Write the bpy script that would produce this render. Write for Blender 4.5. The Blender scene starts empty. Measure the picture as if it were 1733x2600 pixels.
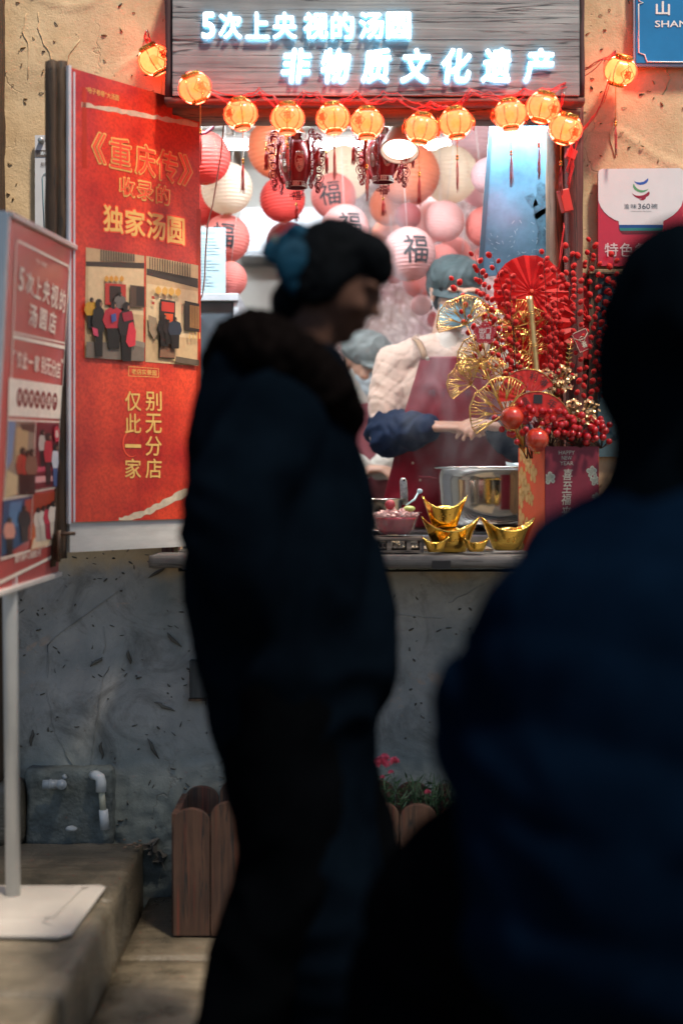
import bpy, bmesh, math, random
from mathutils import Vector, Matrix, Euler, noise
random.seed(7)
S = bpy.context.scene
COL = S.collection
R = math.radians
# ------------------------------------------------------------------ camera
CAMY, CZ, F, CX, HY = -4.24, 1.235, 3600.0, 866.5, 1220.0
cam_d = bpy.data.cameras.new('camera'); cam = bpy.data.objects.new('camera', cam_d); COL.objects.link(cam)
cam.location = (0, CAMY, CZ); cam.rotation_euler = (R(90), 0, 0)
cam_d.sensor_fit = 'VERTICAL'; cam_d.sensor_height = 36; cam_d.sensor_width = 24
cam_d.lens = 36*F/2600; cam_d.shift_y = -(1300-HY)/2600
cam_d.clip_start = .05; cam_d.clip_end = 400
cam_d.dof.use_dof = True; cam_d.dof.focus_distance = 4.34; cam_d.dof.aperture_fstop = 1.05
S.camera = cam
# ------------------------------------------------------------------ world and sun
SUN = Vector((-.80, 1.0, -2.3)).normalized()      # the way the light travels
w = bpy.data.worlds.new('World'); S.world = w; w.use_nodes = True
nt = w.node_tree; bg = nt.nodes['Background']
sky = nt.nodes.new('ShaderNodeTexSky'); sky.sky_type = 'NISHITA'; sky.sun_disc = False
sky.sun_elevation = math.asin(-SUN.z); sky.sun_rotation = math.atan2(-SUN.x, -SUN.y)
nt.links.new(sky.outputs[0], bg.inputs[0]); bg.inputs[1].default_value = .078
sd = bpy.data.lights.new('sun', 'SUN'); sun = bpy.data.objects.new('sun', sd); COL.objects.link(sun)
sd.energy = 4.1; sd.angle = R(7.0); sd.color = (1, .86, .70)
sun.rotation_euler = (-SUN).to_track_quat('Z', 'Y').to_euler(); sun.location = (3, -5, 6)
S.view_settings.view_transform = 'Standard'; S.view_settings.look = 'None'
S.view_settings.exposure = .65; S.view_settings.gamma = 1
S.render.engine = 'CYCLES'
S.cycles.max_bounces = 6; S.cycles.diffuse_bounces = 3; S.cycles.glossy_bounces = 3; S.cycles.transmission_bounces = 4
S.cycles.transparent_max_bounces = 8; S.cycles.volume_bounces = 0; S.cycles.volume_step_rate = 4
S.cycles.caustics_reflective = False; S.cycles.caustics_refractive = False
S.cycles.sample_clamp_indirect = 4; S.cycles.use_denoising = True

def Wp(px, py, y=0.0):
    s = (y-CAMY)/F
    return Vector(((px-CX)*s, y, CZ+(HY-py)*s))
def sc(y=0.0): return (y-CAMY)/F
def lin(h):
    h = h.lstrip('#'); o = []
    for i in (0, 2, 4):
        c = int(h[i:i+2], 16)/255
        o.append(c/12.92 if c <= .04045 else ((c+.055)/1.055)**2.4)
    return tuple(o)
# ------------------------------------------------------------------ materials
MC = {}
def mat(name, col, rough=.6, metal=0, var=.12, vs=12, bump=.0, bs=60, coat=0, emit=0, ecol=None, trans=0,
        stretch=(1,1,1), sheen=0, alpha=1, spec=.5, transl=0, bd=.01):
    if name in MC: return MC[name]
    if isinstance(col, str): col = lin(col)
    m = bpy.data.materials.new(name); m.use_nodes = True; MC[name] = m
    nt = m.node_tree; N = nt.nodes; L = nt.links; b = N['Principled BSDF']
    b.inputs['Roughness'].default_value = rough; b.inputs['Metallic'].default_value = metal
    b.inputs['Coat Weight'].default_value = coat; b.inputs['Coat Roughness'].default_value = .15
    b.inputs['Transmission Weight'].default_value = trans
    b.inputs['Specular IOR Level'].default_value = spec
    b.inputs['Sheen Weight'].default_value = sheen
    b.inputs['Alpha'].default_value = alpha
    tc = N.new('ShaderNodeTexCoord'); mp = N.new('ShaderNodeMapping'); mp.inputs['Scale'].default_value = stretch
    L.new(tc.outputs['Object'], mp.inputs[0])
    if var > 0:
        n = N.new('ShaderNodeTexNoise'); n.inputs['Scale'].default_value = vs; n.inputs['Detail'].default_value = 6
        n.inputs['Roughness'].default_value = .65
        L.new(mp.outputs[0], n.inputs[0])
        cr = N.new('ShaderNodeValToRGB')
        cr.color_ramp.elements[0].position = .3; cr.color_ramp.elements[1].position = .7
        cr.color_ramp.elements[0].color = (*[c*(1-var) for c in col], 1)
        cr.color_ramp.elements[1].color = (*[min(1, c*(1+var)) for c in col], 1)
        L.new(n.outputs[0], cr.inputs[0]); L.new(cr.outputs[0], b.inputs['Base Color'])
    else:
        b.inputs['Base Color'].default_value = (*col, 1)
    if bump > 0:
        n2 = N.new('ShaderNodeTexNoise'); n2.inputs['Scale'].default_value = bs; n2.inputs['Detail'].default_value = 5
        L.new(mp.outputs[0], n2.inputs[0])
        bp = N.new('ShaderNodeBump'); bp.inputs['Strength'].default_value = bump; bp.inputs['Distance'].default_value = bd
        L.new(n2.outputs[0], bp.inputs['Height']); L.new(bp.outputs[0], b.inputs['Normal'])
    if emit > 0:
        b.inputs['Emission Color'].default_value = (*(ecol or col), 1); b.inputs['Emission Strength'].default_value = emit
    if transl > 0:
        t = N.new('ShaderNodeBsdfTranslucent'); mx = N.new('ShaderNodeMixShader'); mx.inputs[0].default_value = transl
        out = N['Material Output']
        if var > 0: L.new(cr.outputs[0], t.inputs[0])
        else: t.inputs[0].default_value = (*col, 1)
        L.new(b.outputs[0], mx.inputs[1]); L.new(t.outputs[0], mx.inputs[2]); L.new(mx.outputs[0], out.inputs[0])
    return m
def wood(name, c1, c2, crack=(.02,.018,.015), axis='x', scale=1.0, rough=.75, thr=.36, tint=None, bump=.5):
    if name in MC: return MC[name]
    m = bpy.data.materials.new(name); m.use_nodes = True; MC[name] = m
    N = m.node_tree.nodes; L = m.node_tree.links; b = N['Principled BSDF']
    tc = N.new('ShaderNodeTexCoord'); mp = N.new('ShaderNodeMapping')
    st = {'x': (.7, 18, 18), 'z': (18, 18, .7), 'y': (18, .7, 18)}[axis]
    mp.inputs['Scale'].default_value = [s*scale for s in st]
    L.new(tc.outputs['Object'], mp.inputs[0])
    n = N.new('ShaderNodeTexNoise'); n.inputs['Scale'].default_value = 3; n.inputs['Detail'].default_value = 9; n.inputs['Distortion'].default_value = .6
    n.inputs['Roughness'].default_value = .7
    L.new(mp.outputs[0], n.inputs[0])
    cr = N.new('ShaderNodeValToRGB'); cr.color_ramp.elements[0].position = .32; cr.color_ramp.elements[1].position = .68
    cr.color_ramp.elements[0].color = (*c1, 1); cr.color_ramp.elements[1].color = (*c2, 1)
    L.new(n.outputs[0], cr.inputs[0])
    mp2 = N.new('ShaderNodeMapping'); st2 = {'x': (.38, 11, 11), 'z': (11, 11, .38), 'y': (11, .38, 11)}[axis]
    mp2.inputs['Scale'].default_value = [s*scale for s in st2]
    L.new(tc.outputs['Object'], mp2.inputs[0])
    n2 = N.new('ShaderNodeTexNoise'); n2.inputs['Scale'].default_value = 4; n2.inputs['Detail'].default_value = 4; n2.inputs['Distortion'].default_value = .45
    L.new(mp2.outputs[0], n2.inputs[0])
    # thin cracks where the noise crosses a level
    sub = N.new('ShaderNodeMath'); sub.operation = 'SUBTRACT'; sub.inputs[1].default_value = thr+.1
    ab = N.new('ShaderNodeMath'); ab.operation = 'ABSOLUTE'
    L.new(n2.outputs[0], sub.inputs[0]); L.new(sub.outputs[0], ab.inputs[0])
    c2r = N.new('ShaderNodeValToRGB'); c2r.color_ramp.elements[0].position = .003; c2r.color_ramp.elements[1].position = .02
    L.new(ab.outputs[0], c2r.inputs[0])
    n3 = N.new('ShaderNodeTexNoise'); n3.inputs['Scale'].default_value = 3.2; n3.inputs['Detail'].default_value = 5
    L.new(tc.outputs['Object'], n3.inputs[0])
    c3 = N.new('ShaderNodeValToRGB'); c3.color_ramp.elements[0].position = .35; c3.color_ramp.elements[1].position = .62
    c3.color_ramp.elements[0].color = (.45, .47, .5, 1)
    L.new(n3.outputs[0], c3.inputs[0])
    mx0 = N.new('ShaderNodeMixRGB'); mx0.blend_type = 'MULTIPLY'; mx0.inputs[0].default_value = .8
    L.new(cr.outputs[0], mx0.inputs[1]); L.new(c3.outputs[0], mx0.inputs[2])
    mx = N.new('ShaderNodeMixRGB'); mx.inputs[1].default_value = (*crack, 1)
    L.new(c2r.outputs[0], mx.inputs[0]); L.new(mx0.outputs[0], mx.inputs[2])
    last = mx.outputs[0]
    if tint:
        n4 = N.new('ShaderNodeTexNoise'); n4.inputs['Scale'].default_value = 7; n4.inputs['Detail'].default_value = 6
        L.new(mp2.outputs[0], n4.inputs[0])
        c4 = N.new('ShaderNodeValToRGB'); c4.color_ramp.elements[0].position = .56; c4.color_ramp.elements[1].position = .72
        L.new(n4.outputs[0], c4.inputs[0])
        mt = N.new('ShaderNodeMixRGB'); mt.inputs[2].default_value = (*tint, 1)
        L.new(c4.outputs[0], mt.inputs[0]); L.new(last, mt.inputs[1]); last = mt.outputs[0]
    L.new(last, b.inputs['Base Color']); b.inputs['Roughness'].default_value = rough
    add = N.new('ShaderNodeMath'); add.operation = 'MULTIPLY'; L.new(n.outputs[0], add.inputs[0]); L.new(c2r.outputs[0], add.inputs[1])
    bp = N.new('ShaderNodeBump'); bp.inputs['Strength'].default_value = bump; bp.inputs['Distance'].default_value = .006
    L.new(add.outputs[0], bp.inputs['Height']); L.new(bp.outputs[0], b.inputs['Normal'])
    return m
# ------------------------------------------------------------------ object helpers
def tag(o, label=None, cat=None, group=None, kind=None):
    if label: o['label'] = label
    if cat: o['category'] = cat
    if group: o['group'] = group
    if kind: o['kind'] = kind
    return o
def thing(name, loc, label, cat, group=None, rot=(0,0,0)):
    o = bpy.data.objects.new(name, None); COL.objects.link(o); o.location = loc; o.rotation_euler = rot
    o.empty_display_size = .05
    return tag(o, label, cat, group)
def finish(bm, name, m, parent=None, world=False, smooth=False, loc=None, rot=None, bev=0):
    me = bpy.data.meshes.new(name)
    if parent is not None and world:
        p = parent; off = Vector(p.location)
        if p.parent is not None: off = off + Vector(p.parent.location)
        bmesh.ops.translate(bm, verts=bm.verts, vec=-off)
    bmesh.ops.recalc_face_normals(bm, faces=bm.faces) if len(bm.faces) < 60000 else None
    bm.to_mesh(me); bm.free()
    ms = m if isinstance(m, (list, tuple)) else [m]
    for q in ms: me.materials.append(q)
    if smooth: me.shade_smooth()
    o = bpy.data.objects.new(name, me); COL.objects.link(o)
    if parent is not None: o.parent = parent
    if loc is not None: o.location = loc
    if rot is not None: o.rotation_euler = rot
    if bev:
        bv = o.modifiers.new('bevel', 'BEVEL'); bv.width = bev; bv.segments = 2; bv.limit_method = 'ANGLE'
    return o
def link(name, me, parent, loc=(0,0,0), rot=(0,0,0), scale=(1,1,1)):
    o = bpy.data.objects.new(name, me); COL.objects.link(o); o.parent = parent
    o.location = loc; o.rotation_euler = rot; o.scale = scale
    return o
def copy_tree(o, parent=None):
    c = o.copy(); COL.objects.link(c); c.parent = parent
    for ch in list(o.children): copy_tree(ch, c)
    return c
def settle(o):
    "apply the modifiers of an object"
    dg = bpy.context.evaluated_depsgraph_get()
    me = bpy.data.meshes.new_from_object(o.evaluated_get(dg))
    o.modifiers.clear(); old = o.data; o.data = me
    me.name = old.name
    return o
# ------------------------------------------------------------------ bmesh shapes
def box(bm, c, s, rot=None, mi=0):
    r = bmesh.ops.create_cube(bm, size=1)
    M = Matrix.Translation(Vector(c)) @ (rot.to_4x4() if rot is not None else Matrix.Identity(4)) @ Matrix.Diagonal((*s, 1))
    bmesh.ops.transform(bm, matrix=M, verts=r['verts'])
    if mi:
        for v in r['verts']:
            for f in v.link_faces: f.material_index = mi
    return r['verts']
def box2(bm, a, b, mi=0):
    a = Vector(a); b = Vector(b)
    return box(bm, (a+b)/2, [abs(b[i]-a[i]) for i in range(3)], mi=mi)
def frame_of(t, side=None):
    t = t.normalized()
    if side is None: side = Vector((0,0,1)) if abs(t.z) < .9 else Vector((1,0,0))
    u = (side - t*side.dot(t))
    if u.length < 1e-5: u = t.orthogonal()
    u.normalize(); return u, t.cross(u)
def tube(bm, pts, r, n=6, side=None, cap=True, mi=0, closed=False):
    "r: number, list of numbers or list of (ru, rv)"
    pts = [Vector(p) for p in pts]; k = len(pts); rings = []
    for i, p in enumerate(pts):
        if closed: t = pts[(i+1) % k]-pts[i-1]
        else: t = pts[min(i+1, k-1)]-pts[max(i-1, 0)]
        if t.length < 1e-9: t = Vector((0,0,1))
        u, v = frame_of(t, side)
        rr = r[i] if isinstance(r, (list, tuple)) else r
        ru, rv = rr if isinstance(rr, (list, tuple)) else (rr, rr)
        rings.append([bm.verts.new(p + u*ru*math.cos(2*math.pi*j/n) + v*rv*math.sin(2*math.pi*j/n)) for j in range(n)])
    fs = []
    for i in range(k if closed else k-1):
        A, B = rings[i], rings[(i+1) % k]
        for j in range(n):
            fs.append(bm.faces.new((A[j], A[(j+1) % n], B[(j+1) % n], B[j])))
    if cap and not closed:
        fs.append(bm.faces.new(list(reversed(rings[0])))); fs.append(bm.faces.new(rings[-1]))
    for f in fs:
        f.material_index = mi; f.smooth = True
    return rings
def limb(bm, pts, rad, n=20, side=None, sub=5):
    "tapered closed limb through joints, rounded ends"
    pts = [Vector(p) for p in pts]
    rad = [r if isinstance(r, (list, tuple)) else (r, r) for r in rad]
    P = []; Q = []
    for i in range(len(pts)-1):
        p0 = pts[max(i-1, 0)]; p1 = pts[i]; p2 = pts[i+1]; p3 = pts[min(i+2, len(pts)-1)]
        for j in range(sub):
            t = j/sub
            P.append(.5*((2*p1)+(p2-p0)*t+(2*p0-5*p1+4*p2-p3)*t*t+(3*p1-p0-3*p2+p3)*t**3))
            e = t*t*(3-2*t)
            Q.append((rad[i][0]*(1-e)+rad[i+1][0]*e, rad[i][1]*(1-e)+rad[i+1][1]*e))
    P.append(pts[-1]); Q.append(rad[-1])
    d0 = (P[0]-P[1]).normalized(); d1 = (P[-1]-P[-2]).normalized()
    a, b = Q[0], Q[-1]
    pre = []; post = []
    for k in (4, 3, 2, 1):
        th = math.pi/2*k/4.4
        m0 = min(a); m1 = min(b)
        pre.append((P[0]+d0*m0*math.sin(th), (a[0]*math.cos(th), a[1]*math.cos(th))))
        post.append((P[-1]+d1*m1*math.sin(th), (b[0]*math.cos(th), b[1]*math.cos(th))))
    post.reverse()
    PP = [p for p, _ in pre]+P+[p for p, _ in post]; QQ = [q for _, q in pre]+Q+[q for _, q in post]
    tube(bm, PP, QQ, n=n, side=side)
def ball(bm, c, r, seg=16, rings=10, M=None, mi=0):
    if not isinstance(r, (list, tuple)): r = (r, r, r)
    q = bmesh.ops.create_uvsphere(bm, u_segments=seg, v_segments=rings, radius=1)
    T = Matrix.Translation(Vector(c)) @ Matrix.Diagonal((*r, 1))
    if M is not None: T = M @ T
    bmesh.ops.transform(bm, matrix=T, verts=q['verts'])
    for v in q['verts']:
        for f in v.link_faces: f.smooth = True; f.material_index = mi
    return q['verts']
def lathe(bm, prof, seg=32, axis='z', c=(0,0,0), fn=None, mi=0, closed=False):
    "profile of (radius, height)"
    rings = []
    for i, (r, h) in enumerate(prof):
        ring = []
        for j in range(seg):
            a = 2*math.pi*j/seg; rr = r*(fn(a, h) if fn else 1)
            p = Vector((rr*math.cos(a), rr*math.sin(a), h))
            ring.append(bm.verts.new(p+Vector(c)))
        rings.append(ring)
    for i in range(len(rings)-1):
        for j in range(seg):
            f = bm.faces.new((rings[i][j], rings[i][(j+1) % seg], rings[i+1][(j+1) % seg], rings[i+1][j])); f.smooth = True; f.material_index = mi
    if closed:
        for ring in (list(reversed(rings[0])), rings[-1]):
            f = bm.faces.new(ring); f.material_index = mi
    return rings
def poly(bm, pts, th=0, d=(0,1,0), mi=0):
    "flat polygon, extruded along d by th"
    vs = [bm.verts.new(Vector(p)) for p in pts]
    f = bm.faces.new(vs); f.material_index = mi
    if th:
        e = bmesh.ops.extrude_face_region(bm, geom=[f])
        nv = [g for g in e['geom'] if isinstance(g, bmesh.types.BMVert)]
        bmesh.ops.translate(bm, verts=nv, vec=Vector(d)*th)
        for g in e['geom']:
            if isinstance(g, bmesh.types.BMFace): g.material_index = mi
        for v in nv:
            for g in v.link_faces: g.material_index = mi
def N0(): return bmesh.new()
def roughen(bm, amp, sc_=8, sc2=None):
    bm.normal_update()
    mv = []
    for v in bm.verts:
        p = v.co*sc_
        a = noise.noise(p)*amp + noise.noise(p*3.1)*amp*.4
        mv.append(v.normal*a)
    for v, d in zip(bm.verts, mv): v.co += d
def rbox(bm, a, b, cell=.04, amp=.004, sc_=9, mi=0, chip=.012):
    "stone block with worn corners"
    a = Vector(a); b = Vector(b); c = (a+b)/2; h = Vector([abs(b[i]-a[i])/2 for i in range(3)])
    t = bmesh.new(); n = [max(2, int(2*h[i]/cell)) for i in range(3)]
    for ax in range(3):
        u, v = [(1,2),(0,2),(0,1)][ax]
        for sgn in (-1, 1):
            g = [[None]*(n[v]+1) for _ in range(n[u]+1)]
            for i in range(n[u]+1):
                for j in range(n[v]+1):
                    p = [0,0,0]; p[ax] = sgn*h[ax]; p[u] = -h[u]+2*h[u]*i/n[u]; p[v] = -h[v]+2*h[v]*j/n[v]
                    g[i][j] = t.verts.new(p)
            for i in range(n[u]):
                for j in range(n[v]): t.faces.new((g[i][j], g[i+1][j], g[i+1][j+1], g[i][j+1]))
    bmesh.ops.remove_doubles(t, verts=t.verts, dist=1e-5)
    for v in t.verts:
        e = sum(1 for i in range(3) if abs(abs(v.co[i])-h[i]) < 1e-5)
        P = (v.co+c)*sc_
        if e >= 2:
            k = chip*(.55+.9*abs(noise.noise(P*2)))
            for i in range(3):
                if abs(abs(v.co[i])-h[i]) < 1e-5: v.co[i] -= math.copysign(k*.6, v.co[i])
        v.co += Vector((noise.noise(P), noise.noise(P+Vector((9,3,1))), noise.noise(P+Vector((2,8,5)))))*amp
    me = bpy.data.meshes.new('tmp'); bmesh.ops.translate(t, verts=t.verts, vec=c)
    for f in t.faces: f.smooth = True; f.material_index = mi
    t.to_mesh(me); t.free(); bm.from_mesh(me); bpy.data.meshes.remove(me)
# ------------------------------------------------------------------ lettering
TC = {}
def glyphs(s, bold=0.0, extrude=0.0, shear=0.0, res=3):
    key = (s, bold, extrude, shear)
    if key in TC: return TC[key]
    cu = bpy.data.curves.new('t', 'FONT'); cu.body = s; cu.size = 1; cu.offset = bold; cu.extrude = extrude; cu.shear = shear
    cu.resolution_u = res; cu.align_x = 'LEFT'
    o = bpy.data.objects.new('t', cu); COL.objects.link(o)
    dg = bpy.context.evaluated_depsgraph_get(); dg.update()
    me = bpy.data.meshes.new_from_object(o.evaluated_get(dg))
    bpy.data.objects.remove(o); bpy.data.curves.remove(cu)
    if len(me.vertices):
        xs = [v.co.x for v in me.vertices]; ys = [v.co.y for v in me.vertices]
        bb = (min(xs), max(xs), min(ys), max(ys))
    else: bb = (0, 1, 0, 1)
    TC[key] = (me, bb); return TC[key]
def put_text(bm, s, c, w_, h_, M=None, bold=0.0, depth=0.0, shear=0, mi=0, rot=0, y=0.0):
    "lettering in the x-z plane facing -y, fitted into w_ x h_ about c=(x,z)"
    me, bb = glyphs(s, 0, .5 if depth else 0.0, shear)
    n0 = len(bm.verts); f0 = len(bm.faces)
    bold *= .62
    # heavier strokes: the same glyph set again round a small circle, each a hair behind the other
    offs = [(0, 0)]
    if bold > .007:
        offs += [(math.cos(a)*bold, math.sin(a)*bold) for a in [2*math.pi*i/8 for i in range(8)]]
        bb = (bb[0]-bold, bb[1]+bold, bb[2]-bold, bb[3]+bold)
    for ki, (ox, oz) in enumerate(offs):
        m0 = len(bm.verts); bm.from_mesh(me); bm.verts.ensure_lookup_table()
        for i in range(m0, len(bm.verts)):
            v = bm.verts[i]; v.co.x += ox; v.co.y += oz
            if not depth: v.co.z = -ki*.00002
            elif ki: v.co.z *= 1-.004*ki
    zmul = depth if depth else 1.0
    bm.verts.ensure_lookup_table(); bm.faces.ensure_lookup_table()
    cx = (bb[0]+bb[1])/2; cy = (bb[2]+bb[3])/2
    sx = w_/(bb[1]-bb[0]) if w_ else h_/(bb[3]-bb[2]); sz = h_/(bb[3]-bb[2]) if h_ else sx
    cr, sr = math.cos(rot), math.sin(rot)
    for i in range(n0, len(bm.verts)):
        v = bm.verts[i]; x = (v.co.x-cx)*sx; z = (v.co.y-cy)*sz; yy = -v.co.z*zmul
        x, z = x*cr-z*sr, x*sr+z*cr
        p = Vector((c[0]+x, y+yy, c[1]+z)); v.co = M @ p if M is not None else p
    for i in range(f0, len(bm.faces)): bm.faces[i].material_index = mi; bm.faces[i].smooth = False
class Panel:
    "a flat thing in its own frame; pixels of the photograph are cast on its plane once, to find the layout of the print"
    def __init__(s, root): 
        s.root = root
        s.M = Matrix.LocRotScale(root.location, root.rotation_euler, None); s.I = s.M.inverted()
    def at(s, px, py, dy=0):
        o = s.I @ Vector((0, CAMY, CZ)); d = (s.I.to_3x3() @ Vector(((px-CX)/F, 1, (HY-py)/F)))
        t = (dy-o.y)/d.y; q = o+d*t
        return q.x, q.z
    def text(s, bm, st, l, r, hpx=None, hm=None, **k):
        a = s.at(*l); b = s.at(*r); c = ((a[0]+b[0])/2, (a[1]+b[1])/2)
        h = hm
        if hpx:
            m_ = ((l[0]+r[0])/2, (l[1]+r[1])/2); u = s.at(m_[0], m_[1]-hpx/2); d = s.at(m_[0], m_[1]+hpx/2); h = u[1]-d[1]
        w_ = math.hypot(b[0]-a[0], b[1]-a[1]); rot = math.atan2(b[1]-a[1], b[0]-a[0])
        put_text(bm, st, c, w_, h, rot=rot, **k)
    def poly(s, bm, pts, y, mi=0):
        vs = [bm.verts.new((s.at(*p)[0], y, s.at(*p)[1])) for p in pts]
        f = bm.faces.new(vs); f.material_index = mi
        return f
def flatprint(p, name, shapes, y0=-.004, step=.00025, rough=.4):
    "flat print: (hex colour, pixel polygon) painted one over another"
    bm = N0(); ms = []; idx = {}
    for i, (c, pts) in enumerate(shapes):
        if c not in idx:
            idx[c] = len(ms); ms.append(mat('print_'+c.lstrip('#'), c, rough=rough, var=.1, vs=60))
        p.poly(bm, pts, y0-step*i, idx[c])
    bmesh.ops.triangulate(bm, faces=bm.faces)
    return finish(bm, name, ms, p.root)
# ================================================================== setting
def plaster_mat():
    m = bpy.data.materials.new('plaster'); m.use_nodes = True; N = m.node_tree.nodes; L = m.node_tree.links; b = N['Principled BSDF']
    tc = N.new('ShaderNodeTexCoord')
    def noi(s, d=6, r=.6, dist=0, src=None):
        n = N.new('ShaderNodeTexNoise'); n.inputs['Scale'].default_value = s; n.inputs['Detail'].default_value = d
        n.inputs['Roughness'].default_value = r; n.inputs['Distortion'].default_value = dist
        L.new(src or tc.outputs['Object'], n.inputs[0]); return n.outputs[0]
    def ramp(x, p0, p1, c0=(0,0,0), c1=(1,1,1)):
        r = N.new('ShaderNodeValToRGB'); r.color_ramp.elements[0].position = p0; r.color_ramp.elements[1].position = p1
        r.color_ramp.elements[0].color = (*c0, 1); r.color_ramp.elements[1].color = (*c1, 1); L.new(x, r.inputs[0]); return r.outputs[0]
    def mix(f, a, bb, mode='MIX'):
        q = N.new('ShaderNodeMixRGB'); q.blend_type = mode
        for i, v in ((0, f), (1, a), (2, bb)):
            if isinstance(v, (int, float)): q.inputs[i].default_value = v
            elif isinstance(v, tuple): q.inputs[i].default_value = (*v, 1)
            else: L.new(v, q.inputs[i])
        return q.outputs[0]
    def ma(op, a, bb=0.0):
        q = N.new('ShaderNodeMath'); q.operation = op
        for i, v in ((0, a), (1, bb)):
            if isinstance(v, (int, float)): q.inputs[i].default_value = v
            else: L.new(v, q.inputs[i])
        return q.outputs[0]
    ochre = ramp(noi(2.5), .3, .75, (.52, .39, .235), (.64, .50, .32))
    grime = ramp(noi(9, 8, .7), .42, .66, (1,1,1), (.72, .66, .58))
    ochre = mix(.55, ochre, grime, 'MULTIPLY')
    grey = ramp(noi(3.1, 7, .65), .3, .72, (.26, .26, .25), (.45, .435, .40))
    teal = ramp(noi(1.7, 5), .45, .68)
    grey = mix(ma('MULTIPLY', teal, .8), grey, (.085, .125, .135))
    blot = ramp(noi(5.5, 8, .72, 1.2), .50, .66); grey = mix(ma('MULTIPLY', blot, .55), grey, (.085, .08, .07))
    pink = ramp(noi(4.3, 6, .7, .5), .62, .67)
    grey = mix(ma('MULTIPLY', pink, .55), grey, (.42, .30, .22))
    sp = N.new('ShaderNodeSeparateXYZ'); L.new(tc.outputs['Object'], sp.inputs[0])
    hz = ma('ADD', sp.outputs[2], ma('MULTIPLY', ma('SUBTRACT', noi(3.5, 5), .5), .28))
    k = ramp(hz, .93, 1.02)
    col = mix(k, grey, ochre)
    wet = ramp(hz, .28, .60); col = mix(wet, mix(.75, col, (.40, .52, .50), 'MULTIPLY'), col)  # darker and greener tone towards the foot of the wall
    # little pits and cracks
    vo = N.new('ShaderNodeTexVoronoi'); vo.feature = 'DISTANCE_TO_EDGE'; vo.inputs['Scale'].default_value = 3.2
    wv = N.new('ShaderNodeVectorMath'); wv.operation = 'ADD'
    nn = N.new('ShaderNodeTexNoise'); nn.inputs['Scale'].default_value = 5; nn.inputs['Detail'].default_value = 6; L.new(tc.outputs['Object'], nn.inputs[0])
    sc1 = N.new('ShaderNodeVectorMath'); sc1.operation = 'SCALE'; sc1.inputs['Scale'].default_value = .35
    L.new(nn.outputs['Color'], sc1.inputs[0]); L.new(tc.outputs['Object'], wv.inputs[0]); L.new(sc1.outputs[0], wv.inputs[1]); L.new(wv.outputs[0], vo.inputs[0])
    crk = ramp(vo.outputs['Distance'], .0, .012)
    msk = ramp(noi(2.2, 3), .40, .47); crack = ma('MAXIMUM', crk, msk)
    col = mix(ma('MULTIPLY', ma('SUBTRACT', 1.0, crack), .28), col, (.16, .12, .08))
    pit = ramp(noi(45, 3, .6), .69, .73); col = mix(ma('MULTIPLY', pit, .45), col, (.10, .08, .06))
    L.new(col, b.inputs['Base Color']); b.inputs['Roughness'].default_value = .93; b.inputs['Specular IOR Level'].default_value = .2
    h = ma('ADD', ma('MULTIPLY', noi(14, 8, .7), .8), ma('MULTIPLY', noi(160, 4, .6), .22))
    h = ma('ADD', h, ma('MULTIPLY', crack, .25)); h = ma('SUBTRACT', h, ma('MULTIPLY', pit, .25))
    bp = N.new('ShaderNodeBump'); bp.inputs['Strength'].default_value = .75; bp.inputs['Distance'].default_value = .007
    L.new(h, bp.inputs['Height']); L.new(bp.outputs[0], b.inputs['Normal'])
    return m
PLASTER = plaster_mat(); MC['plaster'] = PLASTER
OX0, OX1, OZ0, OZ1 = -.500, .690, .955, 2.40           # window opening
# front wall, one relief sheet with the window cut out, and its thickness
bm = N0(); cell = .0125; X0, X1, Z0, Z1 = -2.4, 2.4, -.2, 3.3
nx = int((X1-X0)/cell); nz = int((Z1-Z0)/cell); grid = {}
def wy(x, z):
    p = Vector((x, 0, z))
    a = noise.noise(p*2.2)*.009 + noise.noise(p*7)*.004
    low = max(0, min(1, (.55-z)/.35))
    a += low*(abs(noise.noise(p*16))*.018 + noise.noise(p*38)*.006)
    rg = 1-abs(noise.noise(Vector((x*3.1+4, z*2.1, 1.7))))*2
    if rg > .93: a -= (rg-.93)*.09
    return a
for i in range(nx+1):
    for k in range(nz+1):
        x = X0+i*cell; z = Z0+k*cell
        if OX0+.02 < x < OX1-.02 and OZ0+.02 < z < OZ1-.02: continue
        grid[i, k] = bm.verts.new((x, wy(x, z), z))
for i in range(nx):
    for k in range(nz):
        q = [grid.get(t) for t in ((i,k),(i+1,k),(i+1,k+1),(i,k+1))]
        if all(q): bm.faces.new(q).smooth = True
box2(bm, (X0, .025, Z0), (OX0, .24, Z1)); box2(bm, (OX1, .025, Z0), (X1, .24, Z1))
box2(bm, (OX0, .025, Z0), (OX1, .24, OZ0)); box2(bm, (OX0, .025, OZ1), (OX1, .24, Z1))
wall = tag(finish(bm, 'shop_wall', PLASTER), 'ochre straw plastered shop wall, grey below the counter, darker at the foot', 'wall')
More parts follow.
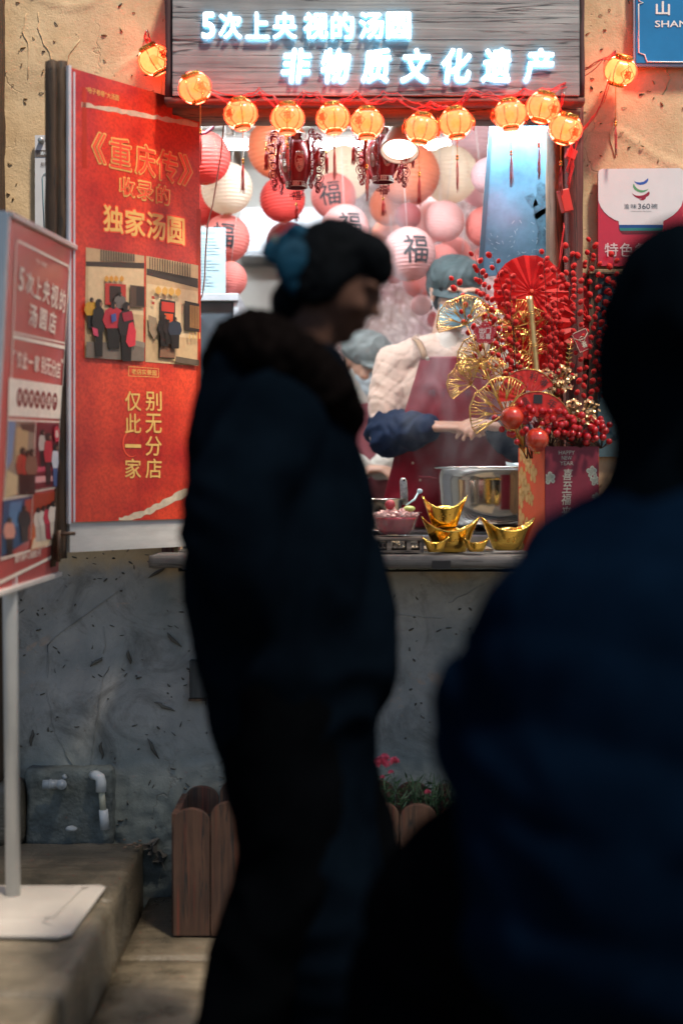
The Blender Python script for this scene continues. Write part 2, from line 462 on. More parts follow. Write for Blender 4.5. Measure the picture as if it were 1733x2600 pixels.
# straw, chips and gouges in the plaster: geometry joined, nobody could count them
bm = N0(); rr = random.Random(3)
def onwall(x, z): return not (-.53 < x < .72 and .9 < z < 3.0)
n = 0
while n < 860:
    x = rr.uniform(-1.15, 1.15); z = rr.uniform(.15, 2.75)
    if not onwall(x, z): continue
    n += 1
    L_ = rr.uniform(.004, .018); a = rr.choice([rr.gauss(0, .5), rr.uniform(0, 3.14)]); wd = rr.uniform(.001, .0032)
    dx, dz = math.cos(a)*L_/2, math.sin(a)*L_/2
    y = wy(x, z)-.001
    tube(bm, [(x-dx, wy(x-dx, z-dz)-.001, z-dz), (x, y-.0022, z), (x+dx, wy(x+dx, z+dz)-.0005, z+dz)], [wd*.7, wd, wd*.5], n=4)
for i in range(14):
    x = rr.uniform(-1.1, -.45); z = rr.uniform(.3, 1.0)
    L_ = rr.uniform(.03, .07); a = rr.uniform(0, 3.14)
    pts = [(x+math.cos(a)*L_*(t-.5)+rr.gauss(0,.003), wy(x, z)-.0035, z+math.sin(a)*L_*(t-.5)) for t in (0,.25,.5,.75,1)]
    tube(bm, pts, [.001,.004,.006,.005,.001], n=5)
STRAW = [mat('straw', (.085,.08,.066), rough=.9, var=.5, vs=8), mat('ochre_straw', (.27,.19,.10), rough=.9, var=.5, vs=8)]
for f in bm.faces: f.material_index = 1 if f.calc_center_median().z > 1.05 and (int(f.calc_center_median().x*40)+int(f.calc_center_median().z*40)) % 5 else 0
straw = finish(bm, 'straw_chip', STRAW, wall); tag(straw, kind='stuff')
# long scars: raised lips of plaster, traced where they run
scars = [[(300,1505),(160,1600),(122,1640),(120,1760),(132,1830),(160,1900),(195,1960)],
         [(280,1690),(262,1730),(250,1780),(245,1850),(232,1920),(226,1985)], [(262,1590),(270,1620),(262,1660)],
         [(100,30),(98,70),(112,110),(135,150),(150,180),(158,210)], [(205,100),(175,140),(170,190),(165,260)],
         [(1615,20),(1625,60),(1618,100),(1608,140),(1612,200)], [(960,1570),(1010,1560),(1060,1563),(1120,1570)], [(1235,1480),(1160,1520),(1140,1530)],
         [(70,30),(60,80),(75,120),(72,200)], [(1560,300),(1545,340),(1560,400)], [(1690,170),(1700,200),(1680,240)]]
for sck in scars:
    bm = N0(); pts = []
    for (px, py) in sck: 
        p = Wp(px, py); p.y = wy(p.x, p.z)-.001; pts.append(p)
    P = []
    for a, b_ in zip(pts, pts[1:]):
        for t in (0, .33, .66): P.append(a.lerp(b_, t)+Vector((rr.gauss(0,.002), 0, rr.gauss(0,.002))))
    P.append(pts[-1])
    tube(bm, P, [(.0006+.0028*abs(noise.noise(p*14)), .002) for p in P], n=6)
    finish(bm, 'plaster_scar', PLASTER, wall)
# ---------------- ground and steps
def stone(name, c0, c1, rough=.75, wet=0, lines='x'):
    m = bpy.data.materials.new(name); m.use_nodes = True; N = m.node_tree.nodes; L = m.node_tree.links; b = N['Principled BSDF']; MC[name] = m
    tc = N.new('ShaderNodeTexCoord'); mp = N.new('ShaderNodeMapping'); mp.inputs['Scale'].default_value = (2, 60, 60) if lines == 'x' else (60, 2, 60)
    L.new(tc.outputs['Object'], mp.inputs[0])
    n1 = N.new('ShaderNodeTexNoise'); n1.inputs['Scale'].default_value = 3.5; n1.inputs['Detail'].default_value = 9; n1.inputs['Roughness'].default_value = .7; L.new(tc.outputs['Object'], n1.inputs[0])
    n2 = N.new('ShaderNodeTexNoise'); n2.inputs['Scale'].default_value = 1.6; n2.inputs['Detail'].default_value = 5; L.new(mp.outputs[0], n2.inputs[0])
    n3 = N.new('ShaderNodeTexNoise'); n3.inputs['Scale'].default_value = 120; n3.inputs['Detail'].default_value = 3; L.new(tc.outputs['Object'], n3.inputs[0])
    cr = N.new('ShaderNodeValToRGB'); cr.color_ramp.elements[0].position = .32; cr.color_ramp.elements[1].position = .68
    cr.color_ramp.elements[0].color = (*c0, 1); cr.color_ramp.elements[1].color = (*c1, 1); L.new(n1.outputs[0], cr.inputs[0])
    c2 = N.new('ShaderNodeValToRGB'); c2.color_ramp.elements[0].position = .35; c2.color_ramp.elements[1].position = .6; c2.color_ramp.elements[0].color = (.6,.6,.6,1); L.new(n2.outputs[0], c2.inputs[0])
    mx = N.new('ShaderNodeMixRGB'); mx.blend_type = 'MULTIPLY'; mx.inputs[0].default_value = .7; L.new(cr.outputs[0], mx.inputs[1]); L.new(c2.outputs[0], mx.inputs[2])
    L.new(mx.outputs[0], b.inputs['Base Color'])
    rrp = N.new('ShaderNodeValToRGB'); rrp.color_ramp.elements[0].position = .42; rrp.color_ramp.elements[1].position = .62
    rrp.color_ramp.elements[0].color = (rough-.45*wet,)*3+(1,); rrp.color_ramp.elements[1].color = (rough,)*3+(1,); L.new(n1.outputs[0], rrp.inputs[0]); L.new(rrp.outputs[0], b.inputs['Roughness'])
    ad = N.new('ShaderNodeMath'); ad.operation = 'ADD'; L.new(n2.outputs[0], ad.inputs[0])
    ml = N.new('ShaderNodeMath'); ml.operation = 'MULTIPLY'; ml.inputs[1].default_value = .8; L.new(n3.outputs[0], ml.inputs[0]); L.new(ml.outputs[0], ad.inputs[1])
    bp = N.new('ShaderNodeBump'); bp.inputs['Strength'].default_value = .8; bp.inputs['Distance'].default_value = .004; L.new(ad.outputs[0], bp.inputs['Height']); L.new(bp.outputs[0], b.inputs['Normal'])
    return m
ST1 = stone('step_stone', (.065,.055,.038), (.24,.20,.135), wet=1.1)
ST2 = stone('landing_stone', (.055,.05,.036), (.21,.175,.12), wet=.9)
ST3 = mat('damp_plinth', (.10,.115,.105), rough=.85, var=.5, vs=14, bump=.9, bs=40)
bm = N0(); v = [bm.verts.new(p) for p in ((-30,-30,-.22),(30,-30,-.22),(30,30,-.22),(-30,30,-.22))]; bm.faces.new(v)
gr = tag(finish(bm, 'ground', mat('earth', (.07,.06,.05), rough=.95, vs=3)), 'dark ground under the stone steps', kind='structure')
pave = tag(thing('pavement', (0,0,0), 'wet tooled stone slabs of the lane below the window', None), kind='structure')
ys = [-.02, -.565, -1.13, -1.72, -2.3, -2.9, -3.5]
for r_i in range(len(ys)-1):
    xs = [-.575, .22+.1*(r_i % 2), 1.15, 2.1]
    for k in range(3):
        bm = N0(); rbox(bm, (xs[k]+.002, ys[r_i+1]+.002, -.2), (xs[k+1]-.002, ys[r_i]-.002, -.001-.003*((r_i+k) % 2)), cell=.05, amp=.003, chip=.007)
        finish(bm, 'slab', ST1, pave)
land = tag(thing('steps', (0,0,0), 'worn stone steps climbing left along the wall', None), kind='structure')
for (a, b_) in (((-1.55,-.615,-.2),(-.584,-.03,.163)), ((-1.55,-1.28,-.2),(-.580,-.620,.166)), ((-1.55,-2.0,-.2),(-.585,-1.285,.164)), ((-1.55,-2.8,-.2),(-.582,-2.005,.162)),
                ((-2.3,-.9,-.2),(-1.555,-.03,.33)), ((-2.3,-1.9,-.2),(-1.555,-.905,.328))):
    bm = N0(); rbox(bm, a, b_, cell=.028, amp=.004, chip=.012); finish(bm, 'slab', ST2, land)
bm = N0(); rbox(bm, (-1.4,-.085,.16), (-.935,.03,.345), cell=.025, amp=.005, chip=.014); finish(bm, 'block', ST2, land)
# plinth with the pipes
pl = tag(thing('plinth', tuple(Wp(170, 2115, -.04)), 'rough damp cement plinth at the foot of the wall carrying two pipes', 'plinth'), kind=None)
bm = N0(); a = Wp(66, 2122, -.045); b_ = Wp(286, 1950, -.045)
rbox(bm, (a.x, -.05, .15), (b_.x, .04, b_.z), cell=.012, amp=.006, sc_=22, chip=.012); finish(bm, 'cement_block', ST3, pl, world=True)
WHITE = mat('white_pvc', (.55,.57,.55), rough=.4, var=.12, vs=20)
pp = thing('drain_pipe', tuple(Wp(265, 2110, -.08)), 'white plastic elbow pipe running down the cement plinth', 'pipe')
bm = N0(); y = -.078
tube(bm, [Wp(236,1968,-.05), Wp(246,1969,y), Wp(254,1974,y), Wp(257,1985,y), Wp(257,2010,y)], [.013,.0145,.0155,.0155,.0155], n=12); finish(bm, 'elbow', WHITE, pp, world=True)
bm = N0(); tube(bm, [Wp(258,2005,y), Wp(263,2065,y)], .0095, n=12); finish(bm, 'pipe', mat('yellowed_pvc', (.42,.41,.30), rough=.45), pp, world=True)
bm = N0(); tube(bm, [Wp(263,2056,y), Wp(267,2105,y)], .0135, n=12); finish(bm, 'coupling', WHITE, pp, world=True)
tp = thing('tap', tuple(Wp(150, 1995, -.08)), 'grey plastic stub tap sticking out of the cement plinth', 'tap')
bm = N0(); tube(bm, [Wp(110,1992,-.09), Wp(152,1992,-.09)], .014, n=14); tube(bm, [Wp(126,1992,-.09), Wp(131,1992,-.09)], .016, n=14); finish(bm, 'barrel', mat('grey_pvc', (.30,.33,.34), rough=.4), tp, world=True)
bm = N0(); tube(bm, [Wp(157,1992,-.04), Wp(157,1992,-.115)], .015, n=14); tube(bm, [Wp(157,1992,-.115), Wp(157,1992,-.12)], .010, n=14); tube(bm, [Wp(162,1975,-.06), Wp(168,1970,-.06)], .008, n=8); finish(bm, 'valve', mat('grey_pvc', (.3,.3,.3)), tp, world=True)
bm = N0()
for i in range(9):
    p = Wp(rr.uniform(290, 360), 2128, -.05-.1*rr.random()); p.z = .175; ball(bm, p, (rr.uniform(.003,.008), .005, .003), 6, 4)
deb = tag(finish(bm, 'rubble', mat('rubble', (.2,.13,.08), var=.4), None), 'crumbs of brick and plaster on the landing by the wall', 'rubble', kind='stuff')
bm = N0(); ball(bm, Wp(183, 2104, -.075), (.019, .012, .008), 10, 8); roughen(bm, .003, 60)
tag(finish(bm, 'stone', mat('pale_stone', (.4,.42,.4), rough=.9), smooth=True), 'small pale pebble lying at the foot of the plinth', 'stone')
# broken stones in the hollow at the foot of the wall
for i, (px, py, r_, lab) in enumerate(((382,2150,.03,'broken stone wedged at the top of the hollow in the wall foot'), (408,2180,.026,'middle stone sliding into the hollow in the wall foot'), (470,2215,.024,'light chunk of stone beside the planter at the wall foot'))):
    bm = N0(); ball(bm, Wp(px,py,-.012), (r_*.9, .02, r_*1.1), 9, 7); bm.normal_update(); [v.co.__iadd__(v.normal*(noise.cell(v.co*45)-.5)*.022) for v in bm.verts]
    for f in bm.faces: f.smooth = False
    
    tag(finish(bm, 'rubble_stone', mat('rubble_grey', (.13,.12,.10), rough=.95, var=.4)), lab, 'stone')
# timber at the left edge of the picture
DARKW = wood('dark_timber', (.035,.020,.010), (.12,.065,.03), axis='z', rough=.7)
REDW = wood('red_timber', (.075,.012,.012), (.20,.06,.045), axis='z', rough=.6, tint=(.22,.13,.10))
t = thing('timber_post', (-1.14,-.05,0), 'dark rough timber post at the far left of the plaster wall', 'post')
bm = N0(); rbox(bm, (-1.24,-.07,.33), (-1.002,.02,2.9), cell=.05, amp=.006, chip=.01); finish(bm, 'post', DARKW, t, world=True)
# window frame: posts and lintel
fr = thing('window_frame', (.1, -.02, 1.0), 'weathered red brown timber frame round the serving window', 'window frame')
def wbeam(name, a, b_, m, parent, cell=.05, amp=.003, chip=.004):
    bm = N0(); rbox(bm, a, b_, cell=cell, amp=amp, chip=chip); return finish(bm, name, m, parent, world=True)
wbeam('left_post', (-.535,-.03,.98), (-.500,.26,2.36), REDW, fr)
wbeam('right_post', (.670,-.05,.98), (.715,.26,2.37), REDW, fr)
wbeam('right_jamb', (.645,.05,.98), (.669,.26,2.34), wood('tan_timber', (.20,.11,.05), (.38,.24,.13), axis='z'), fr)
wbeam('lintel', (-.50,-.09,2.305), (.70,.05,2.345), wood('tan_timber_x', (.16,.09,.06), (.36,.24,.17), axis='x'), fr)
wbeam('lintel_rail', (-.50,-.10,2.348), (.70,.05,2.372), wood('red_timber_x', (.12,.03,.025), (.30,.12,.09), axis='x'), fr)
# counter plank
CW = wood('counter_wood', (.055,.058,.06), (.25,.23,.20), axis='x', rough=.8)
ct = thing('counter', (0,-.1,1.0), 'weathered thick timber counter plank along the serving window', 'counter')
for (xa, xb) in ((-.545,.055), (.058,.86)):
    bm = N0(); rbox(bm, (xa,-.235,.986), (xb,-.06,1.024), cell=.016, amp=.0025, sc_=14, chip=.005); finish(bm, 'plank', CW, ct, world=True)
bm = N0(); rbox(bm, (-.50,-.057,.986), (.70,.24,1.022), cell=.04, amp=.002, chip=.004); finish(bm, 'plank', CW, ct, world=True)
for px in (1120, 640, 1450):
    bm = N0(); p = Wp(px, 1437, -.236); box2(bm, (p.x-.026,-.2385,.985), (p.x+.026,-.2,1.008)); finish(bm, 'bracket_end', mat('dark_iron', (.015,.013,.012), rough=.6), ct, world=True)
# ================================================================== inside the stall
IWALL = mat('stall_wall', (.48,.47,.44), rough=.5, var=.1, vs=3, bump=.1)
def mural():
    m = bpy.data.materials.new('mural'); m.use_nodes = True; N = m.node_tree.nodes; L = m.node_tree.links; b = N['Principled BSDF']
    tc = N.new('ShaderNodeTexCoord'); v = N.new('ShaderNodeTexVoronoi'); v.inputs['Scale'].default_value = 62; v.inputs['Randomness'].default_value = 1; L.new(tc.outputs['Object'], v.inputs[0])
    r = N.new('ShaderNodeValToRGB'); r.color_ramp.elements[0].position = .22; r.color_ramp.elements[1].position = .36
    r.color_ramp.elements[0].color = (.62,.56,.54,1); r.color_ramp.elements[1].color = (0,0,0,1); L.new(v.outputs['Distance'], r.inputs[0])
    n = N.new('ShaderNodeTexNoise'); n.inputs['Scale'].default_value = 3.4; n.inputs['Detail'].default_value = 3; n.inputs['Distortion'].default_value = 1.5; L.new(tc.outputs['Object'], n.inputs[0])
    c = N.new('ShaderNodeValToRGB'); c.color_ramp.elements[0].position = .4; c.color_ramp.elements[1].position = .6
    c.color_ramp.elements[0].color = (.22,.08,.08,1); c.color_ramp.elements[1].color = (.30,.20,.18,1); L.new(n.outputs[0], c.inputs[0])
    a = N.new('ShaderNodeMixRGB'); a.blend_type = 'ADD'; a.inputs[0].default_value = .8; L.new(c.outputs[0], a.inputs[1]); L.new(r.outputs[0], a.inputs[2])
    L.new(a.outputs[0], b.inputs['Base Color']); b.inputs['Roughness'].default_value = .45
    return m
room = tag(thing('room', (0,0,0), 'bright little kitchen behind the serving window', None), kind='structure')
def rb(name, a, b_, m):
    bm = N0(); box2(bm, a, b_); return finish(bm, name, m, room)
rb('floor', (-1.3,.243,.27), (1.5,2.1,.30), mat('room_floor', (.15,.15,.15), rough=.4))
rb('back_wall', (-1.3,2.1,.27), (1.5,2.2,2.9), IWALL)
rb('left_wall', (-1.4,.243,.27), (-1.3,2.2,2.9), IWALL)
rb('right_wall', (1.5,.243,.27), (1.6,2.2,2.9), IWALL)
rb('ceiling', (-1.4,.243,2.9), (1.6,2.2,2.95), mat('room_ceiling', (.35,.33,.3), rough=.6))
mu = thing('mural', (.45,2.08,1.9), 'pink plum blossom mural with white speckles on the back wall of the stall', 'mural')
bm = N0(); box2(bm, (-.05,2.075,.9), (1.45,2.098,2.6)); finish(bm, 'sheet', mural(), mu, world=True)
bm = N0()
for cpx, cpy in ((1010,745),(930,520),(1200,640)):
    c = Wp(cpx, cpy, 2.07); k = 13
    for i in range(k):
        a = i*6.283/k; l_ = .13+.05*((i*7) % 3)
        tube(bm, [c, c+Vector((math.cos(a)*l_*.5, 0, math.sin(a)*l_*.5)), c+Vector((math.cos(a+.1)*l_, 0, math.sin(a+.1)*l_))], [.0012,.0016,.003], n=4)
finish(bm, 'stamen_print', mat('stamen', (.38,.22,.18), var=.2), mu, world=True)
# ceiling timbers / white slats with the tube lamps between them
sl = thing('slatted_ceiling', (0,1.0,2.6), 'open ceiling of white slats and dark battens over the kitchen', 'ceiling')
for i in range(11):
    yy = .42+i*.16
    bm = N0(); box2(bm, (-1.25,yy,2.64+.01*(i % 2)), (1.45,yy+.10,2.66+.01*(i % 2))); finish(bm, 'slat', mat('white_slat', (.55,.52,.47), rough=.5, var=.2, vs=5), sl, world=True)
for i, (px) in enumerate((470, 560, 690, 800, 1010, 1150)):
    p = Wp(px, 300, 1.0)
    bm = N0(); box2(bm, (p.x-.012,.40,2.615), (p.x+.012,2.05,2.638)); finish(bm, 'batten', wood('batten', (.10,.05,.025), (.25,.14,.07), axis='y'), sl, world=True)
TUBE = mat('lamp_tube', (1,1,1), emit=14, ecol=(.90,.96,1), var=0)
for i, (x0, x1, y, z) in enumerate(((-.9,.05,.32,2.47), (.15,1.15,.32,2.47), (-.9,.1,1.45,2.58), (.25,1.2,1.45,2.58))):
    q = thing('tube_lamp', ((x0+x1)/2, y, z), ['lit white tube lamp above the left half of the window', 'lit white tube lamp above the vendor', 'lit white tube lamp at the back left of the kitchen ceiling', 'lit white tube lamp at the back right of the kitchen ceiling'][i], 'lamp', 'tube lamps on the kitchen ceiling')
    bm = N0(); tube(bm, [(x0-q.location.x,0,0), (x1-q.location.x,0,0)], .016, n=12); finish(bm, 'tube', TUBE, q)
    bm = N0(); box2(bm, (x0-q.location.x-.02,-.02,.018), (x1-q.location.x+.02,.02,.036)); finish(bm, 'fitting', mat('white_metal', (.7,.7,.7), rough=.35), q)
def area(name, loc, size, e, col, rot):
    l = bpy.data.lights.new(name, 'AREA'); l.shape = 'RECTANGLE'; l.size, l.size_y = size; l.energy = e; l.color = col
    o = bpy.data.objects.new(name, l); COL.objects.link(o); o.location = loc; o.rotation_euler = rot; return o
area('tube_lamp_light', (0,.33,2.44), (1.9,.06), 22, (.88,.95,1), (R(35),0,0))
area('tube_lamp_light', (.1,1.45,2.555), (2.2,.06), 17, (.88,.95,1), (0,0,0))
# kitchen back furniture
ST = mat('brushed_steel', (.42,.43,.44), rough=.28, metal=1, var=.1, vs=4, stretch=(1,1,20))
sh = thing('extractor_hood', tuple(Wp(700,640,1.95)), 'grey steel extractor hood on the back wall left of the mural', 'hood')
a = Wp(612,640,1.8); b_ = Wp(905,530,1.8)
bm = N0(); box2(bm, (a.x,1.78,a.z), (b_.x,2.08,b_.z)); finish(bm, 'body', mat('pale_steel', (.40,.42,.45), rough=.35, var=.05), sh, world=True, bev=.004)
bm = N0(); box2(bm, (a.x-.01,1.765,a.z-.02), (b_.x+.01,2.08,a.z-.002)); finish(bm, 'lip', mat('dark_steel', (.10,.11,.12), rough=.3, metal=.8), sh, world=True)
bm = N0(); put_text(bm, 'Baumgarte', (Wp(655,600,1.775).x, Wp(655,600,1.775).z), .05, .008, y=1.776, mi=0); finish(bm, 'lettering', mat('faint_grey', (.2,.2,.2)), sh, world=True)
a = Wp(600,668,2.0); b_ = Wp(790,645,2.0)
q = thing('wall_shelf', tuple(a), 'narrow pale shelf under the extractor hood', 'shelf')
bm = N0(); box2(bm, (a.x,1.9,a.z), (b_.x,2.09,b_.z-.02)); finish(bm, 'board', mat('white_metal', (.7,.7,.7)), q, world=True)
cb = thing('cable', tuple(Wp(560,755,.5)), 'thin pale cable hanging down the left side of the window', 'cable')
bm = N0(); tube(bm, [Wp(x,y_,.12) for x, y_ in ((570,290),(566,340),(560,400),(550,460),(540,520),(527,570),(522,640),(520,700),(515,745),(508,762))], .0022, n=6); finish(bm, 'wire', mat('pale_cable', (.45,.27,.22)), cb, world=True)
hs = thing('hose', tuple(Wp(540,300,.4)), 'dark curved hose in the top left corner of the window', 'hose')
bm = N0(); tube(bm, [Wp(x,y_,.4) for x, y_ in ((556,285),(552,305),(540,325),(522,337),(500,341),(480,340))], .0065, n=8); finish(bm, 'hose_line', mat('hose', (.06,.012,.02), rough=.35), hs, world=True)
# fridge cabinet with the menu sheet
fg = thing('cabinet', tuple(Wp(520,1390,.7)), 'dark grey metal cabinet just inside the left of the window', 'cabinet')
a = Wp(440,1330,.62); b_ = Wp(592,752,.62)
bm = N0(); box2(bm, (a.x,.62,.32), (b_.x,1.15,b_.z)); finish(bm, 'body', mat('slate_grey', (.075,.095,.115), rough=.35, var=.1), fg, world=True, bev=.004)
a2 = Wp(440,765,.61); b2 = Wp(606,745,.61)
bm = N0(); box2(bm, (a2.x,.60,a2.z), (b2.x,1.15,b2.z)); finish(bm, 'top', mat('light_grey', (.42,.46,.5), rough=.35), fg, world=True, bev=.003)
bm = N0(); a3 = Wp(592.5,1330,.615); b3 = Wp(606,764,.615); box2(bm, (a3.x+.001,.61,.32), (b3.x,1.15,b3.z-.001)); finish(bm, 'side', mat('light_grey', (.4,.4,.4)), fg, world=True)
bm = N0(); a3 = Wp(504,800,.6); box(bm, a3, (.012,.02,.02)); finish(bm, 'handle', mat('white_metal', (.7,.7,.7)), fg, world=True)
mn = thing('menu_sheet', tuple(Wp(530,745,.6)), 'pale blue printed notice standing on the cabinet by the window', 'notice')
a = Wp(470,744,.66); b_ = Wp(573,578,.66)
bm = N0(); box2(bm, (a.x,.655,a.z), (b_.x,.66,b_.z)); finish(bm, 'sheet', mat('menu_blue', (.27,.38,.42), rough=.5, var=.04), mn, world=True)
bm = N0(); p = Wp(520,592,.654); put_text(bm, '食品经营许可公示', (p.x,p.z), .07, .008, y=.6535)
rr = random.Random(5)
for k in range(17):
    p = Wp(512, 606+k*8, .654); wdt = rr.uniform(.03,.085); z = p.z
    box2(bm, (p.x-.02,.6535,z-.0006), (p.x-.02+wdt,.6545,z+.0006))
finish(bm, 'lettering', mat('menu_ink', (.12,.2,.24), var=0), mn, world=True)
# blue glass poster at the right of the window
gp = thing('film_poster', tuple(Wp(1350,680,.42)), 'dark blue smoky poster board leaning inside the right of the window', 'poster')
def q4(bm, pts, y0, y1, mi=0):
    A = [bm.verts.new(Wp(x, y_, y0)) for x, y_ in pts]; 
    for v in A: pass
    f = bm.faces.new(A); f.material_index = mi
    if y1 != y0:
        e = bmesh.ops.extrude_face_region(bm, geom=[f]); bmesh.ops.translate(bm, verts=[g for g in e['geom'] if isinstance(g, bmesh.types.BMVert)], vec=(0, y1-y0, 0))
bm = N0(); q4(bm, [(1252,285),(1225,700),(1412,700),(1416,285)], .42, .432)
mm = mat('poster_blue', (.065,.165,.25), rough=.3, var=.5, vs=4.5, coat=.4); finish(bm, 'board', mm, gp, world=True)
bm = N0(); q4(bm, [(1244,285),(1212,700),(1225,700),(1252,285)], .418, .434); finish(bm, 'edge', mat('poster_edge', (.03,.07,.10), rough=.3), gp, world=True)
rr = random.Random(12)
bm = N0()
def pblob(pts, y=.4192): 
    vs = [bm.verts.new(Wp(px, py, y)) for px, py in pts]; bm.faces.new(vs)
pblob([(1360,470),(1372,462),(1386,470),(1384,484),(1396,495),(1404,520),(1402,560),(1392,590),(1380,600),(1366,590),(1358,560),(1352,520),(1362,490)])
pblob([(1330,500),(1352,490),(1366,520),(1350,528)]); pblob([(1352,545),(1404,515),(1412,505),(1412,520),(1362,558)]); pblob([(1364,590),(1384,598),(1388,640),(1410,655),(1400,690),(1370,690),(1358,640)])
finish(bm, 'figure_print', mat('poster_figure', (.04,.10,.15), rough=.3, var=.6, vs=40), gp, world=True)
bm = N0()
for i in range(46):
    px = rr.uniform(1240,1400); py = rr.uniform(560,690); a = rr.uniform(0,3.1); l_ = rr.uniform(3,11)
    vs = [bm.verts.new(Wp(px+math.cos(a)*l_*s+math.sin(a)*t, py+math.sin(a)*l_*s-math.cos(a)*t, .4188)) for s, t in ((-.5,-.8),(.5,-.5),(.5,.5),(-.5,.8))]; bm.faces.new(vs)
finish(bm, 'debris_print', mat('poster_debris', (.20,.30,.36), var=.5, vs=30), gp, world=True)
bm = N0(); put_text(bm, '《', (Wp(1408,652,.418).x, Wp(1408,652,.418).z), None, .03, y=.418); finish(bm, 'lettering', mat('poster_white', (.7,.8,.85), var=0), gp, world=True)
# ================================================================== sign board over the window
GP = wood('sign_plank', (.19,.205,.215), (.40,.41,.41), crack=(.04,.05,.06), axis='x', scale=.8, thr=.40, rough=.7, bump=.5)
sg = thing('signboard', (0.1,-.13,2.6), 'grey weathered plank signboard with glowing white lettering above the window', 'signboard')
def X(px, y=-.2): return Wp(px, 0, y).x
def Z(py, y=-.2): return Wp(0, py, y).z
rows = [-150, -60, 45, 101, 183, 243]
for i in range(5):
    z1, z0 = Z(rows[i]), Z(rows[i+1])
    bm = N0(); box2(bm, (X(438),-.2+.0012*(i % 2),z0+.0003), (X(1470),-.165,z1-.0003))
    finish(bm, 'plank', GP, sg, world=True, bev=.0012)
bm = N0(); box2(bm, (X(438)+.002,-.163,Z(243)+.004), (X(1470)-.002,.01,Z(-150)-.004)); finish(bm, 'box', mat('sign_box', (.12,.10,.09), rough=.8), sg, world=True)
wbeam('side_post', (X(417),-.19,Z(243)), (X(437.5),.01,Z(-150)), wood('purple_post', (.04,.012,.016), (.12,.05,.05), axis='z'), sg)
wbeam('side_post', (X(1470.5),-.19,Z(243)), (X(1486),.01,Z(-150)), wood('purple_post', (.0,.0,.0), (.1,.1,.1)), sg)
wbeam('bottom_rail', (X(417),-.197,Z(262)), (X(1486),-.14,Z(245)), wood('red_timber_x', (0,0,0), (0,0,0)), sg)
# letters: white boxes of light standing off the board
LEDF = mat('led_letter', (.9,.95,1), emit=3.0, ecol=(.80,.95,1.0), var=0)
LEDS = mat('led_side', (.25,.40,.5), emit=.55, ecol=(.22,.50,.68), var=0)
LEDB = mat('led_glow', (.6,.9,1), emit=12, ecol=(.22,.70,1.0), var=0)
def letter(ch, cpx, cpy, wpx, hpx, shear=0, bold=.03):
    s = sc(-.235); c = Wp(cpx, cpy, -.235)
    bm = N0(); put_text(bm, ch, (c.x, c.z), wpx*s, hpx*s, bold=bold, depth=.009, shear=shear, y=-.2080)
    bm.verts.ensure_lookup_table(); bm.normal_update()
    for f in bm.faces:
        f.material_index = 0 if f.calc_center_median().y < -.2122 else (1 if f.normal.y > .5 or f.calc_center_median().y > -.2038 else 2)
    finish(bm, 'letter', [LEDF, LEDB, LEDS], sg, world=True)
for ch, px, wd in (('5',527,34),('次',583,58),('上',652,60),('央',722,60),('视',801,62),('的',869,58),('汤',943,62),('圆',1012,62)):
    letter(ch, px, 58, wd, 68, bold=.036)
for ch, px in zip('非物质文化遗产', (751,852,955,1055,1160,1261,1370)):
    letter(ch, px, 160, 76, 88, shear=.12, bold=.044)
# ================================================================== shutter with its red poster
def panel_from(p_near, p_far):
    "vertical panel through two points (bottom left, bottom right)"
    d = p_far-p_near; return math.atan2(d.y, d.x)
A = Wp(178,1326,-.39); B = Wp(505,1312,.0)
ang = panel_from(A, B); Wd = math.hypot((B-A).x, (B-A).y)
Y0 = Vector((A.x, A.y, 1.0)); zb = A.z; zt = Wp(180,172,-.39).z
shut = thing('window_shutter', tuple(Y0), 'open timber window shutter with pale board swung out left of the window', 'shutter', rot=(0,0,ang))
bm = N0(); box2(bm, (.003,.004,zb-.082-1), (Wd,.022,zt-1)); finish(bm, 'board', mat('pale_board', (.50,.50,.47), rough=.55, var=.15, vs=6, stretch=(1,1,6)), shut)
bm = N0(); rbox(bm, (-.030,.006,zb-.10-1), (.001,.050,zt+.022-1), cell=.03, amp=.004, chip=.008); finish(bm, 'stile', DARKW, shut)
bm = N0(); rbox(bm, (-.050,.012,zb-.12-1), (-.031,.050,zt+.018-1), cell=.03, amp=.004, chip=.006); finish(bm, 'stile', DARKW, shut)
IRON = mat('rusty_iron', (.09,.055,.035), rough=.55, metal=.6, var=.5, vs=40)
bm = N0(); tube(bm, [(-.045,-.006,zb-.105-1), (-.045,-.006,zb-.02-1)], .006, n=10); tube(bm, [(-.045,-.006,zb-.03-1), (0.0,-.02,zb-.03-1)], .005, n=8); box2(bm, (-.05,0,zb-.10-1), (-.03,.012,zb-.03-1)); finish(bm, 'bolt', IRON, shut)
for dz in (.012, -.08):
    bm = N0(); ball(bm, (-.072,.024,zb+dz-1), (.006,.004,.006), 8, 6); finish(bm, 'screw', mat('screw', (.3,.3,.28), metal=.8, rough=.4), shut)
RED = None
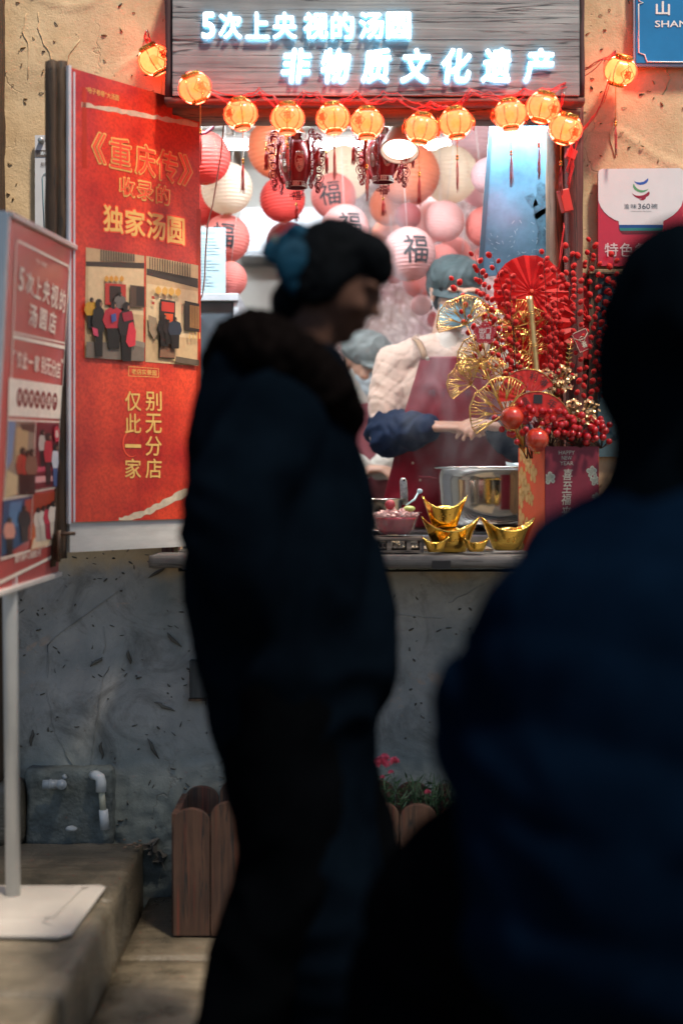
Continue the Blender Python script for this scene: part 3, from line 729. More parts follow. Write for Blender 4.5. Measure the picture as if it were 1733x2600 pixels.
def poster_red():
    m = bpy.data.materials.new('poster_red'); m.use_nodes = True; N = m.node_tree.nodes; L = m.node_tree.links; b = N['Principled BSDF']
    tc = N.new('ShaderNodeTexCoord')
    n = N.new('ShaderNodeTexNoise'); n.inputs['Scale'].default_value = 5; n.inputs['Detail'].default_value = 4; L.new(tc.outputs['Object'], n.inputs[0])
    c = N.new('ShaderNodeValToRGB'); c.color_ramp.elements[0].position = .35; c.color_ramp.elements[1].position = .68
    c.color_ramp.elements[0].color = (.40,.012,.009,1); c.color_ramp.elements[1].color = (.74,.065,.02,1); L.new(n.outputs[0], c.inputs[0])
    n2 = N.new('ShaderNodeTexNoise'); n2.inputs['Scale'].default_value = 130; n2.inputs['Detail'].default_value = 5; L.new(tc.outputs['Object'], n2.inputs[0])
    c2 = N.new('ShaderNodeValToRGB'); c2.color_ramp.elements[0].position = .35; c2.color_ramp.elements[0].color = (.62,.5,.5,1); c2.color_ramp.elements[1].position = .6; L.new(n2.outputs[0], c2.inputs[0])
    mx = N.new('ShaderNodeMixRGB'); mx.blend_type = 'MULTIPLY'; mx.inputs[0].default_value = .8; L.new(c.outputs[0], mx.inputs[1]); L.new(c2.outputs[0], mx.inputs[2])
    L.new(mx.outputs[0], b.inputs['Base Color']); b.inputs['Roughness'].default_value = .42; b.inputs['Coat Weight'].default_value = .45; b.inputs['Coat Roughness'].default_value = .28
    bp = N.new('ShaderNodeBump'); bp.inputs['Strength'].default_value = .12; bp.inputs['Distance'].default_value = .001; L.new(n2.outputs[0], bp.inputs['Height']); L.new(bp.outputs[0], b.inputs['Normal'])
    return m
po = thing('poster', tuple(Y0), 'tall glossy red poster with yellow lettering and two shop photos on the open shutter', 'poster', rot=(0,0,ang))
PO = Panel(po)
bm = N0(); box2(bm, (0,-.003,zb-1), (Wd,.003,zt-1)); 
finish(bm, 'sheet', poster_red(), po)
bm = N0(); box2(bm, (-.010,-.007,zb-.004-1), (-.001,.003,zt+.004-1)); box2(bm, (.008,-.0055,zb-1), (.014,-.0032,zt-.01-1)); finish(bm, 'edge_trim', mat('pale_trim', (.52,.55,.60), rough=.4, var=.1), po)
GOLD = mat('poster_gold', (.72,.46,.13), rough=.45, var=.1, vs=30); ORR = mat('poster_scarlet', (.78,.085,.04), rough=.45, var=.06)
PALE = mat('poster_pale', (.55,.47,.30), rough=.5, var=.15, vs=30)
def jag(x0, x1, fy0, fy1, n, r, amp=4):
    "torn strip: two ragged edges"
    top = []; bot = []
    for i in range(n+1):
        x = x0+(x1-x0)*i/n
        top.append((x, fy0(i/n)+r.uniform(-amp, amp))); bot.append((x, fy1(i/n)+r.uniform(-amp, amp)*.7))
    return top, bot
rr = random.Random(8)
shapes = []
top, bot = jag(205, 500, lambda t: 261+t*50, lambda t: 271+t*52, 26, rr, 3)
bm = N0()
for i in range(26):
    PO.poly(bm, [top[i], bot[i], bot[i+1], top[i+1]], -.0036)
bmesh.ops.recalc_face_normals(bm, faces=bm.faces); finish(bm, 'torn_edge_print', mat('torn_paper', (.52,.44,.32), rough=.6, var=.3, vs=30), po); bm = N0()
top, bot = jag(300, 474, lambda t: 1316-80*t**1.3, lambda t: 1326-72*t**1.3+4, 22, rr, 4)
for i in range(22):
    PO.poly(bm, [top[i], (bot[i][0], min(bot[i][1],1321)), (bot[i+1][0], min(bot[i+1][1],1321)), top[i+1]], -.0036)
bmesh.ops.recalc_face_normals(bm, faces=bm.faces)
finish(bm, 'torn_edge_print', mat('torn_paper', (.52,.44,.32), rough=.6, var=.3, vs=30), po)
bm = N0(); PO.poly(bm, [(207,222),(218,224),(219,428),(207,428)], -.0036); PO.poly(bm, [(497,530),(508,532),(508,1300),(497,1302)], -.0036)
finish(bm, 'margin_print', mat('margin_red', (.42,.03,.008), rough=.4), po)
# title: gold outline under scarlet fill
bm = N0(); PO.text(bm, '“啥子巷巷”大汤圆', (216,227), (300,250), hpx=15, y=-.004, bold=.012); finish(bm, 'lettering', GOLD, po)
def outlined(st, chars, hpx, b_out, b_in, mo, mi_, name='lettering'):
    for ch, l, r in chars:
        bm = N0(); PO.text(bm, ch, (l[0]-3, l[1]-.8), (r[0]+3, r[1]+.8), hpx=hpx+8, y=-.0045, bold=b_out); finish(bm, 'letter_outline', mo, po)
        bm = N0(); PO.text(bm, ch, l, r, hpx=hpx, y=-.0050, bold=b_in); finish(bm, 'letter', mi_, po)
TI = [('《', (232,372), (266,380)), ('重', (277,385), (330,397)), ('庆', (342,401), (391,413)), ('传', (397,416), (447,430)), ('》', (451,428), (485,438))]
outlined('', TI, 76, .052, .018, GOLD, ORR)
outlined('', [('收', (302,472), (338,479)), ('录', (348,482), (385,489)), ('的', (396,492), (427,499))], 44, .055, .014, GOLD, ORR)
outlined('', [('独', (260,552), (311,562)), ('家', (315,562), (366,571)), ('汤', (370,571), (417,579)), ('圆', (422,582), (466,590))], 68, .075, .034, ORR, GOLD)
bm = N0(); PO.text(bm, '老店实景图', (332,943), (395,947), hpx=14, y=-.004, bold=.02)
for q in ([(324,930),(401,936),(401,937),(324,931.4)], [(324,954),(401,957),(401,958.4),(324,955.4)], [(324,930),(325.4,930),(325.4,955),(324,955)], [(399.8,936),(401,936),(401,958),(399.8,958)]): PO.poly(bm, q, -.004)
finish(bm, 'caption', GOLD, po)
for col, x0, x1 in (('仅此一家', 315, 356), ('别无分店', 367, 408)):
    for k, ch in enumerate(col):
        cy = 1018+k*57
        bm = N0(); PO.text(bm, ch, (x0, cy), (x1, cy+1), hpx=50 if ch != '一' else 9, y=-.0045, bold=.016); finish(bm, 'letter', GOLD, po)
bm = N0()
cc = PO.at(333,1127); 
pts = [(cc[0]+.031*math.cos(a), -.0040, cc[1]+.035*math.sin(a)) for a in [R(60+i*12) for i in range(21)]]
for i in range(20):
    a, b_ = Vector(pts[i]), Vector(pts[i+1]); c = Vector((cc[0],-.0040,cc[1])); w1 = .0045*math.sin(math.pi*(i+.5)/20.5)+.001
    vs = [bm.verts.new(p) for p in (a, b_, b_+(b_-c).normalized()*w1, a+(a-c).normalized()*w1)]; bm.faces.new(vs)
finish(bm, 'ring_print', ORR, po)
# the two printed photographs of the old shop
L1 = lambda a, b_, y: y+(a-216)*.12   # rough slope helper
def sl(x, y): return (x, y+(x-216)*.115)
sh1 = [('#b59b76', [(216,628),(364,650),(361,918),(213,908)]), ('#c9b18a', [(222,676),(362,684),(362,800),(222,790)]),
       ('#3b322b', [(216,664),(364,668),(364,682),(216,676)]), ('#8d7b62', [(252,634),(340,646),(340,668),(252,662)])]
for i in range(14): sh1.append(('#4a4036', [(253+i*6.2,634+i*.9),(255.5+i*6.2,634+i*.9),(255.5+i*6.2,664),(253+i*6.2,664)]))
sh1 += [('#a8322a', [(262,719),(315,723),(315,778),(262,774)]), ('#2c211c', [(273,726),(302,728),(302,770),(273,768)]), ('#4c3b2f', [(325,724),(362,728),(362,782),(325,780)]), ('#2b2420', [(341,728),(361,731),(361,778),(341,776)]),
        ('#6f655a', [(214,868),(362,872),(361,918),(213,908)]), ('#82796b', [(316,860),(362,870),(362,884),(316,872)])]
for x in (265,277,289,303): sh1.append(('#c28a35', [(x-5,706),(x,700),(x+5,706),(x+5,712),(x,717),(x-5,712)]))
def man(x, y, h, c, hair='#1c1714', legs='#17130f', w_=.42):
    hw = h*w_/2
    return [(legs, [(x-hw*.7,y+h*.45),(x+hw*.7,y+h*.45),(x+hw*.6,y+h),(x-hw*.5,y+h)]), (c, [(x-hw*.35,y+h*.13),(x+hw*.3,y+h*.13),(x+hw*.8,y+h*.19),(x+hw*1.05,y+h*.42),(x+hw*.8,y+h*.56),(x-hw*.75,y+h*.57),(x-hw*1.1,y+h*.40),(x-hw*.85,y+h*.19)]), (hair, [(x+h*.065*math.cos(a), y+h*.08+h*.085*math.sin(a)) for a in [i*.628 for i in range(10)]]), ('#8d6a55', [(x+h*.02,y+h*.06),(x+h*.055,y+h*.06),(x+h*.05,y+h*.12),(x+h*.02,y+h*.13)])]
sh1 += man(226,756,80,'#b58a2a')+man(298,742,74,'#5f5a56')+man(243,760,146,'#1b1815',w_=.22)+man(280,766,120,'#a32734')+man(312,768,150,'#241c1c',w_=.27)
sh1 += [('#c2303f', [(318,822),(328,818),(336,842),(334,878),(318,882),(310,868)]), ('#8a2233', [(300,796),(325,790),(330,812),(305,818)]), ('#b43b58', [(224,832),(238,836),(240,856),(228,852)]), ('#3c4d86', [(272,800),(284,796),(286,815),(274,820)])]
flatprint(PO, 'photo_print', sh1)
sh2 = [('#b99f78', [(369,650),(501,674),(499,929),(367,919)]), ('#cbb58e', [(370,720),(500,740),(499,860),(369,850)]), ('#37302a', [(370,682),(500,708),(500,732),(370,698)])]
for i in range(17): sh2.append(('#4a4036', [(377+i*6.2,653+i*1.1),(379.5+i*6.2,653+i*1.1),(379.5+i*6.2,690+i*1.0),(377+i*6.2,690+i*1.0)]))
sh2 += [('#2a1f1a', [(401,760),(440,766),(438,912),(398,908)]), ('#b03428', [(405,766),(437,770),(437,794),(405,790)]), ('#c24a24', [(412,796),(434,798),(432,835),(412,830)]), ('#7b5a44', [(402,866),(437,866),(437,909),(400,907)]),
        ('#2c231d', [(463,764),(500,772),(500,844),(463,838)]), ('#a57848', [(476,775),(500,779),(500,836),(476,832)]), ('#a33a2c', [(379,752),(386,753),(386,760),(379,759)]), ('#a33a2c', [(379,766),(386,767),(386,774),(379,773)]), ('#8b7a62', [(370,800),(390,808),(398,842),(384,862),(372,840)]), ('#5b5042', [(440,905),(499,915),(499,929),(438,920)])]
for i in range(6): sh2.append(('#5d4630', [(479+i*3.8,776+i*.6),(480+i*3.8,776+i*.6),(480+i*3.8,834),(479+i*3.8,834)]))
for x in (394,411,427,444): sh2.append(('#c69a4c', [(x-7,734+(x-394)*.1),(x,726+(x-394)*.1),(x+7,734+(x-394)*.1),(x+7,742+(x-394)*.1),(x,749+(x-394)*.1),(x-7,742+(x-394)*.1)]))
for x in (473,482,491,498): sh2.append(('#c9a765', [(x-1.5,845),(x+1.5,845),(x+1.5,861),(x-1.5,861)]))
sh2 += man(408,800,80,'#191412')+man(418,812,62,'#241c1a')+man(434,806,80,'#27303c')
flatprint(PO, 'photo_print', sh2)
# ================================================================== sign on the pole
nearT, nearB, farT, farB = Wp(34,557,-.90), Wp(-24,1508,-.90), Wp(198,641,-.33), Wp(150,1452,-.33)
ux = ((farT-nearT)+(farB-nearB)).normalized(); up = ((nearT-nearB)+(farT-farB)).normalized(); ny = up.cross(ux).normalized(); up = ux.cross(ny).normalized()
if ny.dot(Vector((1,0,0))) > 0: pass
Mx = Matrix((ux, ny, up)).transposed()       # local x along the sheet, local y behind it, local z up
ctr = (nearB+farB)/2
root = thing('sign_stand', tuple(ctr), 'dark red notice board on a grey metal pole with flat white base plate', 'sign', rot=tuple(Mx.to_euler()))
SN = Panel(root)
hw = ((farT-nearT).length+(farB-nearB).length)/4; hh = ((nearT-nearB).length+(farT-farB).length)/2
ALU = mat('aluminium', (.42,.47,.50), rough=.38, metal=.3, var=.05)
side = -1 if (SN.M.to_3x3() @ Vector((0,-1,0))).dot(Vector((0,CAMY,CZ))-ctr) > 0 else 1
MAR = mat('sign_maroon', (.48,.09,.08), rough=.34, var=.15, vs=5, coat=.5)
bm = N0(); box2(bm, (-hw,.001,0), (hw,.012,hh)); finish(bm, 'sheet', MAR, root)
for z in (-.012, hh):
    bm = N0(); box2(bm, (-hw-.006,-.010,z), (hw+.004,.020,z+.014)); finish(bm, 'clamp_bar', mat('white_alu', (.6,.57,.53), rough=.35), root, bev=.003)
bm = N0(); box2(bm, (-hw-.022,-.004,.02), (-hw-.001,.024,hh+.012)); finish(bm, 'side_rail', ALU, root, bev=.003)
CRM = mat('sign_cream', (.80,.73,.62), rough=.45, var=.12, vs=30)
Sx = lambda px, py: SN.at(px, py)
def srect(bm, pts, y=-.001): SN.poly(bm, pts, y)
def band(bm, pts, wd, y=-.0012):
    P = [Vector((SN.at(*p)[0], 0, SN.at(*p)[1])) for p in pts]
    for a, b_ in zip(P, P[1:]):
        d = (b_-a).normalized(); n_ = Vector((-d.z, 0, d.x))*wd/2
        vs = [bm.verts.new((q.x, y, q.z)) for q in (a-n_-d*wd/2, b_-n_+d*wd/2, b_+n_+d*wd/2, a+n_-d*wd/2)]; bm.faces.new(vs)
# pixel of the zoomed strip -> photo pixel
def zp(x, y): return (x/2.425, 550+y/2.425)
bm = N0()
band(bm, [zp(110,150), zp(420,305), zp(425,340), zp(385,1035)], .007); band(bm, [zp(100,165), zp(70,985)], .007)
band(bm, [zp(85,712), zp(395,778)], .004); band(bm, [zp(82,738), zp(395,806)], .009)
srect(bm, [zp(55,992), zp(383,1040), zp(372,1245), zp(48,1228)])
band(bm, [zp(48,1228), zp(5,2110)], .004); band(bm, [zp(366,1260), zp(340,2050), zp(325,2085), zp(300,2105), zp(-8,2255)], .009)
band(bm, [zp(220,1265), zp(190,1980)], .005); band(bm, [zp(20,1740), zp(200,1712)], .005); band(bm, [zp(200,1690), zp(350,1665)], .007); band(bm, [zp(0,2110), zp(345,2010)], .005); band(bm, [zp(48,1250), zp(366,1265)], .004)
finish(bm, 'border_print', CRM, root)
def stext(s, l, r, h, m=CRM, bold=.03, name='lettering'):
    bm = N0(); SN.text(bm, s, zp(*l), zp(*r), hpx=h/2.425, y=-.0018, bold=bold); finish(bm, name, m, root)
stext('“啥子巷巷”', (215,268), (290,305), 32, bold=.01)
for ch, x, y_, wd, h in (('5',130,385,30,150),('次',182,412,46,140),('上',232,437,42,140),('央',284,462,42,150),('视',334,490,44,150),('的',383,518,36,140),('汤',202,610,48,140),('圆',264,632,44,130),('店',321,652,44,140)):
    stext(ch, (x-wd/2,y_-wd*.25), (x+wd/2,y_+wd*.25), h, bold=.03, name='letter')
for ch, x, y_ in zip('“仅此一家别无分店”', (90,117,152,188,225,266,297,327,355,379), (832,880,890,895,905,915,925,935,945,890)):
    big = ch not in '“”'
    stext(ch, (x-(15 if big else 6),y_-3), (x+(15 if big else 6),y_+3), (105 if ch != '一' else 16) if big else 30, bold=.03, name='letter')
bm = N0(); 
for k, ch in enumerate('非物质文化遗产'):
    c = SN.at(*zp(119+k*36, 1112+k*4.5))
    vs = [bm.verts.new((c[0]+.0235*math.cos(a), -.0016, c[1]+.0235*math.sin(a))) for a in [2*math.pi*j/20 for j in range(20)]]; bm.faces.new(vs)
finish(bm, 'seal_print', mat('seal_red', (.22,.03,.025), rough=.45), root)
for k, ch in enumerate('非物质文化遗产'): stext(ch, (109+k*36,1110+k*4.5), (129+k*36,1113+k*4.5), 60, bold=.02, name='letter')
stext('重庆·渝中·山城巷23号', (90,2110), (250,2068), 44, bold=.02)
def zpoly(pts): return [zp(*p) for p in pts]
def zman(x, y, h, c, hair='#191210', legs='#2a1d1c', w_=.26): return [(cc, [zp(*p) for p in pts]) for cc, pts in man(x, y, h, c, hair, legs, w_)]
ph = [('#8d7d6d', zpoly([(50,1258),(215,1268),(195,1712),(25,1738)])), ('#6c86a8', zpoly([(50,1258),(95,1262),(70,1500),(38,1560)])), ('#b59a72', zpoly([(100,1300),(175,1290),(165,1480),(90,1520)])), ('#c1ab85', zpoly([(40,1560),(110,1600),(100,1710),(26,1736)])), ('#4d3a32', zpoly([(120,1275),(212,1275),(208,1330),(130,1310)]))]
ph += zman(135,1420,290,'#a8402f')+zman(160,1440,260,'#b23a30')+zman(185,1430,280,'#7d5a48')
flatprint(SN, 'photo_print', ph, y0=-.0012)
ph = [('#6a1a28', zpoly([(228,1268),(366,1280),(352,1668),(208,1690)])), ('#c04a60', zpoly([(215,1540),(355,1530),(354,1560),(213,1575)])), ('#d9a0a0', zpoly([(212,1600),(354,1592),(352,1625),(210,1640)]))]
ph += zman(258,1310,230,'#b8b0a8',w_=.2,legs='#16141a')+zman(292,1330,320,'#b22c3a',w_=.16)+zman(333,1400,260,'#c3c8d2',w_=.16,legs='#4a5d8a')
ph += [('#b93445', zpoly([(325,1300),(345,1285),(358,1320),(352,1380),(335,1390),(322,1350)])), ('#d8c4b8', zpoly([(333,1318),(345,1312),(350,1345),(342,1365),(332,1350)]))]
flatprint(SN, 'photo_print', ph, y0=-.0012)
ph = [('#2a4668', zpoly([(18,1750),(195,1722),(183,1985),(3,2100)])), ('#4a7399', zpoly([(60,1760),(130,1750),(120,1900),(50,1930)])), ('#a3402e', zpoly([(150,1745),(193,1735),(184,1985),(160,1990)]))]
ph += zman(55,1850,230,'#c98a78',w_=.3)+zman(145,1780,220,'#14161c',w_=.34)
flatprint(SN, 'photo_print', ph, y0=-.0012)
ph = [('#9c3a22', zpoly([(203,1710),(350,1690),(338,2012),(186,2060)])), ('#c9602c', zpoly([(203,1850),(345,1830),(338,2012),(186,2060)])), ('#e0c9a8', zpoly([(205,1980),(335,1950),(334,2012),(190,2050)]))]
ph += zman(232,1790,210,'#cfc4b6',legs='#bfb4a6')+zman(262,1780,215,'#d6cec2',legs='#c8bfb0')+zman(290,1770,215,'#bd3048',legs='#9c2840')+zman(318,1750,230,'#d6cec2',legs='#c8bfb0')
flatprint(SN, 'photo_print', ph, y0=-.0012)
# pole and base belong to the same stand (children keep its frame)
def to_local(o):     # geometry given in the world's frame, carried into the stand's
    o.data.transform(SN.I); return o
pt, pb = Wp(26,1490,-.70), Wp(34,2275,-.68)
bm = N0(); tube(bm, [pb+Vector((0,0,-.0)), pt, pt+(pt-pb)*.06], .0185, n=20); to_local(finish(bm, 'pole', mat('pole_paint', (.55,.57,.56), rough=.32, metal=.2, var=.06), root))
bm = N0(); box(bm, pt+Vector((0,0,.03)), (.03,.06,.05)); to_local(finish(bm, 'bracket', ALU, root))
bm = N0()
P = [(-1.17,-.94),(-.655,-.955),(-.628,-.93),(-.612,-.56),(-.63,-.545),(-1.17,-.545)]
vs = [bm.verts.new((x,y,.171)) for x, y in P]; f = bm.faces.new(vs)
e = bmesh.ops.extrude_face_region(bm, geom=[f]); nv = [g for g in e['geom'] if isinstance(g, bmesh.types.BMVert)]; bmesh.ops.translate(bm, verts=nv, vec=(0,0,.010))
topf = [g for g in e['geom'] if isinstance(g, bmesh.types.BMFace)]
r_ = bmesh.ops.inset_region(bm, faces=topf, thickness=.085, depth=.014)
to_local(finish(bm, 'base_plate', mat('white_plate', (.36,.335,.30), rough=.5, var=.10, vs=6), root, bev=.004))
# ================================================================== paper notice on the left wall
nb = thing('paper_notice', tuple(Wp(110,600,-.02)), 'narrow pale plastic sign pinned to the ochre wall beside the shutter', 'notice')
bm = N0(); a = Wp(90,640,-.02); b_ = Wp(190,344,-.02); box2(bm, (a.x,-.024,a.z), (b_.x,-.016,b_.z)); finish(bm, 'board', mat('pale_acrylic', (.50,.52,.55), rough=.4, var=.05), nb, world=True)
bm = N0(); a = Wp(90,398,-.026); b_ = Wp(190,381,-.026); box2(bm, (a.x,-.0255,a.z), (b_.x,-.0242,b_.z)); finish(bm, 'band_print', mat('notice_band', (.12,.10,.09), var=0), nb, world=True)
bm = N0(); p = Wp(112,389,-.026); put_text(bm, '渝中', (p.x,p.z), .022, .011, y=-.0262, bold=.02); finish(bm, 'lettering', mat('poster_white', (.7,.8,.85)), nb, world=True)
bm = N0(); p = Wp(114,417,-.0262); put_text(bm, '防汛', (p.x,p.z), .022, .012, y=-.0262, bold=.02); finish(bm, 'lettering', mat('notice_band', (.1,.1,.1)), nb, world=True)
bm = N0(); tube(bm, [Wp(*q, -.026) for q in ((113,580),(108,450),(112,442),(118,440),(122,435),(130,435))], .0012, n=4); finish(bm, 'line_print', mat('notice_teal', (.12,.30,.36)), nb, world=True)
bm = N0(); p = Wp(105,357,-.03); tube(bm, [p+Vector((0,.01,0)), p+Vector((0,-.008,0))], .0085, n=14); ball(bm, p+Vector((0,-.008,0)), (.0085,.004,.0085), 12, 8); finish(bm, 'stud', mat('steel_stud', (.35,.38,.38), metal=.7, rough=.35), nb, world=True)
# ================================================================== blue street sign
st = thing('street_sign', tuple(Wp(1680,80,-.03)), 'blue enamel street name sign with white rim at the top right of the wall', 'sign')
STS = Panel(st)
def S2(bm, pts, y0, y1): 
    vs = [bm.verts.new((Wp(px,py,-.03).x-st.location.x, y0, Wp(px,py,-.03).z-st.location.z)) for px, py in pts]; f = bm.faces.new(vs)
    if y1 != y0: e = bmesh.ops.extrude_face_region(bm, geom=[f]); bmesh.ops.translate(bm, verts=[g for g in e['geom'] if isinstance(g, bmesh.types.BMVert)], vec=(0,y1-y0,0))
BLU = mat('enamel_blue', (.012,.17,.40), rough=.22, var=.12, vs=6, coat=.3)
bm = N0(); S2(bm, [(1607,-60),(2010,-60),(2010,172),(1607,168)], .0, .012); finish(bm, 'plate_edge', mat('sign_metal', (.30,.36,.44), rough=.4, metal=.3), st)
bm = N0(); S2(bm, [(1612,-60),(2006,-60),(2006,164),(1612,162)], -.004, -.0005); finish(bm, 'plate', BLU, st, bev=.002)
RW = mat('enamel_white', (.75,.76,.74), rough=.35, var=.05)
bm = N0()
def ribb(pts, wd, y=-.005, bm_=None):
    P = [Vector((Wp(px,py,-.03).x-st.location.x, y, Wp(px,py,-.03).z-st.location.z)) for px, py in pts]
    tube(bm_, P, [(wd, .0006)]*len(P), n=6, side=None)
tube(bm, [Vector((Wp(px,py,-.03).x-st.location.x, -.005, Wp(px,py,-.03).z-st.location.z)) for px, py in ((1620,-40),(1620,5),(1630,8),(1619,12),(1619,135),(1634,140),(1640,158),(1700,159),(2000,160))], .0022, n=6); finish(bm, 'rim_print', RW, st)
bm = N0()
def sgt(s, cx_, cy_, wd, hp, bold=.03):
    p = Wp(cx_, cy_, -.034); put_text(bm, s, (p.x-st.location.x, p.z-st.location.z), wd*sc(-.034), hp*sc(-.034), bold=bold, y=-.0055)
sgt('山', 1681, 21, 36, 36, .035); sgt('城', 1790, 21, 38, 40, .035); sgt('巷', 1900, 21, 38, 40, .035); sgt('SHANCHENG XIANG', 1815, 61, 308, 17, .02); sgt('76', 1850, 110, 60, 50)
finish(bm, 'lettering', RW, st)
# ================================================================== red restaurant plaque with the bowl
rp = thing('restaurant_plaque', tuple(Wp(1630,670,-.03)), 'red plaque with a big white bowl emblem on the wall right of the window', 'sign')
LX = lambda px: Wp(px,0,-.03).x-rp.location.x
LZ = lambda py: Wp(0,py,-.03).z-rp.location.z
def PL(bm, pts, y, th=0): 
    vs = [bm.verts.new((LX(px), y, LZ(py))) for px, py in pts]; f = bm.faces.new(vs)
    if th: e = bmesh.ops.extrude_face_region(bm, geom=[f]); bmesh.ops.translate(bm, verts=[g for g in e['geom'] if isinstance(g, bmesh.types.BMVert)], vec=(0,th,0))
bm = N0(); PL(bm, [(1517,440),(1519,433),(1526,429),(1724,427),(1731,431),(1733,440),(1733,677),(1517,675)], 0, .018); finish(bm, 'plate', mat('plaque_red', (.42,.012,.035), rough=.3, var=.08, coat=.3), rp)
bowl = [(1517,440),(1519,433),(1526,429),(1724,427),(1731,431),(1733,440)]
z0 = lambda X_, Y_: (1450+X_/5.54, 380+Y_/5.54)
right = [z0(*q) for q in ((1565,700),(1540,790),(1490,860),(1420,925),(1340,975),(1285,1005),(1285,1055),(665,1058),(660,1008),(600,985),(520,935),(460,880),(410,810),(380,740),(372,700))]
bm = N0(); PL(bm, bowl+right, -.0012, .001); finish(bm, 'bowl_emblem', mat('plaque_white', (.62,.62,.64), rough=.3, var=.04), rp)
def strip(name, c, pts): bm = N0(); PL(bm, [z0(*q) for q in pts], -.0016); finish(bm, name, mat(name+'_colour', c, rough=.35, var=.04), rp)
strip('blue_stripe', (.01,.06,.22), [(665,1060),(1282,1055),(1282,1100),(668,1103)]); strip('green_stripe', (.02,.17,.16), [(668,1103),(1282,1100),(1275,1128),(1265,1140),(685,1143),(675,1130)]); strip('maroon_stripe', (.12,.012,.02), [(685,1144),(1265,1141),(1240,1165),(1210,1175),(740,1180),(705,1165)])
strip('blue_swoosh', (.03,.09,.38), [(865,420),(880,445),(910,458),(960,462),(1010,450),(1045,425),(1068,404),(1075,410),(1072,440),(1050,470),(1010,490),(960,497),(920,488),(888,465)])
strip('green_swoosh', (.10,.30,.14), [(862,490),(872,482),(885,510),(915,545),(950,565),(1000,574),(1045,566),(1080,548),(1055,578),(1015,600),(970,605),(920,590),(880,560),(860,525)])
strip('red_swoosh', (.25,.008,.03), [(842,600),(860,625),(900,645),(960,648),(1010,640),(1050,615),(1080,592),(1092,595),(1094,620),(1080,650),(1045,668),(1035,695),(1005,714),(970,713),(945,700),(975,698),(985,690),(940,690),(890,665),(858,635)])
INK = mat('plaque_ink', (.03,.06,.085), rough=.4, var=0)
def ptx(s, X_, Y_, wd, hp, m, bold=0): 
    bm = N0(); x, y_ = z0(X_, Y_); put_text(bm, s, (LX(x), LZ(y_)), wd/5.54*sc(-.03), hp/5.54*sc(-.03), bold=bold, y=-.002); finish(bm, 'lettering', m, rp)
ptx('渝', 770,800, 70,76, INK); ptx('味', 870,800, 80,66, INK); ptx('360', 1015,798, 170,74, INK); ptx('碗', 1160,797, 88,72, INK); ptx('CHONGQING DELICIOUS', 970,870, 285,16, INK, .01)
PW = mat('plaque_letter', (.62,.50,.50), rough=.4, var=.03)
for k, ch in enumerate('特色餐饮'): ptx(ch, 556+k*212, 1408, 190, 190, PW, .012)
# small dark window below the plaque
wn = thing('side_window', tuple(Wp(1620,720,-.01)), 'dark glazed window with ochre wooden head below the red plaque', 'window')
bm = N0(); a = Wp(1492,698,-.02); b_ = Wp(1790,686,-.02); box2(bm, (a.x,-.04,a.z), (b_.x,.01,b_.z)); finish(bm, 'head', wood('ochre_wood', (.25,.17,.09), (.42,.30,.17), axis='x'), wn, world=True, bev=.002)
bm = N0(); a = Wp(1492,1160,-.02); b_ = Wp(1514,699,-.02); box2(bm, (a.x,-.035,a.z), (b_.x,.01,b_.z)); finish(bm, 'jamb', DARKW, wn, world=True)
bm = N0(); a = Wp(1515,1160,-.02); b_ = Wp(1790,699,-.02); box2(bm, (a.x,-.016,a.z), (b_.x,-.011,b_.z)); finish(bm, 'pane', mat('blue_glass', (.02,.06,.09), rough=.12, var=.3, spec=.8), wn, world=True)
bm = N0(); a = Wp(1515,724,-.02); b_ = Wp(1790,700,-.02); box2(bm, (a.x,-.03,a.z), (b_.x,-.017,b_.z)); finish(bm, 'rail', mat('teal_dark', (.012,.03,.035)), wn, world=True)
# ================================================================== small glowing lanterns
SH = bpy.data.materials.new('lantern_shell'); SH.use_nodes = True
def _sh():
    N = SH.node_tree.nodes; L = SH.node_tree.links; b = N['Principled BSDF']
    b.inputs['Base Color'].default_value = (.75,.10,.03,1); b.inputs['Roughness'].default_value = .25; b.inputs['Coat Weight'].default_value = .3
    tc = N.new('ShaderNodeTexCoord'); ln = N.new('ShaderNodeVectorMath'); ln.operation = 'MULTIPLY'; ln.inputs[1].default_value = (1,1,1.5)
    n = N.new('ShaderNodeTexNoise'); n.inputs['Scale'].default_value = 70; n.inputs['Detail'].default_value = 3; L.new(tc.outputs['Object'], n.inputs[0])
    c = N.new('ShaderNodeValToRGB'); c.color_ramp.elements[0].position = .35; c.color_ramp.elements[1].position = .68
    c.color_ramp.elements[0].color = (1,.048,.030,1); c.color_ramp.elements[1].color = (1,.10,.05,1); L.new(n.outputs[0], c.inputs[0])
    L.new(c.outputs[0], b.inputs['Emission Color']); b.inputs['Emission Strength'].default_value = 1.25
    t = N.new('ShaderNodeBsdfTransparent'); t.inputs[0].default_value = (1,.55,.25,1); mx = N.new('ShaderNodeMixShader'); mx.inputs[0].default_value = .22
    L.new(b.outputs[0], mx.inputs[1]); L.new(t.outputs[0], mx.inputs[2]); L.new(mx.outputs[0], N['Material Output'].inputs[0])
_sh()
GLD = mat('gold_plastic', (.72,.42,.10), rough=.22, metal=.85, var=.15, vs=60)
BULB = mat('lantern_bulb', (1,.5,.15), emit=5, ecol=(1,.40,.12), var=0)
DISC = mat('lantern_disc', (1,.3,.1), emit=1.3, ecol=(1,.20,.09), var=0)
CORD = mat('gold_cord', (.75,.32,.05), rough=.5, var=.1); TAS = mat('tassel_red', (.55,.02,.012), rough=.6, var=.3, vs=90, sheen=.3)
RC = mat('red_wire', (.62,.02,.02), rough=.3, var=.15, vs=30)
def lobe(a, h): return 1+.045*abs(math.cos(4*a))
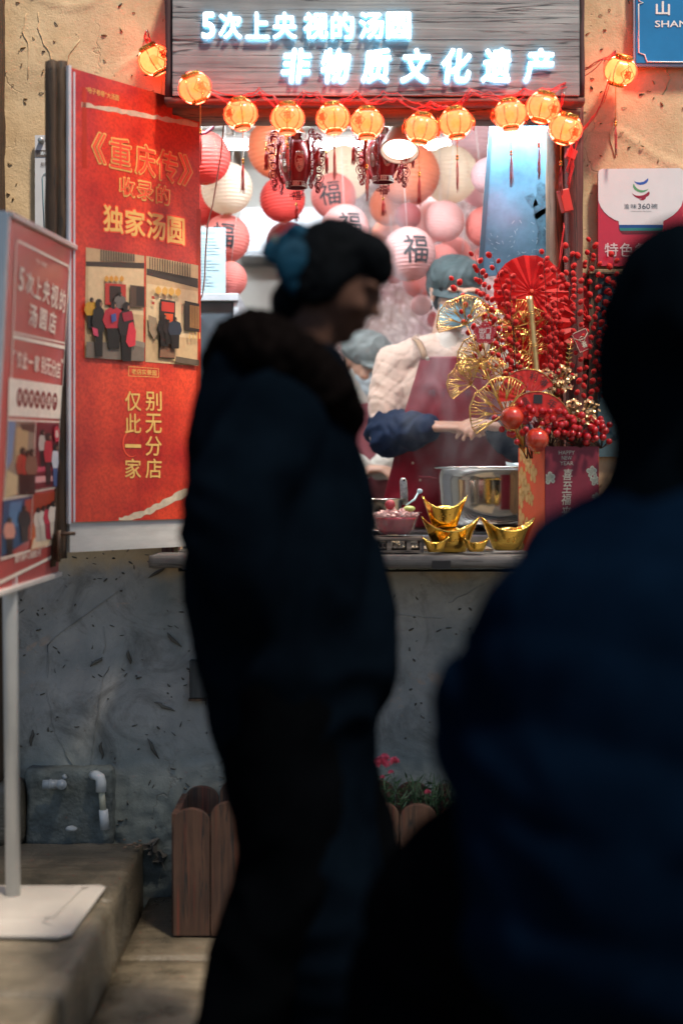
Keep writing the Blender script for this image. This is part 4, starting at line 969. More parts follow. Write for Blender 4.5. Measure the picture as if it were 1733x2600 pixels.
def shell_mesh():
    bm = N0(); prof = [(.0235,.030),(.034,.0265),(.0425,.017),(.0468,.004),(.0465,-.008),(.040,-.020),(.031,-.028),(.0235,-.031)]
    lathe(bm, prof, 48, fn=lambda a, h: 1+.07*abs(math.sin(4*a)) - .02); return bm
def frame_mesh():
    bm = N0()
    prof = [(.0240,.031),(.0345,.0275),(.0435,.018),(.048,.004),(.0475,-.009),(.041,-.021),(.0318,-.029),(.0240,-.032)]
    for k in range(8):
        a = math.pi/4*k
        tube(bm, [(r*math.cos(a)*.985, r*math.sin(a)*.985, h) for r, h in prof], .0014, n=5)
    return bm
def collar_mesh(z, r, h, inv=1):
    bm = N0(); lathe(bm, [(r,z),(r*1.04,z+h*.1),(r*1.0,z+h*.3),(r*.96,z+h*.5),(r*1.0,z+h*.7),(r*1.06,z+h*.9),(r*1.02,z+h),(r*.9,z+h)], 32)
    for k in range(16):
        a = 2*math.pi*k/16; ball(bm, (r*1.02*math.cos(a), r*1.02*math.sin(a), z+h*.5), (.0028,.0028,.0034), 6, 5)
    return bm
def medal_mesh():
    bm = N0(); 
    d = .021
    tube(bm, [(-d,0,0),(0,0,d*1.1),(d,0,0),(0,0,-d*1.1)], .0011, n=5, closed=True, side=Vector((0,1,0)))
    put_text(bm, '福', (0,0), .021, .022, bold=.03, depth=.002); bmesh.ops.translate(bm, verts=[], vec=(0,0,0)) if False else None
    return bm
def tassel_mesh(L_=.085, seed=1):
    bm = N0(); r = random.Random(seed)
    for k in range(16):
        a = r.uniform(0,6.28); q = r.uniform(.0004,.0022); l2 = L_*r.uniform(.7,1.08)
        dx, dy = math.cos(a)*q, math.sin(a)*q; sx = r.uniform(-.003,.003)
        tube(bm, [(dx*.3,dy*.3,0),(dx*2,dy*2,-.3*l2),(dx*2.2+sx*.5,dy*2,-.7*l2),(dx*2.4+sx,dy*2.4,-l2)], .0007, n=3)
    return bm
def mk(name, bm, m, smooth=True):
    o = finish(bm, name, m, None, smooth=False); me = o.data; bpy.data.objects.remove(o); return me
ME = dict(shell=mk('shell', shell_mesh(), SH), frame=mk('rib_frame', frame_mesh(), GLD), top=mk('top_collar', collar_mesh(.029,.0235,.014), GLD), bot=mk('bottom_collar', collar_mesh(-.042,.021,.011), GLD), med=mk('medallion', medal_mesh(), GLD))
bm = N0(); ball(bm, (0,0,0), (.0125,.0125,.015), 12, 8); ME['bulb'] = mk('bulb', bm, BULB)
bm = N0(); lathe(bm, [(0.0001,-.0415),(.0195,-.0415)], 24); ME['disc'] = mk('base_disc', bm, DISC)
bm = N0(); ball(bm, (0,0,0), (.0042,.0042,.0042), 10, 8); ME['bead'] = mk('bead', bm, GLD)
TS = [mk('tassel', tassel_mesh(.085, i), TAS) for i in range(4)]
LAN = [((391,152),(12,-28),35,'topmost left small lantern, glowing orange, hung beside the signboard post',.125,7),
       ((495,223),(16,-20),20,'small glowing lantern hung over the top corner of the red poster',.075,1),
       ((611,290),(0,-8),-38,'small glowing lantern under the left end of the signboard, gold emblem turned left',.085,1),
       ((730,301),(0,0),0,'small glowing lantern with its gold emblem facing straight out over the carved red lantern',.03,1),
       ((845,301),(0,-5),-40,'small glowing lantern between the front facing emblem one and the middle pair',.03,1),
       ((931,313),(0,0),150,'small glowing lantern right of centre touching its left neighbour',.075,1),
       ((1069,327),(4,8),-75,'small glowing lantern hanging lowest in front of the round pendant lamp',.08,1),
       ((1156,312),(4,-6),100,'small glowing lantern right of the round pendant lamp',.05,1),
       ((1293,292),(0,-5),-70,'small glowing lantern hung at the edge of the blue poster board',.06,1),
       ((1377,272),(10,14),34,'small glowing lantern, uppermost of the three clustered by the right post',.06,1),
       ((1434,327),(14,16),30,'small glowing lantern lowest in the cluster by the right post, tilted',.05,1),
       ((1573,180),(22,14),200,'single small glowing lantern on the ochre wall below the blue street sign',.10,7)]
for i, ((px, py), (tx, ty), yaw, lab, cl, _) in enumerate(LAN):
    y = -.245 if 450 < px < 1500 else -.075
    if px in (495,): y = -.26
    if i == 11: y = -.075
    p = Wp(px, py, y)
    s = 1.0*(sc(y)/sc(-.245))
    t = thing('small_lantern', tuple(p), lab, 'lantern', 'small glowing lanterns on the red string'); t.scale = (1.02*s,)*3
    E = Euler((R(tx), R(ty), 0)); M = E.to_matrix()
    pt = link('shell', ME['shell'], t, rot=E); link('bulb', ME['bulb'], pt)
    E2 = (M @ Euler((0,0,R(yaw))).to_matrix()).to_euler()
    for nm in ('frame','top','bot','disc'): link({'frame':'rib_frame','top':'top_collar','bot':'bottom_collar','disc':'base_disc'}[nm], ME[nm], t, rot=E2)
    for k in (0, 1):
        E3 = (M @ Euler((0,0,R(yaw+180*k))).to_matrix()); link('medallion', ME['med'], t, loc=E3 @ Vector((0,-.0495,-.002)), rot=E3.to_euler())
    b0 = M @ Vector((0,0,-.042))
    bm = N0(); tube(bm, [b0, b0+Vector((0,0,-cl))], .0011, n=5); finish(bm, 'cord', CORD, t)
    for q in (0, .0075): link('bead', ME['bead'], t, loc=b0+Vector((0,0,-cl-q)))
    link('tassel', TS[i % 4], t, loc=b0+Vector((0,0,-cl-.010)), scale=(1,1,1.0 if i != 3 else .8))
    pl_ = bpy.data.lights.new('lantern_light', 'POINT'); pl_.energy = 2.4 if i in (0, 11) else 1.5; pl_.color = (1,.10,.05); pl_.shadow_soft_size = .045
    lo_ = bpy.data.objects.new('lantern_light', pl_); COL.objects.link(lo_); lo_.parent = t; lo_.location = (0,0,-.0); lo_.visible_camera = True
# red wire string
sw = thing('light_string', tuple(Wp(950,250,-.24)), 'twisted thin red wires of the lantern string looped from nail to nail across the signboard', 'string lights')
route = [(372,82),(385,120),(402,150),(440,178),(480,195),(520,222),(590,254),(625,246),(660,236),(690,246),(715,262),(745,265),(770,240),(800,238),(845,262),(870,250),(905,236),(935,262),(975,245),(1005,245),(1060,275),(1090,262),(1130,270),(1150,272),(1195,230),(1240,244),(1290,250),(1330,232),(1375,232),(1420,222),(1470,185),(1520,150),(1560,133),(1560,140)]
rr = random.Random(21)
for k in range(4):
    P = []
    for i, (px, py) in enumerate(route):
        y = -.243 if 440 < px < 1470 else -.05
        if px < 440: y = -.05-.19*max(0, (px-400)/40)
        if px > 1470: y = -.21+ (px-1470)/90*.14
        P.append(Wp(px+rr.uniform(-6,6)+k, py+rr.uniform(-7,7)+4*k-6, y-.004*k))
    Q = []
    for a, b_ in zip(P, P[1:]):
        for t in (0,.25,.5,.75):
            q = a.lerp(b_, t); q.z -= .006*math.sin(math.pi*t); q += Vector((rr.gauss(0,.0008), rr.gauss(0,.0008), rr.gauss(0,.0012))); Q.append(q)
    bm = N0(); tube(bm, Q, .0013, n=5); finish(bm, 'wire', RC, sw, world=True)
for (pts, y) in (([(1570,150),(1555,170),(1530,260),(1505,300),(1480,330),(1460,360),(1450,420),(1440,470)], -.06), ([(372,82),(365,95),(378,115),(388,120)], -.04), ([(1442,480),(1452,420),(1446,350),(1442,300)], -.12), ([(1432,570),(1425,620),(1420,680)], -.12), ([(1436,440),(1450,380),(1440,330)], -.13), ([(660,236),(672,250),(700,276),(760,262)], -.245), ([(1195,230),(1180,250),(1165,270)], -.25), ([(1430,240),(1424,262),(1420,285)], -.22)):
    for k in range(3):
        P = [Wp(px+rr.uniform(-4,4), py+rr.uniform(-4,4), y-.004*k) for px, py in pts]; Q = []
        for a, b_ in zip(P, P[1:]):
            for t in (0,.33,.66): Q.append(a.lerp(b_, t)+Vector((rr.gauss(0,.001),0,rr.gauss(0,.001))))
        bm = N0(); tube(bm, Q+[P[-1]], .0012, n=5); finish(bm, 'wire', RC, sw, world=True)
for px, py in ((372,80),(660,234),(770,234),(905,234),(1195,229),(1320,229),(1430,238),(1560,131)):
    bm = N0(); y = -.2 if 440 < px < 1470 else 0; tube(bm, [Wp(px,py,y), Wp(px,py,y-.03)], .0022, n=6); ball(bm, Wp(px,py,y-.03), .004, 8, 6); finish(bm, 'nail', mat('steel_stud', (.3,.3,.3)), sw, world=True)
bm = N0(); box(bm, Wp(1433,510,-.12), (.030,.024,.065), rot=Euler((0,R(-14),.3)).to_matrix()); finish(bm, 'battery_box', mat('red_plastic', (.55,.03,.015), rough=.3, var=.05), sw, world=True, bev=.002)
bm = N0(); box(bm, Wp(1448,392,-.12), (.028,.02,.03), rot=Euler((0,R(20),.3)).to_matrix()); finish(bm, 'battery_box', mat('red_plastic', (.55,.03,.015), rough=.3, var=.05), sw, world=True, bev=.002)
# ================================================================== paper lanterns behind
def paper(name, c, tr=.32, em=0):
    return mat(name, c, rough=.75, var=.05, vs=5, transl=tr, bump=.15, bs=120)
PC = dict(red=paper('paper_red', (.62,.055,.045)), drk=paper('paper_dark_red', (.36,.05,.05)), org=paper('paper_orange', (.66,.18,.08)), pnk=paper('paper_pink', (.72,.22,.19)), lpk=paper('paper_pale_pink', (.76,.42,.40)), crm=paper('paper_cream', (.80,.70,.58), .6), mau=paper('paper_mauve', (.60,.38,.40)))
def paper_mesh():
    bm = N0(); prof = []; n = 19
    prof.append((.16,1.0)) 
    for i in range(n*4+1):
        t = i/(n*4); th = R(9)+(math.pi-R(18))*t
        rib = abs(math.sin(math.pi*n*t)); r = math.sin(th)*(1-.04*(1-rib)); z = math.cos(th)*(1-.0*rib)
        prof.append((r, z))
    rr_ = random.Random(4)
    lathe(bm, prof, 40, fn=lambda a, h: 1+.006*math.sin(a*9+h*40))
    return bm
pm_bm = paper_mesh(); pm0 = bpy.data.meshes.new('paper_shell'); pm_bm.to_mesh(pm0); pm_bm.free(); pm0.shade_smooth()
wr = N0()
for k in range(6):
    a = math.pi/3*k; tube(wr, [(math.cos(a)*math.sin(th)*.975, math.sin(a)*math.sin(th)*.975, math.cos(th)*.975) for th in [R(10)+i*R(16) for i in range(11)]], .011, n=4)
for z in (.985,-.985): tube(wr, [(.16*math.cos(a), .16*math.sin(a), z) for a in [math.pi/8*i for i in range(16)]], .016, n=4, closed=True)
wr0 = bpy.data.meshes.new('wire_frame'); wr.to_mesh(wr0); wr.free()
pms = {}
for k, m in PC.items(): q = pm0.copy(); q.materials.append(m); pms[k] = q
wr0.materials.append(mat('lantern_wire', (.55,.16,.06), rough=.6))
INKC = mat('lantern_ink', (.025,.025,.03), rough=.7, var=.2)
placed = []
PLN = [  # px, py, r, colour, character yaw (None = plain), start depth, label
 (518,401,67,'red',-38,.55,'red paper lantern with half a black character at the top left of the window'),
 (576,478,66,'crm',None,.75,'bright cream paper lantern between two red ones at the left of the window'),
 (512,517,55,'red',None,.55,'plain red paper lantern directly above the pale blue notice'),
 (574,606,61,'pnk',-4,.75,'pink white paper lantern with black brushed character beside the pale blue notice'),
 (583,709,45,'pnk',None,.75,'lowest pink paper lantern on the left, resting behind the dark cabinet top'),
 (706,376,79,'org',None,1.0,'large orange paper lantern half hidden by the carved red lantern'),
 (717,506,58,'red',None,.9,'red paper lantern hanging in front of the grey hood'),
 (727,612,50,'drk',None,1.1,'dusky red paper lantern just left of the passing woman\'s hair'),
 (846,498,58,'pnk',-10,1.1,'pink paper lantern with a black character below the bright cylinder lantern'),
 (873,440,71,'crm',None,.95,'big glowing cream paper lantern right of the carved red lantern'),
 (876,580,61,'lpk',12,.9,'pale paper lantern rising just above the passing woman\'s head'),
 (1037,442,79,'org',None,1.0,'large orange brown paper lantern behind the round pendant lamp'),
 (1140,443,73,'crm',None,1.15,'tall cream paper lantern with orange ribs right of the pendant lamp'),
 (1212,332,76,'mau',None,1.15,'pale mauve paper lantern high at the top right beside the blue board'),
 (1240,446,46,'mau',None,.8,'small mauve paper lantern overlapping a bigger one by the blue board'),
 (1222,466,60,'mau',None,1.1,'mid size mauve paper lantern behind the small one by the blue board'),
 (988,522,52,'org',None,1.15,'orange paper lantern left of the small brownish one under the pendant lamp'),
 (1035,549,34,'drk',None,.95,'small brownish pink paper lantern under the big orange one'),
 (1127,562,52,'lpk',None,1.0,'pale salmon paper lantern with orange ribs in the centre of the right group'),
 (1090,560,58,'lpk',None,1.4,'pale pink paper lantern mostly hidden behind the salmon one'),
 (1232,576,52,'pnk',None,1.0,'pink paper lantern against the lower left edge of the blue board'),
 (1037,645,69,'lpk',14,.85,'largest low paper lantern with a big black character, left of the vendor\'s cap'),
 (1120,668,47,'pnk',None,1.0,'pink white paper lantern directly above the vendor\'s cap'),
 (1152,645,44,'pnk',None,1.35,'rosy paper lantern peeping out right of the one above the vendor\'s cap'),
 (1235,662,40,'pnk',None,1.1,'small pink paper lantern low beside the blue board'),
 (1000,690,30,'pnk',None,1.1,'small red pink paper lantern tucked under the largest low lantern'),
 (1063,714,42,'pnk',None,1.25,'pink paper lantern between the low character lantern and the vendor\'s cap'),
 (1068,775,26,'lpk',None,1.2,'little round pink paper lantern beside the vendor\'s ear'),
 (1104,812,21,'red',None,1.2,'tiny red paper lantern beside the vendor\'s face mask'),
 (1165,745,46,'pnk',None,1.3,'pink paper lantern hidden behind the vendor\'s head'),
 (985,600,44,'org',None,1.45,'orange paper lantern behind the steam under the orange pair'),
]
for (px, py, r, c, ch, y0, lab) in PLN:
    y = y0
    while True:
        p = Wp(px, py, y); rad = r*sc(y)
        if all((p-q).length > rad+rq+.004 for q, rq in placed): break
        y += .02
        if y > 1.9: break
    placed.append((p, rad))
    t = thing('paper_lantern', tuple(p), lab, 'lantern', 'paper lanterns crowding the kitchen ceiling')
    t.rotation_euler = (R(random.uniform(-5,5)), R(random.uniform(-7,7)), 0)
    link('shell', pms[c], t, scale=(rad,)*3, rot=(0,0,R(random.uniform(0,50)))); link('wire_frame', wr0, t, scale=(rad,)*3, rot=(0,0,R(random.uniform(0,60))))
    if ch is not None:
        me, bb = glyphs('福', .012, 0, 0); bm = N0(); bm.from_mesh(me)
        bmesh.ops.triangulate(bm, faces=bm.faces)
        bmesh.ops.subdivide_edges(bm, edges=[e for e in bm.edges if e.calc_length() > .12], cuts=2, use_grid_fill=False)
        bmesh.ops.triangulate(bm, faces=bm.faces)
        cx_ = (bb[0]+bb[1])/2; cy_ = (bb[2]+bb[3])/2; y_aw = R(ch)
        for v in bm.verts:
            a = (v.co.x-cx_)*1.05+y_aw; e = (v.co.y-cy_)*1.15
            v.co = Vector((math.sin(a)*math.cos(e), -math.cos(a)*math.cos(e), math.sin(e)))*rad*1.012
        finish(bm, 'character', INKC, t)
    bm = N0(); tube(bm, [(0,0,rad*.98), (0,0,max(rad*1.2, 2.6-p.z))], .0012, n=4); finish(bm, 'hanging_string', mat('white_string', (.6,.58,.55)), t)
# ================================================================== carved red palace lanterns
CR = mat('carved_red', (.30,.010,.018), rough=.35, var=.15, coat=.2); CRD = mat('carved_dark', (.16,.008,.014), rough=.4)
SIL = mat('silver_fret', (.62,.60,.54), rough=.35, metal=.35, var=.1)
def scroll(bm, c, rad, a0, turns, r=.0022, k=18, flip=1):
    P = []
    for i in range(k):
        t = i/(k-1); a = a0+flip*turns*2*math.pi*t; rr_ = rad*(1-t*.8); P.append((c[0]+rr_*math.cos(a), c[1], c[2]+rr_*math.sin(a)))
    tube(bm, P, r, n=4)
def palace(px, py, y, lab):
    p = Wp(px, py, y); s = sc(y)/.00115
    t = thing('carved_lantern', tuple(p), lab, 'lantern', 'carved red palace lanterns'); t.scale = (s*.76,)*3
    bm = N0(); lathe(bm, [(.030,.078),(.036,.070),(.052,.04),(.060,0),(.056,-.035),(.043,-.072),(.034,-.080)], 36); finish(bm, 'barrel', CR, t)
    for k in range(6):
        a = math.pi/3*k-math.pi/2+.25
        M = Matrix.Rotation(a+math.pi/2, 4, 'Z')
        bm = N0(); vs = []
        for j in range(20):
            b_ = 2*math.pi*j/20; x, z = .019*math.cos(b_), .042*math.sin(b_); rr_ = .0615-(z*z)*3.6-(x*x)*6
            vs.append(bm.verts.new((x, -rr_, z-.006)))
        bm.faces.new(vs); bmesh.ops.transform(bm, matrix=M, verts=bm.verts); pf = finish(bm, 'plaque', mat('plaque_pink', (.55,.42,.38), rough=.4), t)
        bm = N0(); put_text(bm, '福', (0,-.012), .024, .03, bold=.03, depth=.002, y=-.0635); scroll(bm, (-.009,-.062,.022), .008, 0, 1.2, .0015, 12); scroll(bm, (.009,-.062,.022), .008, 3.14, 1.2, .0015, 12, -1); scroll(bm, (0,-.061,-.036), .009, 0, 1.3, .0015, 12)
        bmesh.ops.transform(bm, matrix=M, verts=bm.verts); finish(bm, 'filigree', SIL, pf)
        bm = N0(); rib = [(.062,.075),(.068,.055),(.074,.02),(.074,-.02),(.066,-.06),(.050,-.088)]
        a2 = a+math.pi/6
        tube(bm, [(r_*math.cos(a2), r_*math.sin(a2), z) for r_, z in rib], [(.006,.0016)]*6, n=6); finish(bm, 'rib', CR, t)
        # carved wing on each corner
        bm = N0()
        for (x, z, r_) in ((.088,.075,.022),(.100,.045,.018),(.084,.10,.016),(.096,.012,.02),(.09,-.02,.016),(.088,-.055,.020),(.086,-.085,.014),(.085,-.105,.009)):
            scroll(bm, (x, 0, z), r_, .5, 1.3, .0019, 16); scroll(bm, (x, 0, z), r_, 3.6, 1.1, .0017, 14, -1)
            tube(bm, [(x+r_*math.cos(q), 0, z+r_*math.sin(q)) for q in [2*math.pi*i/14 for i in range(14)]], .0016, n=4, closed=True)
        for q in range(9):
            th = -.6+q*.28; tube(bm, [(.088+.006*math.cos(th), 0, .085+.006*math.sin(th)), (.088+.034*math.cos(th), 0, .085+.034*math.sin(th))], .0013, n=4)
        tube(bm, [(.072,0,.10),(.076,0,.03),(.078,0,-.03),(.082,0,-.10)], .0022, n=5)
        bmesh.ops.transform(bm, matrix=Matrix.Rotation(a2, 4, 'Z'), verts=bm.verts); wgo = finish(bm, 'carved_wing', CRD if k % 2 else CR, t)
        bm = N0(); tt = Vector((math.cos(a2)*.118, math.sin(a2)*.118, .05)); tube(bm, [tt+Vector((0,0,.02)), tt+Vector((0,0,-.03))], .0008, n=4); tube(bm, [tt, tt+Vector((0,0,-.012))], .0035, n=8); finish(bm, 'tassel_cap', GLD, t)
        link('tassel', TS[k % 4], t, loc=tt+Vector((0,0,-.012)), scale=(2.0,2.0,.85))
    for (z, r0, h, nm) in ((.080,.036,.026,'top_band'), (-.098,.040,.018,'bottom_band')):
        bm = N0(); lathe(bm, [(r0*.9,z),(r0,z),(r0,z+h),(r0*.9,z+h)], 30); b_o = finish(bm, nm, CRD, t)
        bm = N0()
        for q in range(8):
            a = 2*math.pi*q/8; put_text(bm, '福' if h > .02 else '回', (0,z+h/2), .022, h*.85, bold=.02, depth=.002, y=-r0-.001, M=Matrix.Rotation(a, 4, 'Z'))
        tube(bm, [(r0*1.03*math.cos(q), r0*1.03*math.sin(q), z) for q in [2*math.pi*i/24 for i in range(24)]], .0016, n=4, closed=True); tube(bm, [(r0*1.03*math.cos(q), r0*1.03*math.sin(q), z+h) for q in [2*math.pi*i/24 for i in range(24)]], .0016, n=4, closed=True)
        finish(bm, 'fretwork', SIL, b_o)
    bm = N0(); put_text(bm, '福', (0,-.128), .034, .036, bold=.03, depth=.004); scroll(bm, (-.02,0,-.128), .008, 0, 1.2, .0018, 10); scroll(bm, (.02,0,-.128), .008, 3, 1.2, .0018, 10); tube(bm, [(0,0,-.10),(0,0,-.155)], .0009, n=4); finish(bm, 'pendant', CRD, t)
    bm = N0(); tube(bm, [(0,0,-.155),(0,0,-.168)], .0035, n=8); finish(bm, 'tassel_cap', GLD, t); link('tassel', TS[0], t, loc=(0,0,-.166), scale=(1.8,1.8,.7))
    bm = N0(); tube(bm, [(0,0,.106),(0,0,.30)], .0015, n=5); finish(bm, 'hanging_string', CR, t)
    return t
palace(752, 412, .27, 'dark red carved palace lantern with white filigree plaques and tassels, left one, fully visible')
palace(972, 398, .29, 'dark red carved palace lantern partly hidden behind the round pendant lamp')
# pendant lamp
lp = thing('pendant_lamp', tuple(Wp(1014,385,.18)), 'round white pendant lamp glowing brightly behind the small lanterns', 'lamp', rot=(R(-26),R(4),0))
r = 50*sc(.18)
bm = N0(); lathe(bm, [(r*.30,r*2.0),(r*.38,r*1.9),(r*.62,r*1.2),(r*.95,r*.45),(r*1.0,.10*r),(r*1.0,0),(r*.95,0),(r*.94,.08*r),(r*.55,r*1.1),(r*.3,r*1.7)], 48); finish(bm, 'shade', mat('lamp_shade', (.62,.58,.52), rough=.4, var=.05), lp)
bm = N0(); lathe(bm, [(.0001,.16*r),(r*.80,.16*r)], 40); finish(bm, 'diffuser', mat('lamp_disc', (1,1,1), emit=3.2, ecol=(1,.93,.80), var=0), lp)
bm = N0(); tube(bm, [(0,0,r*1.9),(0,r*.3,r*2.6),(0,r*1.6,r*4)], .012, n=10); finish(bm, 'stem', mat('lamp_stem', (.3,.26,.24)), lp)
l = bpy.data.lights.new('pendant_light', 'SPOT'); l.energy = 26; l.color = (1,.86,.66); l.spot_size = R(120); l.spot_blend = .6; l.shadow_soft_size = .05
o = bpy.data.objects.new('pendant_light', l); COL.objects.link(o); o.parent = lp; o.location = (0,0,-.01)
# ================================================================== goods on the counter
CT = 1.026
# stove top inside with the big pot
stv = thing('stove', (.33,.46,1.02), 'low steel stove top under the big stock pot', 'stove')
bm = N0(); box2(bm, (-.02,.245,.95), (.86,.80,1.062)); finish(bm, 'body', ST, stv, world=True, bev=.004)
for i in range(6):
    bm = N0(); box2(bm, (.12+i*.0,.255+i*.02,1.063), (.62,.262+i*.02,1.070)); finish(bm, 'grille_bar', mat('dark_steel', (.1,.1,.1)), stv, world=True)
pot = thing('stock_pot', (.512,.50,1.073), 'big shiny steel stock pot behind the gold ingots', 'pot')
def potmat():
    m = mat('pot_steel', (.55,.53,.50), rough=.14, metal=1, var=.12, vs=3, bump=.12, bs=9); return m
bm = N0(); Rr = .200
lathe(bm, [(.001,.0),(Rr*.62,.0),(Rr*.80,.012),(Rr*.90,.04),(Rr*.93,.09),(Rr*.955,.16),(Rr*.97,.195),(Rr*1.02,.200),(Rr*1.035,.204),(Rr*1.02,.208),(Rr*.96,.203),(Rr*.92,.15),(Rr*.88,.05),(.001,.02)], 64)
finish(bm, 'body', potmat(), pot)
bm = N0(); lathe(bm, [(.001,.165),(Rr*.925,.165)], 40); finish(bm, 'broth', mat('broth', (.45,.42,.36), rough=.15), pot)
# sheet of clear blue film on the pot
fb = thing('plastic_film', (.60,.34,1.28), 'scrap of pale blue plastic film on the pot rim by the gift box', 'film')
bm = N0(); P = [Wp(x,y_,.36+dy) for x, y_, dy in ((1282,1172,0),(1300,1176,.02),(1325,1174,.01),(1350,1180,.03),(1345,1200,.0),(1315,1197,.01),(1290,1198,-.01))]
c_ = sum(P, Vector())/len(P); cv = bm.verts.new(c_+Vector((0,-.012,.004))); vs = [bm.verts.new(p) for p in P]
for i in range(len(vs)): bm.faces.new((cv, vs[i], vs[(i+1) % len(vs)]))
finish(bm, 'sheet', mat('film_blue', (.55,.72,.78), rough=.25, var=.1), fb, world=True)
# ingots
IG = mat('ingot_gold', (.93,.58,.12), rough=.17, metal=1, var=.14, vs=9, bump=.35, bs=14, bd=.004)
def ingot(px0, px1, pyt, pyb, y, lab, yaw=0, dome=1.0, base=None):
    s = sc(y); w_ = (px1-px0)*s/2; h = (pyb-pyt)*s; cxx = ((px0+px1)/2-CX)*s; z = CZ+(HY-pyb)*s if base is None else base
    t = thing('gold_ingot', (cxx, y, z), lab, 'ingot', 'gold boat shaped ingots on the counter', rot=(0,0,yaw))
    bm = N0(); n = 48; d = w_*.56
    def ring(kx, ky, zf, up):
        out = []
        for j in range(n):
            a = 2*math.pi*j/n; ca, sa = math.cos(a), math.sin(a)
            zz = h*(zf+up*abs(ca)**2.2)
            out.append(bm.verts.new((w_*kx*ca, d*ky*sa, zz)))
        return out
    rs = [ring(.02,.02,0,0), ring(.46,.62,0,0), ring(.54,.72,.03,0), ring(.66,.84,.25,.03), ring(.80,.94,.45,.14), ring(.95,1.0,.56,.33), ring(1.0,1.02,.60,.40), ring(.985,.99,.62,.405), ring(.94,.92,.60,.37), ring(.82,.80,.50,.30), ring(.68,.70,.44,.12), ring(.60,.62,.44,.05)]
    for k in range(len(rs)-1):
        for j in range(n): bm.faces.new((rs[k][j], rs[k][(j+1) % n], rs[k+1][(j+1) % n], rs[k+1][j])).smooth = True
    bm.faces.new(list(reversed(rs[0]))); bm.faces.new(rs[-1])
    finish(bm, 'boat', IG, t)
    bm = N0(); ball(bm, (0,0,h*.42), (w_*.60,d*.62,h*.30*dome), 28, 14); finish(bm, 'dome', IG, t)
    bm = N0(); rr_ = random.Random(int(px0))
    if w_ > .05:
        for sgn in (-1, .25):
            for k in range(7):
                x = w_*(.12*sgn+rr_.uniform(-.16,.22)); z1 = h*rr_.uniform(.26,.44); yy = -d*(.86+ .12*(z1/h-.2))*math.sqrt(max(.05, 1-(x/w_/.78)**2))-.0012
                ball(bm, (x, yy, z1), (rr_.uniform(.001,.005), .0012, .0012), 6, 4)
        finish(bm, 'relief', mat('ingot_relief', (.35,.18,.03), rough=.35, metal=.9), t)
    return t
ingot(1068,1217,1312,1402,-.125,'wide gold ingot boat at the bottom of the pile under another ingot')
ingot(1218,1360,1314,1397,-.115,'large gold ingot boat standing alone right of the pile', yaw=.12)
b_in = bpy.data.objects['gold_ingot']; ztop = b_in.location.z+.090*.52
ingot(1070,1186,1262,1340,-.125,'gold ingot boat sitting on top of the pile', yaw=-.06, base=Wp(1100,1338,-.125).z)
ingot(1069,1142,1362,1402,-.195,'little gold ingot boat in front of the pile, left one', yaw=-.12, dome=.8)
ingot(1173,1243,1364,1401,-.195,'little gold ingot boat in front of the pile, right one', yaw=.08, dome=.8)
# pierced stand and the glass bowl
sd_ = thing('pierced_stand', tuple(Wp(1010,1400,-.13)), 'low dark wooden stand with pierced sides under the glass bowl', 'stand'); zc = sd_.location.z
DW = wood('stand_wood', (.09,.07,.055), (.24,.19,.15), axis='x')
x0, x1 = Wp(948,0,-.15).x, Wp(1073,0,-.15).x; ya, yb = -.195, -.06; zt2 = Wp(0,1362,-.13).z
bm = N0(); box2(bm, (x0-.004,ya-.004,zt2-.010), (x1+.004,yb+.004,zt2)); finish(bm, 'top', DW, sd_, world=True, bev=.002)
bm = N0(); box2(bm, (x0,ya,zc), (x1,ya+.008,zc+.006)); box2(bm, (x0,yb-.008,zc), (x1,yb,zc+.006)); finish(bm, 'rail', DW, sd_, world=True)
for x in (x0+.005, (x0+x1)/2-.028, (x0+x1)/2+.028, x1-.005):
    for y in (ya+.004, yb-.004):
        bm = N0(); box2(bm, (x-.006,y-.005,zc+.0065), (x+.006,y+.005,zt2-.0105)); finish(bm, 'leg', DW, sd_, world=True)
bm = N0()
for cx_ in (x0+.020, (x0+x1)/2, x1-.020):
    for k in range(3):
        c = Vector((cx_+(k-1)*.0115, ya+.004, (zc+zt2)/2-.002)); tube(bm, [c+Vector((.0055*math.cos(a),0,.0075*math.sin(a))) for a in [i*math.pi/5 for i in range(10)]], .0016, n=5, closed=True)
finish(bm, 'fretwork', DW, sd_, world=True)
bo = thing('glass_bowl', (Wp(1003,0,-.13).x, -.128, zt2), 'glass bowl full of dark red jelly topped with crushed pink ice', 'bowl'); rb_ = 62*sc(-.13); hb = (1360-1300)*sc(-.13)
GLS = mat('bowl_glass', (.75,.8,.8), rough=.05, var=0, alpha=.09, spec=.9)
prof = [(.001,.0),(rb_*.60,.0),(rb_*.66,.004),(rb_*.80,hb*.3),(rb_*.92,hb*.7),(rb_*1.0,hb*.97),(rb_*1.10,hb*1.0),(rb_*1.11,hb*1.03),(rb_*.97,hb*1.02),(rb_*.88,hb*.7),(rb_*.76,hb*.3),(rb_*.58,.006),(.001,.006)]
bm = N0(); lathe(bm, prof, 44); finish(bm, 'bowl', GLS, bo)
bm = N0(); lathe(bm, [(.001,.0065),(rb_*.56,.0065),(rb_*.74,hb*.3),(rb_*.86,hb*.7),(rb_*.90,hb*.80),(.001,hb*.82)], 36); finish(bm, 'jelly', mat('red_jelly', (.40,.006,.022), rough=.2, var=.4, vs=50, coat=.6), bo)
bm = N0(); rr = random.Random(6)
for k in range(150):
    a = rr.uniform(0,6.28); q = rb_*.93*math.sqrt(rr.random()); zz = hb*.86+(1-(q/rb_)**2)*.020*rr.random()
    c = rr.uniform(.0025,.0055); v = box(bm, (q*math.cos(a), q*math.sin(a), zz+.002), (c*2,c*1.6,c*1.4), rot=Euler((rr.random()*3,rr.random()*3,0)).to_matrix())
finish(bm, 'crushed_ice', mat('pink_ice', (.74,.48,.45), rough=.3, var=.4, vs=80), bo)['kind'] = 'stuff'
